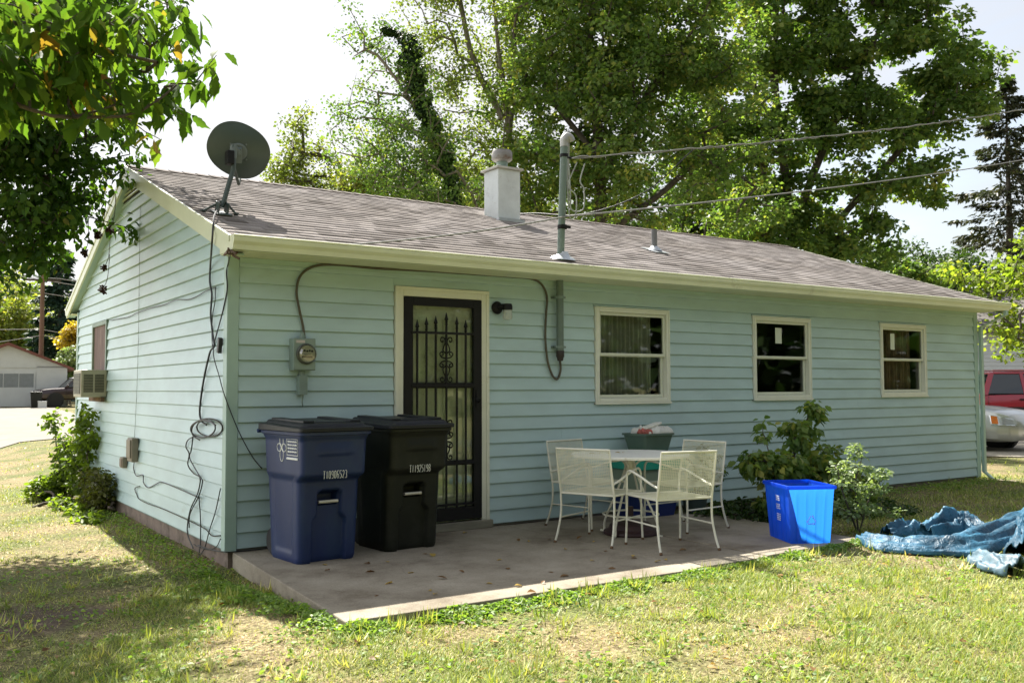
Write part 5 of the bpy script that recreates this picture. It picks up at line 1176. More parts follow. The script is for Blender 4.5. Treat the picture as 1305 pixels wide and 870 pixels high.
def ivy(path, rad, n, dens_name, ls=0.13, mat=LD, parent=it, base=base):
    P = np.array(spline([Vector(p) for p in path], 12)); ii = rg.random(n)*(len(P)-1); a_ = ii.astype(int); q = (ii-a_)[:, None]; C = P[a_]*(1-q)+P[np.minimum(a_+1, len(P)-1)]*q
    ang = rg.random(n)*6.28; lump = 0.75+0.35*np.sin(ii*0.9+ang)+0.2*np.sin(ii*2.3); r_ = rad*lump*rg.uniform(0.7, 1.1, n); o_ = np.stack([np.cos(ang), np.sin(ang), rg.normal(0, 0.2, n)], 1)
    d, nr = frames(n, rg, 1.2, 0.9, o_, 0.8); nr = o_-(o_*d).sum(1, keepdims=True)*d; nr /= np.linalg.norm(nr, axis=1, keepdims=True)+1e-6
    leafmesh('ivy', C+o_*r_[:, None]-base, ls*rg.uniform(0.7, 1.2, n), d, nr, rg.normal(0.4, 0.2, n), mat, parent)
ivy([at(585, 290, 26.9), at(570, 215, 26.9), at(545, 150, 26.9), at(528, 100, 26.9), at(520, 45, 26.9)], 0.30, 7500, 'a', ls=0.11)
ivy([at(512, 44, 26.9), at(490, 36, 26.9)], 0.16, 600, 'b', ls=0.10)
tree('locust_tree', 'tall slender tree behind the chimney with bare upright stems', 'tree', [tk(650, 32, [(650, 250, 32), (646, 150, 32), (632, 30, 32), (622, -120, 32)]), [tuple(at(645, 200, 32)), tuple(at(655, 80, 32)), tuple(at(640, -100, 32))], [tuple(at(640, 150, 32)), tuple(at(598, 60, 32)), tuple(at(575, -90, 32))]],
     [lobe(600, 40, 32, 2.6), lobe(560, 5, 32, 1.6), lobe(640, -60, 32, 3.2), lobe(600, 130, 32, 2.2), lobe(560, -90, 31, 2.4), lobe(650, 130, 32, 2.3), lobe(590, 230, 32, 2.6, rz=1.6), lobe(690, 60, 32, 2.4), lobe(530, 20, 32, 0.9), lobe(640, 230, 31, 2.0)], 480, 60, 0.12, LY, 13, 0.6, bark=BARKL, group=tg, hole=0.42, hs=0.6, vmean=0.42, bare=30)
tree('oak_tree', 'broad dense green tree rising behind the service mast', 'tree', [tk(770, 30, [(765, 240, 30), (760, 150, 30), (750, 60, 30), (770, -60, 30)]), [tuple(at(765, 230, 30)), tuple(at(820, 130, 30)), tuple(at(870, 60, 30))], [tuple(at(762, 200, 30)), tuple(at(700, 120, 30)), tuple(at(690, 60, 30))], [tuple(at(770, 300, 30)), tuple(at(850, 240, 30)), tuple(at(900, 190, 30))]],
     [lobe(760, 60, 30, 3.0), lobe(700, 130, 30, 2.2), lobe(830, 100, 30, 2.8), lobe(800, -40, 30, 3.4), lobe(880, 20, 30, 2.6), lobe(740, 220, 30, 2.4, rz=1.8), lobe(830, 230, 30, 2.8, rz=2.0), lobe(900, 150, 30, 2.4), lobe(720, -20, 30, 2.4), lobe(900, 270, 31, 2.6, rz=1.6), lobe(780, 160, 30, 2.6), lobe(670, 240, 31, 1.8)], 900, 74, 0.155, LM, 14, 0.52, group=tg, hole=0.28, hs=0.75, vmean=0.66)
tree('maple_tree', 'big spreading maple with several trunks behind the right roof end', 'tree', [tk(1010, 36, [(1008, 300, 36), (995, 180, 36), (985, 60, 36), (1000, -90, 36)]), [tuple(gr(1000, 36)), tuple(at(985, 320, 36)), tuple(at(972, 210, 36)), tuple(at(960, 90, 36))], [tuple(at(1008, 330, 36)), tuple(at(1030, 240, 36)), tuple(at(1075, 130, 36)), tuple(at(1120, 40, 36))],
     [tuple(at(1012, 350, 36)), tuple(at(1060, 290, 36)), tuple(at(1140, 200, 36)), tuple(at(1210, 110, 36))]],
     [lobe(990, 60, 36, 2.6), lobe(1060, 10, 36, 2.6), lobe(1040, 110, 36, 2.4), lobe(1130, 30, 36, 2.0), lobe(1180, 90, 36, 2.5), lobe(1225, 110, 36, 1.7), lobe(1190, 160, 36, 2.2), lobe(950, 120, 36, 1.9), lobe(1000, 170, 36, 2.4), lobe(1090, 190, 36, 2.4), lobe(940, 210, 36, 2.0),
      lobe(1150, 230, 36, 1.9, rz=1.4), lobe(1060, 260, 36, 2.5, rz=1.7), lobe(960, 280, 36, 2.3), lobe(1110, 310, 36, 2.2, rz=1.2), lobe(1040, 330, 36, 2.6, rz=1.3), lobe(990, -70, 36, 3.6), lobe(1090, -70, 36, 3.0), lobe(1170, 340, 37, 1.8, rz=1.1), lobe(900, 70, 37, 2.0)], 900, 78, 0.225, LM, 15, 0.56, group=tg, hole=0.34, hs=0.75, vmean=0.60, r0=0.013)
tree('background_tree', 'dark green tree filling the gap behind oak and maple', 'tree', [tk(880, 48, [(880, 300, 48), (885, 200, 48)])],
     [lobe(870, 290, 48, 3.6, rz=2.6), lobe(930, 300, 48, 3.4, rz=2.4), lobe(820, 310, 48, 3.4, rz=1.8), lobe(760, 300, 48, 3.4, rz=1.8), lobe(890, 200, 48, 3.2)], 330, 60, 0.26, LD, 16, 0.9, group=tg, hole=0.1, hs=0.5, vmean=0.7)
tree('background_tree', 'low green tree just above the ridge left of chimney', 'tree', [tk(560, 50, [(560, 280, 50)])],
     [lobe(520, 260, 50, 3.2, rz=1.6), lobe(600, 260, 50, 3.6, rz=2.2), lobe(660, 270, 50, 3.2, rz=1.8)], 240, 60, 0.24, LY, 17, 0.9, group=tg, hole=0.1, hs=0.5, vmean=0.4)
tree('background_shrub', 'dark low shrubs behind the far end of the roof', 'shrub', [tk(1200, 40, [(1200, 380, 40)])],
     [lobe(1195, 350, 40, 1.5, rz=0.9), lobe(1225, 355, 41, 1.3), lobe(1160, 345, 42, 1.6)], 110, 60, 0.16, LD, 18, 0.55, hole=0.0, vmean=0.7)
# sunlit tree at the right edge
tree('sunlit_tree', 'bright yellow green leafy tree at the right edge beside roof end', 'tree', [[tuple(gr(1500, 14)), tuple(at(1480, 380, 14)), tuple(at(1400, 300, 14.5))], [tuple(at(1480, 420, 14)), tuple(at(1380, 400, 15)), tuple(at(1300, 400, 15.5))]],
     [lobe(1300, 360, 16, 0.75), lobe(1262, 370, 16.2, 0.45, rz=0.4), lobe(1330, 320, 16, 0.6), lobe(1290, 430, 16, 0.55, rz=0.5), lobe(1360, 400, 15.5, 1.0), lobe(1240, 352, 16.4, 0.3, rz=0.2), lobe(1300, 460, 16, 0.35, rz=0.2), lobe(1420, 340, 15, 1.3)], 260, 26, 0.095, LB, 19, 0.28, group=None, step=0.25, r0=0.005, vmean=0.5, droop=0.6)

def conifer(name, label, foot, H, rb, mat, seed, sparse=1.0, bark=BARK, cat='tree', needle=0.2, nb=70, start=0.12, group=None, per=26):
    rg = np.random.default_rng(seed); t = thing(name, label, cat, foot, 0, group)
    A = []; B = []; ra = []; rb_ = []; P = []; D_ = []
    for i in range(12): A.append([0, 0, H*i/12]); B.append([0, 0, H*(i+1)/12]); ra.append(0.022*H*(1-i/12)+0.01); rb_.append(0.022*H*(1-(i+1)/12)+0.008)
    for k in range(int(nb*sparse)):
        f = start+(1-start)*(k+rg.random())/int(nb*sparse); z = H*f; L_ = rb*(1-f)**0.75*rg.uniform(0.6, 1.15)+0.15; a_ = rg.random()*6.28
        o_ = np.array([math.cos(a_), math.sin(a_), 0]); prev = np.array([0, 0, z]); 
        for j in range(1, 6):
            q = j/5; p = np.array([0, 0, z])+o_*L_*q+np.array([0, 0, L_*(0.12*q-0.38*q*q+0.22*q**4)])
            A.append(prev); B.append(p); ra.append(0.012*H/8*(1.2-q)); rb_.append(0.012*H/8*(1.1-q)); 
            m_ = int(per*(0.4+q)*max(0.4, L_/rb)); w_ = 0.32*L_*(1.15-q)+0.12
            P.append(prev+(p-prev)*rg.random((m_, 1))+np.stack([rg.normal(0, w_*0.5, m_), rg.normal(0, w_*0.5, m_), rg.normal(-0.06*w_, 0.16*w_, m_)], 1)); D_.append(np.repeat(o_[None], m_, 0))
            prev = p
    tubes_np('trunk', A, B, ra, rb_, bark, t, 6); P = np.concatenate(P); D_ = np.concatenate(D_); n = len(P)
    d, nr = frames(n, rg, 0.5, 0.6, D_, 1.3); leafmesh('foliage', P, needle*rg.uniform(0.6, 1.3, n), d, nr, rg.normal(0.45, 0.2, n), mat, t, width=0.42)
    return t
conifer('pine_tree', 'tall sparse dark conifer beyond the maple at far right', gr(1292, 46), 16.5, 4.6, LSp, 21, 1.0, needle=0.30, nb=115, start=0.16, per=52)
conifer('spruce_tree', 'dark blue green spruce behind the utility pole at far left', gr(75, 72), 12.0, 3.6, LG, 22, 1.3, needle=0.5, nb=110, start=0.05, per=26)

# far-left scene ---------------------------------------------------------------
fg = 'distant trees at far left'
tree('distant_tree', 'pale yellow green distant tree above the garage roof', 'tree', [tk(-5, 80, [(0, 430, 80)])], [lobe(-20, 400, 80, 4.5, rz=3.5), lobe(20, 420, 80, 3.4, rz=2.6), lobe(38, 440, 80, 2.4, rz=1.6)], 200, 50, 0.35, LY, 31, 1.0, group=fg, r0=0.02, vmean=0.6)
tree('distant_tree', 'green distant tree left of the utility pole', 'tree', [tk(25, 88, [(30, 420, 88)])], [lobe(30, 400, 88, 3.5), lobe(5, 370, 88, 3.6), lobe(-30, 360, 88, 4.5)], 170, 50, 0.35, LM, 32, 1.0, group=fg, r0=0.02, vmean=0.8)
tree('distant_tree', 'yellow leafed tree showing beside far corner of the house', 'tree', [tk(90, 64, [(90, 450, 64)])], [lobe(88, 435, 64, 0.9, rz=0.6), lobe(98, 425, 64, 0.8)], 50, 50, 0.22, leafmat('leaf_gold', [(0, (0.30, 0.22, 0.03)), (1, (0.50, 0.36, 0.05))], 0.4), 33, 0.45, group=fg)
tree('distant_tree', 'round pale green bush behind the parked dark vehicle', 'tree', [tk(86, 62, [(86, 480, 62)])], [lobe(86, 470, 62, 0.9, rz=1.1), lobe(93, 455, 62, 0.8), lobe(76, 480, 62, 0.6)], 70, 50, 0.20, LP, 34, 0.42, group=fg)
tree('distant_tree', 'wide green distant tree line behind the far grey house', 'tree', [tk(110, 100, [(110, 420, 100)])], [lobe(110, 420, 100, 5, rz=3), lobe(60, 450, 100, 4, rz=2.0), lobe(150, 400, 100, 6)], 170, 45, 0.45, LM, 35, 1.2, group=fg, vmean=0.8)

GD = 55.0
gx = Matrix.Translation((0, 0, 0))
def local_frame(px, D):
    """origin on the ground at that place, x along the picture, y away"""
    p = gr(px, D); return p, math.atan2(p.x-CAM[0], -(p.y-CAM[1]))*1.0+R(0)+math.pi*0 if False else math.atan2(-(p.x-CAM[0]), p.y-CAM[1])
p, a_ = local_frame(10, GD)
WS = plain('white_siding', (0.55, 0.57, 0.56), 0.6, var=0.05, vs=2)
t = thing('garage', 'white garage with red brown roof edge and wide door at far left', 'garage', p, a_)
k = GD/FPX
W2, HE, HP = 3.15, 2.30, 3.70
mb = MB()
for i in range(12): mb.prism([(-0.02, i*0.2), (-0.02-0.0, i*0.2+0.2), (0.0, i*0.2+0.2), (0.02, i*0.2)], 0, -W2, -1.95); mb.prism([(-0.02, i*0.2), (-0.02, i*0.2+0.2), (0.0, i*0.2+0.2), (0.02, i*0.2)], 0, 1.50, W2)
mb.box(-W2, W2, 0.02, 6.5, 0, 2.35); mb.prism([(-W2, 2.3), (W2, 2.3), (0, HP-0.05)], 1, -0.02, 6.5); wl = mb.build('wall', WS, t)
mb = MB(); mb.box(-1.90, 1.45, -0.03, 0.019, 0.03, 2.02)
for z in (0.5, 1.0, 1.5): mb.box(-1.90, 1.45, -0.034, -0.0305, z-0.01, z+0.01)
gd = mb.build('garage_door', WS, t)
mb = MB(); 
for q in range(4): mb.box(-1.80+q*0.80, -1.80+q*0.80+0.76, -0.04, -0.0345, 1.15, 1.95)
mb.build('window_band', plain('garage_glass', (0.20, 0.22, 0.23), 0.25), gd)
mb = MB()
for s_ in (-1, 1): mb.prism([(0, HP+0.08), (s_*(W2+0.35), HE-0.02), (s_*(W2+0.35), HE-0.16), (0, HP-0.10)], 1, -0.35, 6.8)
mb.build('roof', plain('red_brown_roof', (0.15, 0.05, 0.035), 0.7, var=0.1), t)
p, a_ = local_frame(50, 56)
t = thing('brick_step', 'low red brown brick box beside the garage corner', 'planter', p, a_); mb = MB(); mb.box(-0.35, 0.45, -0.2, 0.5, 0.35, 1.0); mb.build('box', plain('red_brick', (0.16, 0.05, 0.035), 0.9), t); mb = MB(); mb.box(-0.3, 0.4, -0.15, 0.45, 0, 0.35); mb.build('base', BLACK, t)
p, a_ = local_frame(47, 53)
t = thing('waste_bin', 'black bin beside the far garage door', 'trash can', p, a_); mb = MB(); mb.loft([rect(0, 0, 0, 0.24, 0.22), rect(0, 0, 0.85, 0.30, 0.28)]); mb.build('body', BLKP, t); mb = MB(); mb.box(-0.32, 0.32, -0.3, 0.3, 0.85, 0.92); mb.build('lid', BLKP, t, bevel=0.02)
p, a_ = local_frame(55, 52.5)
t = thing('white_box', 'small white box on the ground between black bin and parked vehicle', 'box', p, a_); mb = MB(); mb.box(-0.22, 0.22, -0.2, 0.2, 0, 0.36); mb.build('body', WS, t, bevel=0.01); mb = MB(); mb.box(-0.23, 0.23, -0.21, 0.21, 0.362, 0.4); mb.build('lid', WS, t, bevel=0.01)
# grey house far behind
p, a_ = local_frame(95, 78)
t = thing('far_house', 'long grey green house with pale roof behind the garage', 'house', p, a_)
mb = MB(); mb.box(-2.2, 9, 0, 8, 0, 2.9); mb.build('wall', plain('far_wall', (0.13, 0.17, 0.14), 0.8, var=0.1), t)
mb = MB(); mb.prism([(-0.6, 2.85), (4, 3.95), (8.6, 2.85), (8.6, 2.7), (-0.6, 2.7)], 0, -3.0, 9.5); mb.build('roof', plain('far_roof', (0.42, 0.38, 0.33), 0.8, var=0.1), t)
for x in (-1.4, 1.2, 4.0):
    mb = MB(); mb.box(x, x+1.1, -0.05, -0.003, 1.1, 2.2); f_ = mb.build('window', WS, t); mb = MB(); mb.box(x+0.08, x+1.02, -0.06, -0.052, 1.18, 2.12); mb.build('pane', plain('far_pane', (0.12, 0.16, 0.14), 0.3), f_)
p, a_ = local_frame(70, 95)
t = thing('far_house', 'distant house with pale flat roof edge left of the spruce', 'house', p, a_)
mb = MB(); mb.box(-2.5, 2.5, 0, 6, 0, 5.0); mb.build('wall', plain('far_wall_two', (0.2, 0.2, 0.17), 0.8), t); mb = MB(); mb.prism([(-0.8, 5.0), (3, 5.9), (6.8, 5.0), (6.8, 4.8), (-0.8, 4.8)], 0, -3.0, 3.0); mb.build('roof', plain('far_roof_two', (0.5, 0.47, 0.42), 0.8), t)
# utility pole
p, a_ = local_frame(52, 62)
t = thing('utility_pole', 'brown wooden utility pole behind the garage', 'utility pole', p, a_)
mb = MB(); mb.tube([(0, 0, 0), (0, 0, 9.0)], [0.17, 0.12], 12); mb.build('pole', plain('pole_wood', (0.16, 0.10, 0.065), 0.9, var=0.2, stretch=(1, 1, 0.1)), t, smooth=True)
mb = MB(); mb.box(-1.1, 1.1, 0.13, 0.23, 8.2, 8.33); mb.build('crossarm', BARK, t)
mb = MB()
for k_, (dx, z) in enumerate(((-1.0, 8.4), (1.0, 8.4), (0.0, 7.4), (0.1, 4.6), (-0.1, 5.0))):
    mb.tube(sag((dx, 0, z), (dx-25, -8 if k_ < 3 else 4, z+(1.5 if k_ != 3 else -2.5)), 0.6, 12), 0.02, 4); mb.tube(sag((dx, 0, z), (dx+25, 12, z-(0.0 if k_ < 3 else 1.5)), 0.6, 12), 0.02, 4)
mb.build('wire', PL, t)

# ------------------------------------------------------------------ vehicles
def wheel_at(t, x, y, r_, w_, side, rim_m, tyre_m):
    M = Matrix.Translation((x, y, r_)) @ Matrix.Rotation(R(90), 4, 'X')
    mb = MB(); mb.lathe([(r_*0.62, -w_/2), (r_*0.95, -w_/2), (r_, -w_*0.35), (r_, w_*0.35), (r_*0.95, w_/2), (r_*0.62, w_/2)], 36, M=M); wh = mb.build('wheel', tyre_m, t, smooth=True)
    mb = MB(); mb.lathe([(0, -w_*0.42), (r_*0.2, -w_*0.44), (r_*0.62, -w_*0.36), (r_*0.62, w_*0.36), (r_*0.2, w_*0.44), (0, w_*0.42)], 36, M=M)
    for k_ in range(5):
        a_ = 2*math.pi*k_/5
        for s_ in (-1, 1): mb.lathe([(0, s_*w_*0.445), (r_*0.10, s_*w_*0.44), (r_*0.10, s_*w_*0.38)], 10, M=M @ Matrix.Translation((0.40*r_*math.cos(a_), 0.40*r_*math.sin(a_), 0)))
    mb.build('rim', rim_m, wh, smooth=True)
TYRE = plain('tyre_rubber', (0.02, 0.02, 0.02), 0.8); RIM = plain('alloy', (0.45, 0.45, 0.45), 0.3, metal=0.8)
CG, nt, b, o = newmat('car_glass'); b.inputs['Base Color'].default_value = (0.012, 0.016, 0.018, 1); b.inputs['Roughness'].default_value = 0.04; b.inputs['Specular IOR Level'].default_value = 0.9
CHR = plain('lamp_chrome', (0.75, 0.77, 0.78), 0.15, metal=0.9, var=0.05); AMB = plain('amber_lens', (0.75, 0.20, 0.03), 0.25)
LENS, nt, b, o = newmat('headlamp_lens'); b.inputs['Base Color'].default_value = (0.7, 0.74, 0.76, 1); b.inputs['Roughness'].default_value = 0.08; b.inputs['Alpha'].default_value = 0.45
def vehicle(name, label, cat, loc, rz, paint, L_, W_, zb, st, cabin, wb, wr, roofm=None, suv=False, group=None):
    """nose at +x. st: stations (x, sill z, top z, half width); cabin: (x, z, half width) rows bottom/top"""
    t = thing(name, label, cat, loc, rz, group)
    def sec(x, z0, z1, w_):
        h = z1-z0
        half = [(0, z0), (w_*0.86, z0), (w_*0.965, z0+0.06), (w_*1.0, z0+h*0.30), (w_*1.0, z0+h*0.55), (w_*0.975, z0+h*0.78), (w_*0.93, z1-0.035), (w_*0.80, z1-0.005), (w_*0.4, z1+0.015), (0, z1+0.02)]
        return [(x, y, z) for y, z in half]+[(x, -y, z) for y, z in half[::-1][1:-1]]
    X = [s[0] for s in st]; xs = []
    for i in range(len(st)-1):
        for k_ in range(5): xs.append(X[i]+(X[i+1]-X[i])*k_/5)
    xs.append(X[-1])
    def it_(x, j):
        P = [s[j] for s in st]
        i = max(0, min(len(X)-2, int(np.searchsorted(X, x, side='right')-1))); q = (x-X[i])/(X[i+1]-X[i]); q2 = q
        return P[i]*(1-q2)+P[i+1]*q2
    mb = MB(); mb.loft([sec(x, it_(x, 1), it_(x, 2), it_(x, 3)) for x in xs]); body = mb.build('body', paint, t, smooth=True, angle=40)
    # wheel arches and wheels
    for x in wb:
        for s_ in (-1, 1):
            M = Matrix.Translation((x, s_*(W_/2-0.06), wr)) @ Matrix.Rotation(R(90), 4, 'X')
            mb = MB(); mb.lathe([(0, -0.085), (wr*1.17, -0.085), (wr*1.17, 0.085), (0, 0.085)], 36, M=M); mb.build('wheel_arch', TYRE, body, smooth=True)
            wheel_at(t, x, s_*(W_/2-0.07), wr, 0.22, s_, RIM, TYRE)
    # cabin: glass volume, pillars and roof
    b0, b1 = cabin
    def crow(row): return [(row[0][0], -row[0][2], row[0][1]), (row[1][0], -row[1][2], row[1][1]), (row[2][0], -row[2][2], row[2][1]), (row[3][0], -row[3][2], row[3][1])]
    lower, upper = b0, b1                                            # (x rear, x front, z, half width)
    def ringq(r_, ex=0): return [(r_[0], -r_[3]+ex, r_[2]), (r_[1], -(r_[3]-0.06)+ex, r_[2]), (r_[1], (r_[3]-0.06)-ex, r_[2]), (r_[0], r_[3]-ex, r_[2])]
    mb = MB(); mb.loft([ringq(lower), ringq(upper)]); mb.build('window_glass', CG, t, bevel=0.02)
    rm = roofm or paint
    mb = MB(); u = upper; mb.loft([[(x, y, z) for x, y, z in ringq((u[0]-0.03, u[1]+0.05, u[2]-0.005, u[3]+0.02))], ringq((u[0]-0.02, u[1]+0.02, u[2]+0.035, u[3]+0.0)), ringq((u[0]+0.15, u[1]-0.15, u[2]+0.065, u[3]-0.12))]); rf = mb.build('roof', rm, t, smooth=True, bevel=0.015, angle=60)
    mb = MB()
    def pil(q, w_, s_):
        lo = Vector((lower[0]+(lower[1]-lower[0])*q, s_*(lower[3]+0.004-0.06*max(0, q)), lower[2]-0.02)); hi = Vector((upper[0]+(upper[1]-upper[0])*q, s_*(upper[3]+0.006-0.06*max(0, q)), upper[2]+0.01))
        a_ = Vector((w_/2, 0, 0)); n_ = Vector((0, 0.012*s_, 0))
        mb.add([lo-a_, lo+a_, hi+a_, hi-a_, lo-a_+n_, lo+a_+n_, hi+a_+n_, hi-a_+n_], [(0, 1, 2, 3), (4, 5, 6, 7), (0, 1, 5, 4), (2, 3, 7, 6), (1, 2, 6, 5), (0, 3, 7, 4)])
    for s_ in (-1, 1):
        for q, w_ in ((0.0, 0.14), (0.33 if suv else 0.06, 0.09), (0.64 if suv else 0.52, 0.09), (0.995, 0.08)): pil(q, w_, s_)
    mb.build('pillar', paint, rf)
    mb = MB()
    for s_ in (-1, 1):
        for x in ((lower[0]+(lower[1]-lower[0])*0.60), (lower[0]+(lower[1]-lower[0])*0.30)):
            mb.box(x-0.10, x+0.10, s_*(W_/2+0.002)-0.012, s_*(W_/2+0.002)+0.012, lower[2]-0.16, lower[2]-0.12)
    mb.build('door_handle', paint if not suv else BLACK, body, bevel=0.006)
    mb = MB()
    for s_ in (-1, 1):
        for q in (0.02, 0.33, 0.64, 0.97):
            x = lower[0]+(lower[1]-lower[0])*q; mb.box(x-0.003, x+0.003, s_*(W_/2-0.004)-0.006, s_*(W_/2-0.004)+0.006, zb+0.12, lower[2]-0.05)
        mb.box(lower[0], lower[1], s_*(W_/2-0.002)-0.006, s_*(W_/2-0.002)+0.006, zb+0.36, zb+0.38)
    mb.build('door_seam', TYRE, body)
    for s_ in (-1, 1):
        mb = MB(); x = lower[1]-0.12; mb.box(x-0.05, x+0.05, s_*(W_/2+0.08)-0.08, s_*(W_/2+0.08)+0.08, lower[2]+0.02, lower[2]+0.16); mb.build('mirror', paint, t, bevel=0.03)
    return t, body
SILVER = plain('silver_paint', (0.50, 0.51, 0.49), 0.28, metal=0.35, var=0.03, coat=0.6)
RED = plain('red_paint', (0.28, 0.016, 0.028), 0.25, var=0.05, coat=0.8)
MAR = plain('maroon_paint', (0.035, 0.014, 0.018), 0.3, var=0.05, coat=0.6)
# silver sedan, nose towards us and to the right; its cabin stands behind the house corner
nose = at(1313, 480, 19.0); hd = math.atan2(-_F[1], -_F[0])+R(41)
L0 = 4.7
cen_ = Vector((nose.x-math.cos(hd)*L0/2, nose.y-math.sin(hd)*L0/2, 0)); cen_.z = g1(cen_.x, cen_.y)+0.01
st = [(-2.35, 0.34, 0.86, 0.74), (-2.25, 0.26, 0.96, 0.82), (-1.5, 0.22, 1.0, 0.90), (-0.9, 0.20, 0.96, 0.91), (0.9, 0.20, 0.94, 0.91), (1.5, 0.22, 0.90, 0.90), (2.0, 0.22, 0.83, 0.86), (2.22, 0.23, 0.76, 0.76), (2.32, 0.26, 0.66, 0.60), (2.37, 0.32, 0.55, 0.42)]
sed, body = vehicle('silver_sedan', 'silver sedan with amber marker parked beyond the right house corner', 'car', cen_, hd, SILVER, 4.7, 1.82, 0.2, st, ((-1.85, 0.72, 0.93, 0.78), (-1.15, -0.05, 1.35, 0.60)), (-1.40, 1.40), 0.32)
for s_ in (-1, 1):
    mb = MB(); P = [(1.93, 0.885), (2.05, 0.85), (2.15, 0.80), (2.24, 0.73), (2.30, 0.625)]
    lo = [(x+0.014, s_*(y+0.014), 0.565-0.005*i) for i, (x, y) in enumerate(P)]; hi = [(x-0.02, s_*(y+0.0), 0.755-0.022*i) for i, (x, y) in enumerate(P)]
    inn = [(x-0.08, s_*(y-0.06), 0.565) for x, y in P]; inh = [(x-0.08, s_*(y-0.06), 0.755-0.022*i) for i, (x, y) in enumerate(P)]
    mb.loft([[inn[i], lo[i], hi[i], inh[i]] for i in range(5)]); hl = mb.build('headlight', CHR, body, smooth=True, angle=30)
    mb = MB()
    mb.loft([[(x+0.022, s_*(y+0.022), 0.57), (x-0.008, s_*(y+0.012), 0.745-0.022*i)] for i, (x, y) in enumerate(P[1:], 1)], False, False); mb.build('lens', LENS, hl, smooth=True)
    mb = MB(); mb.loft([[(1.93+0.022, s_*(0.907), 0.59), (1.925, s_*0.897, 0.74)], [(2.04+0.02, s_*(0.878), 0.585), (2.03, s_*0.872, 0.73)]], False, False); o_ = mb.build('amber_marker', AMB, hl); md = o_.modifiers.new('t', 'SOLIDIFY'); md.thickness = 0.01
mb = MB(); mb.loft([[(2.375-0.28*abs(q)**2.4, q*0.74, 0.31), (2.385-0.28*abs(q)**2.4, q*0.74, 0.41+0.015*(1-abs(q)))] for q in np.linspace(-1, 1, 15)], False, False); o_ = mb.build('lower_grille', TYRE, body); md = o_.modifiers.new('t', 'SOLIDIFY'); md.thickness = 0.03
mb = MB(); mb.loft([[(2.36-0.28*abs(q)**2.4, q*0.36, 0.57), (2.345-0.28*abs(q)**2.4, q*0.36, 0.655)] for q in np.linspace(-1, 1, 9)], False, False); o_ = mb.build('grille', TYRE, body); md = o_.modifiers.new('t', 'SOLIDIFY'); md.thickness = 0.03
# red sport utility behind, side on
rp = at(1345, 480, 25.5); hr = math.atan2(_RR[1], _RR[0])+R(-4)
st = [(-2.35, 0.50, 1.02, 0.80), (-2.28, 0.42, 1.12, 0.90), (-1.4, 0.40, 1.14, 0.93), (0.8, 0.40, 1.10, 0.93), (1.6, 0.42, 1.06, 0.92), (2.2, 0.44, 1.0, 0.86), (2.35, 0.50, 0.92, 0.76)]
v_, body = vehicle('red_suv', 'dark red sport utility vehicle parked behind the silver sedan', 'car', (rp.x, rp.y, g1(rp.x, rp.y)+0.01), hr, RED, 4.7, 1.86, 0.4, st, ((-2.22, 0.95, 1.12, 0.86), (-2.0, 0.35, 1.66, 0.72)), (-1.45, 1.45), 0.36, suv=True)
mb = MB()
for s_ in (-1, 1): mb.tube([(-1.9, s_*0.62, 1.75), (0.1, s_*0.62, 1.75)], 0.018, 8)
mb.build('roof_rail', plain('rail', (0.35, 0.12, 0.12), 0.4), v_)
for s_ in (-1, 1): mb = MB(); mb.box(-2.37, -2.31, s_*0.80-0.07, s_*0.80+0.07, 0.75, 1.08); mb.build('tail_light', plain('tail_lens', (0.4, 0.02, 0.02), 0.2), body, bevel=0.01)
# dark maroon vehicle at far left
lp_ = at(100, 500, 56); hl_ = math.atan2(_RR[1], _RR[0])+math.pi+R(38)
v_, body = vehicle('parked_suv', 'dark maroon sport utility vehicle with pale roof near the far garage', 'car', (lp_.x, lp_.y, g1(lp_.x, lp_.y)+0.02), hl_, MAR, 4.6, 1.9, 0.4, st, ((-2.22, 0.95, 1.12, 0.86), (-2.0, 0.35, 1.66, 0.72)), (-1.45, 1.45), 0.38, roofm=plain('pale_roof', (0.6, 0.6, 0.6), 0.4), suv=True)
for s_ in (-1, 1): mb = MB(); mb.box(2.28, 2.36, s_*0.66-0.12, s_*0.66+0.12, 0.78, 0.92); mb.build('headlight', CHR, body, bevel=0.02)
mb = MB(); mb.box(2.33, 2.38, -0.45, 0.45, 0.6, 0.88); mb.build('grille', TYRE, body, bevel=0.01)
# neighbour's pale sided house at right
p = at(1420, 470, 36); t = thing('neighbor_house', 'pale grey lap sided house behind leaves at the right edge', 'house', (p.x, p.y, g1(p.x, p.y)), math.atan2(_RR[1], _RR[0]))
mb = MB()
for i in range(24): course(mb, -5.4, 6.0, i*0.15, i*0.15+0.15, f=lambda a, o_, z: (a, -o_, z))
mb.box(-5.4, 6, 0.001, 8, 0, 3.58); mb.build('wall', plain('pale_siding', (0.50, 0.53, 0.55), 0.6, var=0.05), t)
mb = MB(); mb.prism([(-0.5, 3.5), (4, 5.4), (8.5, 3.5), (8.5, 3.35), (-0.5, 3.35)], 0, -5.8, 6.4); mb.build('roof', plain('neighbor_roof', (0.12, 0.11, 0.10), 0.9), t)
mb = MB(); mb.box(-1.0, 0.4, -0.06, -0.025, 1.2, 2.4); wf = mb.build('window', WHITE, t); mb = MB(); mb.box(-0.92, 0.32, -0.068, -0.061, 1.28, 2.32); mb.build('pane', CG, wf)

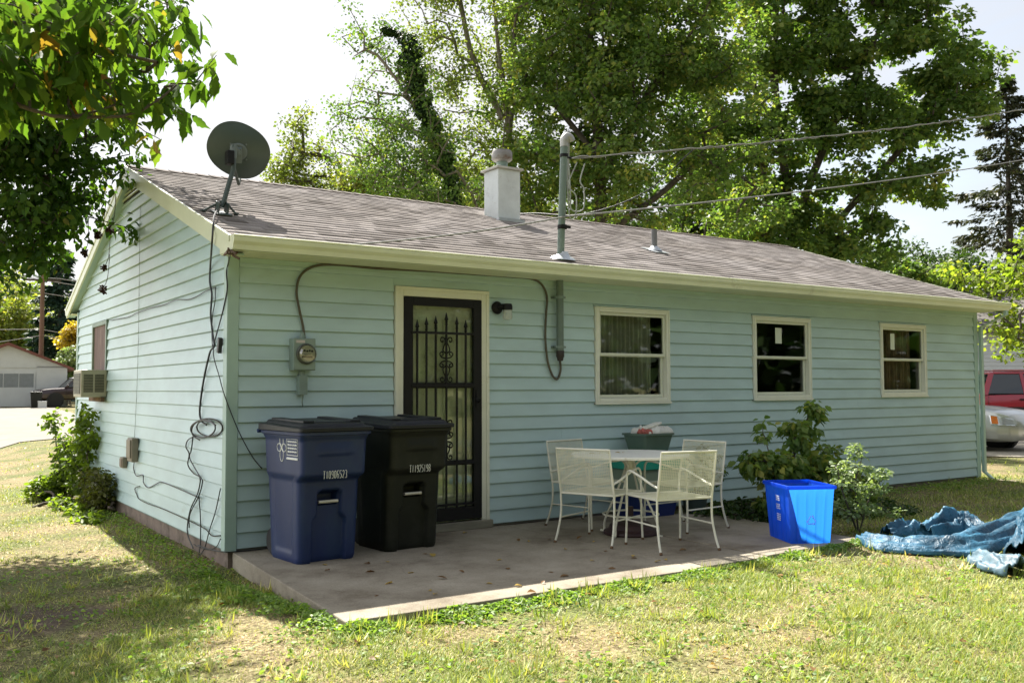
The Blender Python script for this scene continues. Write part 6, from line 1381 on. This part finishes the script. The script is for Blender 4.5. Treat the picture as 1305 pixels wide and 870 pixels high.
# ------------------------------------------------------------------ tree on the left whose boughs hang into view
LNm = leafmat('leaf_left', [(0.0, (0.020, 0.050, 0.010)), (0.5, (0.050, 0.105, 0.018)), (0.85, (0.10, 0.17, 0.025)), (1.0, (0.22, 0.20, 0.04))], 0.45)
tree('boxelder_tree', 'leafy tree left of the gable with brown seed bunches hanging', 'tree', [[(-4.0, 2.6, -0.2), (-3.9, 2.7, 1.6), (-3.4, 2.9, 3.2), (-2.6, 3.1, 4.8)], [(-3.7, 2.8, 2.4), (-2.6, 3.0, 3.6), tuple(at(60, 180, 10))], [(-3.6, 2.8, 2.8), (-3.2, 1.2, 4.0), (-2.2, 0.2, 4.9)]],
     [lobe(40, 60, 10, 1.25), lobe(70, 190, 10, 0.85, rz=0.8), lobe(20, 240, 9.6, 0.9), lobe(140, 265, 10.2, 0.33, rz=0.42), lobe(60, 290, 10, 0.52, rz=0.45), lobe(5, 330, 9.6, 0.42), lobe(150, 30, 10, 0.75, rz=0.6), lobe(-80, 180, 9.5, 1.3), lobe(-60, 20, 9, 1.6), lobe(-180, 90, 10, 1.5),
      (-2.4, 0.6, 4.9, 1.0, 0.8, 0.5), (-1.6, 1.6, 5.2, 0.8, 0.7, 0.5), (-1.3, 3.2, 4.6, 0.6, 0.8, 0.5), (-0.55, 3.6, 6.2, 0.5, 0.7, 0.3), (-1.1, 2.7, 6.2, 0.5, 0.6, 0.3), (-0.3, 2.4, 6.3, 0.35, 0.5, 0.25), (-1.1, 5.0, 6.0, 0.5, 0.7, 0.3)], 1000, 30, 0.085, LNm, 41, 0.26, hole=0.14, hs=2.2, step=0.25, r0=0.0042, pw=0.5, tmpl=TO, droop=0.9, vmean=0.5, width=0.7, maxr=0.16)
bt = bpy.data.objects['boxelder_tree']; bb = Vector(bt.location); rgs = random.Random(9)
for (sx, sy, r_) in ((133, 341, 0.030), (131, 369, 0.036), (108, 322, 0.034), (125, 300, 0.032), (140, 292, 0.036)):   # bunches of dry winged seeds, each strung on its stalk
    c_ = at(sx, sy, 9.9)-bb; top = at(sx+rgs.uniform(4, 12), sy-45, 10.0)-bb; mb = MB(); mb.tube(spline([top, top.lerp(c_, 0.6)+Vector((0.02, 0, -0.02)), c_], 4), 0.0035, 5)
    for k in range(46):
        d_ = Vector((rgs.gauss(0, 1), rgs.gauss(0, 1), rgs.gauss(-0.3, 1.1))).normalized(); e_ = c_+d_*r_*rgs.uniform(0.8, 1.7); mb.tube([c_, c_.lerp(e_, 0.45), c_.lerp(e_, 0.75), e_], [0.002, 0.003, 0.011, 0.004], 4)
    mb.build('seed_bunch', LS, bt)
# nearest bough: big leaves a few metres from the camera
tree('maple_bough_tree', 'near tree at upper left with large drooping leaves over the dish', 'tree', [[(-5.2, -3.4, -0.2), (-5.1, -3.4, 1.4), (-4.5, -3.5, 2.3), tuple(at(-150, 60, 3.2))], [tuple(at(-150, 60, 3.2)), tuple(at(0, 125, 3.3)), tuple(at(80, 150, 3.4)), tuple(at(150, 135, 3.5))], [tuple(at(-150, 60, 3.2)), tuple(at(20, 30, 3.3)), tuple(at(120, 60, 3.5)), tuple(at(200, 80, 3.6))], [tuple(at(80, 150, 3.4)), tuple(at(170, 145, 3.5)), tuple(at(225, 110, 3.6))]],
     [lobe(30, 60, 3.4, 0.24, rz=0.2), lobe(90, 110, 3.5, 0.20, rz=0.13), lobe(150, 80, 3.6, 0.22, rz=0.17), lobe(100, 20, 3.5, 0.26, rz=0.17), lobe(200, 125, 3.6, 0.13, rz=0.09), lobe(225, 90, 3.7, 0.10, rz=0.07), lobe(190, 30, 3.7, 0.12, rz=0.15), lobe(20, 130, 3.3, 0.15, rz=0.1), lobe(150, 150, 3.5, 0.10, rz=0.05), lobe(-60, 80, 3.3, 0.3), lobe(240, 45, 3.7, 0.06, rz=0.06), lobe(248, 100, 3.7, 0.05, rz=0.04), lobe(268, 68, 3.75, 0.09, rz=0.06), lobe(280, 98, 3.75, 0.05, rz=0.05), lobe(212, 165, 3.65, 0.06, rz=0.07), lobe(235, 140, 3.7, 0.08, rz=0.05), lobe(240, 20, 3.75, 0.08, rz=0.08), lobe(190, 160, 3.6, 0.05, rz=0.03)],
     215, 4, 0.098, LN, 43, 0.055, step=0.09, r0=0.0015, pw=0.48, tmpl=TL, droop=1.2, spread=0.9, vmean=0.47, width=0.54, maxr=0.07, flat=0.8)

# ------------------------------------------------------------------ shrubs along the walls
def op(px, py, y): return tuple(onp(px, py, 1, y))
ysh = -1.25
tree('leafy_shrub', 'dark green large leafed shrub rising behind the blue bin to the middle window', 'shrub', [[(onp(1008, 656, 2, -0.06).x, ysh, -0.06), op(1008, 620, ysh), op(1015, 570, ysh), op(1035, 520, ysh)], [(onp(1008, 656, 2, -0.06).x, ysh, -0.06), op(975, 590, ysh)], [(onp(1012, 656, 2, -0.06).x, ysh, -0.06), op(1045, 600, ysh)]],
     [(*op(990, 592, ysh), 0.26, 0.22, 0.18), (*op(1018, 552, ysh), 0.17, 0.15, 0.16), (*op(962, 588, ysh), 0.16, 0.16, 0.10), (*op(1040, 600, ysh), 0.20, 0.2, 0.22), (*op(1000, 640, ysh), 0.28, 0.22, 0.12), (*op(1037, 520, ysh-0.1), 0.08, 0.08, 0.11), (*op(975, 548, ysh), 0.06, 0.06, 0.10)], 190, 11, 0.085, LM, 51, 0.09, step=0.1, r0=0.003, tmpl=TL, droop=0.8, vmean=0.7, shell=1.8, bark=BARK, wood='stem')
b_s = onp(1094, 681, 2, -0.06); ys = b_s.y
tree('pale_shrub', 'sunlit pale leafed shrub right of the blue bin', 'shrub', [[tuple(b_s), op(1090, 620, ys), op(1098, 585, ys)], [tuple(b_s), op(1110, 630, ys-0.05), op(1128, 606, ys-0.1)], [tuple(b_s), op(1075, 630, ys), op(1068, 600, ys+0.05)]],
     [(*op(1092, 578, ys), 0.10, 0.10, 0.09), (*op(1085, 598, ys), 0.17, 0.15, 0.09), (*op(1128, 604, ys-0.1), 0.15, 0.12, 0.05), (*op(1075, 612, ys), 0.13, 0.15, 0.08), (*op(1108, 622, ys-0.05), 0.16, 0.15, 0.06), (*op(1085, 645, ys), 0.24, 0.2, 0.10), (*op(1120, 652, ys), 0.16, 0.2, 0.07), (*op(1100, 565, ys), 0.06, 0.05, 0.04)], 120, 11, 0.04, LP, 52, 0.055, step=0.07, r0=0.0016, tmpl=TO, droop=0.3, vmean=0.55, wood='stem')
tree('dark_shrub', 'dark leafy undergrowth between blue bin and house wall', 'shrub', [[(6.3, -0.6, -0.06), (6.4, -0.65, 0.3), (6.6, -0.7, 0.5)]],
     [(6.15, -0.75, 0.28, 0.35, 0.25, 0.28), (6.55, -0.95, 0.16, 0.38, 0.25, 0.20), (6.3, -0.8, 0.52, 0.25, 0.2, 0.14)], 150, 12, 0.06, LM, 58, 0.09, step=0.1, r0=0.0022, tmpl=TO, droop=0.5, vmean=0.75, wood='stem')
tree('low_plants', 'dark low plants between patio and the front wall behind bin', 'plants', [[(5.2, -0.9, -0.08), (5.25, -0.9, 0.05)]],
     [(5.1, -0.7, 0.0, 0.55, 0.35, 0.10), (5.7, -1.1, 0.0, 0.6, 0.4, 0.12), (6.3, -1.4, -0.02, 0.6, 0.35, 0.10), (4.9, -1.2, 0.0, 0.25, 0.3, 0.06)], 260, 12, 0.05, LD, 53, 0.08, step=0.15, r0=0.002, tmpl=TO, droop=0.2, vmean=0.6, wood='stem')
tree('thin_climber', 'thin leggy climbing plant on front wall right of the chairs', 'plant', [[(5.12, -0.16, -0.08), (5.15, -0.10, 0.4), (5.2, -0.08, 0.75)], [(5.1, -0.16, -0.08), (5.3, -0.12, 0.35), (5.4, -0.1, 0.55)], [(4.88, -0.27, 0.12), (4.98, -0.25, 0.3)]],
     [(5.16, -0.1, 0.5, 0.12, 0.05, 0.35), (5.35, -0.12, 0.35, 0.15, 0.06, 0.25), (4.95, -0.25, 0.28, 0.14, 0.1, 0.08)], 34, 5, 0.05, LM, 54, 0.05, step=0.1, r0=0.002, tmpl=TO, droop=0.7, vmean=0.35, wood='stem')
tree('climbing_vine', 'bright green vine climbing beneath the air conditioner on gable wall', 'vine', [[(-0.14, 5.3, -0.2), (-0.12, 5.35, 0.4), (-0.10, 5.2, 1.0)], [(-0.14, 5.9, -0.2), (-0.12, 5.9, 0.5), (-0.1, 5.6, 0.95)], [(-0.2, 6.4, -0.2), (-0.3, 6.6, 0.5), (-0.32, 6.7, 0.9)]],
     [(-0.13, 5.4, 0.75, 0.10, 0.42, 0.33), (-0.16, 5.6, 0.25, 0.16, 0.55, 0.35), (-0.2, 6.2, 0.4, 0.18, 0.35, 0.35), (-0.34, 6.7, 0.85, 0.12, 0.2, 0.18), (-0.25, 6.6, 0.0, 0.25, 0.5, 0.2)], 200, 11, 0.07, LB, 55, 0.10, step=0.12, r0=0.003, tmpl=TO, droop=0.6, vmean=0.1, wood='stem')
tree('weedy_bush', 'rounded brown green bush at foot of the gable wall', 'bush', [[(-0.2, 4.5, -0.2), (-0.2, 4.5, 0.15)]],
     [(-0.17, 4.4, 0.04, 0.14, 0.3, 0.24), (-0.15, 4.15, 0.15, 0.10, 0.16, 0.20), (-0.18, 4.7, 0.18, 0.11, 0.2, 0.2)], 120, 14, 0.05, leafmat('leaf_olive', [(0.0, (0.05, 0.045, 0.018)), (0.5, (0.09, 0.10, 0.025)), (1.0, (0.20, 0.22, 0.05))], 0.3), 56, 0.08, step=0.1, r0=0.002, tmpl=TO, droop=0.4, vmean=0.5, wood='stem')
tree('weed_patch', 'yellow green weeds spreading in sunlight beside the vine', 'weeds', [[(-0.7, 5.6, -0.2), (-0.7, 5.6, -0.05)]],
     [(-0.38, 5.3, -0.16, 0.16, 0.4, 0.07), (-0.34, 4.6, -0.16, 0.10, 0.35, 0.06), (-0.5, 6.4, -0.08, 0.18, 0.4, 0.16), (-0.35, 3.7, -0.16, 0.12, 0.4, 0.06)], 190, 12, 0.06, LB, 57, 0.09, step=0.12, r0=0.002, tmpl=TO, droop=0.1, vmean=0.35, wood='stem')

# unseen woods added behind the camera to darken the pane reflections and shade side
rg = np.random.default_rng(77); n = 42000; ang = rg.uniform(-1.9, 1.9, n); rad_ = rg.uniform(26, 40, n)
P = np.stack([3+rad_*np.sin(ang)*1.2, -6-rad_*np.cos(ang), np.zeros(n)], 1); hgt = 14+3*np.sin(ang*9)+2*np.sin(ang*23+1); P[:, 2] = rg.random(n)**0.8*hgt-0.2
P = P[(P[:, 1] < -14)]; n = len(P); d, nr = frames(n, rg, 0.4, 1.0); tag(leafmesh('unseen_woods', P, rg.uniform(0.7, 1.3, n), d, nr, rg.normal(0.5, 0.2, n), LD, None), kind='stuff')

# ------------------------------------------------------------------ lawn
GM = leafmat('grass_blades', [(0.0, (0.07, 0.13, 0.02)), (0.35, (0.21, 0.285, 0.06)), (0.55, (0.39, 0.43, 0.13)), (0.72, (0.58, 0.53, 0.24)), (1.0, (0.72, 0.64, 0.42))], 0.35, tcol=(1.5, 1.4, 0.6))
def fnoise(x, y, s=1.0, seed=0):
    r_ = np.random.default_rng(seed); z = 0
    for k in range(7):
        a_ = r_.random()*6.28; f_ = s*r_.uniform(0.6, 3.0); z = z+np.sin((x*np.cos(a_)+y*np.sin(a_))*f_*2+r_.random()*6.28+1.2*np.sin(x*f_*0.7+k)+1.1*np.sin(y*f_*0.8-k))
    return z/7
def inside_house(x, y, m=0.0): return (x > -0.05-m) & (x < HL+0.05+m) & (y > -0.02-m) & (y < HW+m)
def on_patio(x, y): return (x > -0.12-0.0+0.06*(y+2.6)) & (x < 4.66) & (y > np.interp(x, [-0.13, 2.6, 3.4, 4.66], [-2.585, -2.60, -2.54, -2.455])) & (y < 0)
def area_ok(x, y): return ~(inside_house(x, y) | on_patio(x, y) | ((x > 4.6) & (x < 9.5) & (y > -0.35) & (y < 0)))
drvp = np.array(D)
def in_poly(x, y, P):
    c_ = np.zeros(len(x), bool); n = len(P)
    for i in range(n):
        x0, y0 = P[i]; x1, y1 = P[(i+1) % n]
        c_ ^= ((y0 > y) != (y1 > y)) & (x < (x1-x0)*(y-y0)/(y1-y0+1e-12)+x0)
    return c_
BL = np.array([[-0.5, 0, 0], [0.5, 0, 0], [0.32, 0.55, 0.10], [-0.32, 0.55, 0.10], [0.04, 1.0, 0.42], [-0.04, 1.0, 0.42]])
BLT = (BL, np.array([[0, 1, 2, 3], [3, 2, 4, 5]]))
def cam_wedge(n, r0_, r1, pw, seed, a0=-3.5, a1=62):
    rg = np.random.default_rng(seed); r_ = r0_+(r1-r0_)*rg.random(n)**pw; a_ = np.radians(YAW*57.2958-31+rg.random(n)*62); return CAM[0]+r_*np.sin(a_), CAM[1]+r_*np.cos(a_), r_, rg
def grass(name, n, r0_, r1, pw, seed, h0, h1, w_, wide=62):
    x, y, r_, rg = cam_wedge(n, r0_, r1, pw, seed); ok = area_ok(x, y) & ~in_poly(x, y, D) & ~in_poly(x, y, D2); x, y, r_ = x[ok], y[ok], r_[ok]
    f1 = fnoise(x, y, 1.1, 1); f2 = fnoise(x, y, 4.0, 2); green = np.clip(0.5+1.0*f1+0.55*f2, 0, 1)
    shade_l = np.exp(-((x+1.2)**2/0.5+(y-0.6)**2/3))*0.3
    dirt = (np.hypot(x+1.55, y+0.7)+0.25*fnoise(x, y, 2.2, 3)) < 0.5
    keep = (rg.random(len(x)) < 0.35+0.65*green) & ~(dirt & (rg.random(len(x)) < 0.8)); x, y, r_, green = x[keep], y[keep], r_[keep], green[keep]; n = len(x)
    straw = rg.random(n) < np.clip(0.66-0.72*green-0.12*np.clip((x-1)/3, 0, 1), 0.06, 0.9)
    right = np.clip((x-0.5)/3, 0, 1)
    hgt = (h0+(h1-h0)*rg.random(n)**1.6)*(0.55+0.75*green)*(0.75+0.35*right); hgt[straw] *= 0.9
    lean = np.where(straw, rg.uniform(0.9, 3.0, n), rg.uniform(0.2, 1.3, n)); a_ = rg.random(n)*6.28
    d = np.stack([np.cos(a_)*lean, np.sin(a_)*lean, np.ones(n)], 1); d /= np.linalg.norm(d, axis=1, keepdims=True)
    nr = np.stack([np.cos(a_), np.sin(a_), -lean], 1); nr /= np.linalg.norm(nr, axis=1, keepdims=True)
    P = np.stack([x, y, G(x, y)-0.003], 1); v = np.where(straw, rg.normal(0.80, 0.12, n), rg.normal(0.36, 0.13, n)+0.1*(1-green))
    T, Fc = BLT; s = np.cross(d, nr); k = len(T); wv = w_*rg.uniform(0.7, 1.4, n)
    V = P[:, None, :]+wv[:, None, None]*T[None, :, 0:1]*s[:, None, :]+hgt[:, None, None]*(T[None, :, 1:2]*d[:, None, :]+T[None, :, 2:3]*nr[:, None, :]*np.where(straw, 0.3, 0.8)[:, None, None])
    F = (Fc[None]+(np.arange(n)*k)[:, None, None]).reshape(-1, 4)
    return tag(npmesh(name, V.reshape(-1, 3), F, GM, None, attr=np.repeat(np.clip(v, 0, 1), k)), kind='stuff')
grass('lawn_grass', 330000, 2.3, 7.5, 0.72, 61, 0.012, 0.066, 0.0042)
grass('lawn_grass', 150000, 7.0, 16, 0.8, 62, 0.02, 0.075, 0.008)
grass('lawn_grass', 60000, 15, 50, 0.7, 63, 0.03, 0.08, 0.02)
# broad-leaved weeds in the lawn and thick along the slab edges
WM = leafmat('weed_leaves', [(0.0, (0.07, 0.13, 0.03)), (0.5, (0.17, 0.27, 0.06)), (1.0, (0.36, 0.44, 0.14))], 0.4)
rg = np.random.default_rng(70); Ps = []
n = 26000; x, y, r_, rg = cam_wedge(n, 2.4, 9, 0.75, 71); ok = area_ok(x, y) & (fnoise(x, y, 2.5, 9)+0.25*fnoise(x, y, 9, 8) > 0.05); Ps.append(np.stack([x[ok], y[ok], G(x[ok], y[ok])+rg.random(ok.sum())*0.02], 1))
def strip(n, x0, x1, yc, w_, h):
    x = rg.uniform(x0, x1, n); f_ = np.clip(0.6+1.2*fnoise(x, x*0+1, 3.0, 4), 0.15, 1.3); y = yc(x)+(-abs(rg.normal(0, w_, n)))*f_; return np.stack([x, y, G(x, y)+rg.random(n)*h*f_*np.exp(-abs(y-yc(x))/0.18)], 1)
Ps.append(strip(12000, -0.2, 2.9, lambda x: np.interp(x, [-0.2, 2.6, 3.4], [-2.62, -2.64, -2.59]), 0.085, 0.045))
Ps.append(strip(4500, 2.1, 4.6, lambda x: np.interp(x, [2.0, 3.4, 4.6], [-2.62, -2.56, -2.48]), 0.06, 0.045))
q = strip(2600, 0.0, 2.55, lambda x: x*0, 0.10, 0.06); q = np.stack([-0.16+0.06*(-q[:, 0]+2.6)*0-np.abs(q[:, 1])*1.2, -q[:, 0], q[:, 2]], 1); q[:, 2] = G(q[:, 0], q[:, 1])+rg.random(len(q))*0.06; Ps.append(q)
n = 1800; x = -0.06-abs(rg.normal(0, 0.14, n)); y = rg.uniform(-0.1, 5, n); Ps.append(np.stack([x, y, G(x, y)+rg.random(n)*0.07], 1))
n = 3000; x = rg.uniform(4.7, 10.9, n); y = -0.12-abs(rg.normal(0, 0.28, n)); Ps.append(np.stack([x, y, G(x, y)+rg.random(n)*0.05], 1))
P = np.concatenate(Ps); n = len(P); d, nr = frames(n, rg, -0.25, 0.6); leaf = leafmesh('ground_cover', P, rg.uniform(0.010, 0.034, n), d, nr, rg.normal(0.5, 0.2, n), WM, None, TO, 0.8); tag(leaf, kind='stuff')
# tall grass tufts by the slab and wall
n = 700; cx = rg.choice(26, n); cc = np.concatenate([np.stack([rg.uniform(-0.3, 4.6, 15), np.full(15, -2.66)-rg.random(15)*0.1], 1), np.stack([-0.25-rg.random(11)*0.15, rg.uniform(-1.5, 3.5, 11)], 1)]); xy = cc[cx]+rg.normal(0, 0.035, (n, 2)); a_ = rg.random(n)*6.28; lean = rg.uniform(0.1, 1.6, n)
d = np.stack([np.cos(a_)*lean, np.sin(a_)*lean, np.ones(n)], 1); d /= np.linalg.norm(d, axis=1, keepdims=True); nr = np.stack([np.cos(a_), np.sin(a_), -lean], 1); nr /= np.linalg.norm(nr, axis=1, keepdims=True)
tag(leafmesh('grass_tufts', np.stack([xy[:, 0], xy[:, 1], G(xy[:, 0], xy[:, 1])], 1), rg.uniform(0.05, 0.13, n), d, nr, rg.normal(0.42, 0.12, n), GM, None, TQ, 0.07), kind='stuff')
rg = np.random.default_rng(75); cx_, cy_, r_, rg = cam_wedge(240, 2.6, 8, 0.8, 76); ok = area_ok(cx_, cy_); cc = np.stack([cx_[ok], cy_[ok]], 1); n = len(cc)*22; xy = np.repeat(cc, 22, 0)+rg.normal(0, 0.03, (n, 2)); a_ = rg.random(n)*6.28; lean = rg.uniform(0.2, 2.2, n)
d = np.stack([np.cos(a_)*lean, np.sin(a_)*lean, np.ones(n)], 1); d /= np.linalg.norm(d, axis=1, keepdims=True); nr = np.stack([np.cos(a_), np.sin(a_), -lean], 1); nr /= np.linalg.norm(nr, axis=1, keepdims=True)
ok = area_ok(xy[:, 0], xy[:, 1])
tag(leafmesh('grass_tufts', np.stack([xy[ok, 0], xy[ok, 1], G(xy[ok, 0], xy[ok, 1])], 1), (rg.uniform(0.04, 0.12, n))[ok], d[ok], nr[ok], np.repeat(rg.normal(0.42, 0.14, len(cc)), 22)[ok]+rg.normal(0, 0.06, n)[ok], GM, None, TQ, 0.09), kind='stuff')
# dead leaves in the lawn
DL = leafmat('dead_leaves', [(0.0, (0.10, 0.045, 0.02)), (0.5, (0.28, 0.16, 0.05)), (1.0, (0.48, 0.36, 0.09))], 0.25, tcol=(1.3, 1.1, 0.6))
x, y, r_, rg = cam_wedge(700, 2.6, 9, 0.8, 81); ok = area_ok(x, y); x, y = x[ok], y[ok]; n = len(x); d, nr = frames(n, rg, 0.0, 0.35); d[:, 2] *= 0.3
tag(leafmesh('leaf_litter', np.stack([x, y, G(x, y)+0.02], 1), rg.uniform(0.02, 0.05, n), d, nr, rg.random(n), DL, None, TO, 0.7), kind='stuff')

# fallen leaves on the slab, one by one, and on the table
src = None
spots = [(472, 718), (491, 715), (545, 705), (520, 730), (478, 728), (552, 709), (592, 729), (640, 713), (662, 689), (673, 690), (697, 688), (549, 753), (483, 758), (619, 743), (570, 737), (556, 756), (420, 726), (410, 719), (735, 687), (758, 689), (769, 702), (806, 709), (812, 711), (834, 716), (683, 754), (665, 746), (700, 728), (757, 714), (775, 724), (595, 678), (690, 744), (720, 700), (650, 725), (744, 740), (725, 733), (850, 714), (875, 700), (500, 742)]
rg = np.random.default_rng(90)
LBLc = ['small curled brown leaf lying on the concrete patio', 'yellowish fallen leaf lying on the concrete patio']
protos = []
for kk in range(2):
    d = np.array([[1.0, 0, 0.12]]); nr = np.array([[-0.12, 0, 1.0]]); o = leafmesh('fallen_leaf', np.array([[0.0, 0, 0.004]]), np.array([1.0]), d, nr, np.array([0.25 if kk == 0 else 0.9]), DL, None, TO, 0.75)
    protos.append(o)
for i, (px_, py_) in enumerate(spots):
    p = onp(px_, py_, 2, -0.02)
    if not (-0.1 < p.x < 4.6 and -2.58 < p.y < -0.1): continue
    kk = i % 2; o = protos[kk] if i < 2 else protos[kk].copy()
    if i >= 2: COL.objects.link(o)
    o.location = (p.x, p.y, -0.0185); o.rotation_euler = (rg.normal(0, 0.25), rg.normal(0, 0.2), rg.random()*6.28); s_ = rg.uniform(0.04, 0.075); o.scale = (s_, s_*rg.uniform(0.6, 1), s_)
    tag(o, LBLc[kk], 'leaf', 'fallen leaves on the patio')
for j, (dx, dy) in enumerate([(-0.28, 0.05), (-0.22, -0.02), (-0.05, 0.02), (0.0, 0.04), (-0.33, 0.12)]):
    o = protos[1].copy(); COL.objects.link(o); o.location = (tx+dx, ty+dy+0.05, pz+0.712); o.rotation_euler = (0, 0, j*1.3); o.scale = (0.05, 0.045, 0.05); tag(o, 'dry leaf lying on top of the round patio table', 'leaf', 'leaves on the table')
mb = MB()                                                          # pale paint spots on the slab
tagd = [(634, 703), (595, 715), (688, 681), (545, 695)]
bpy.context.view_layer.update()
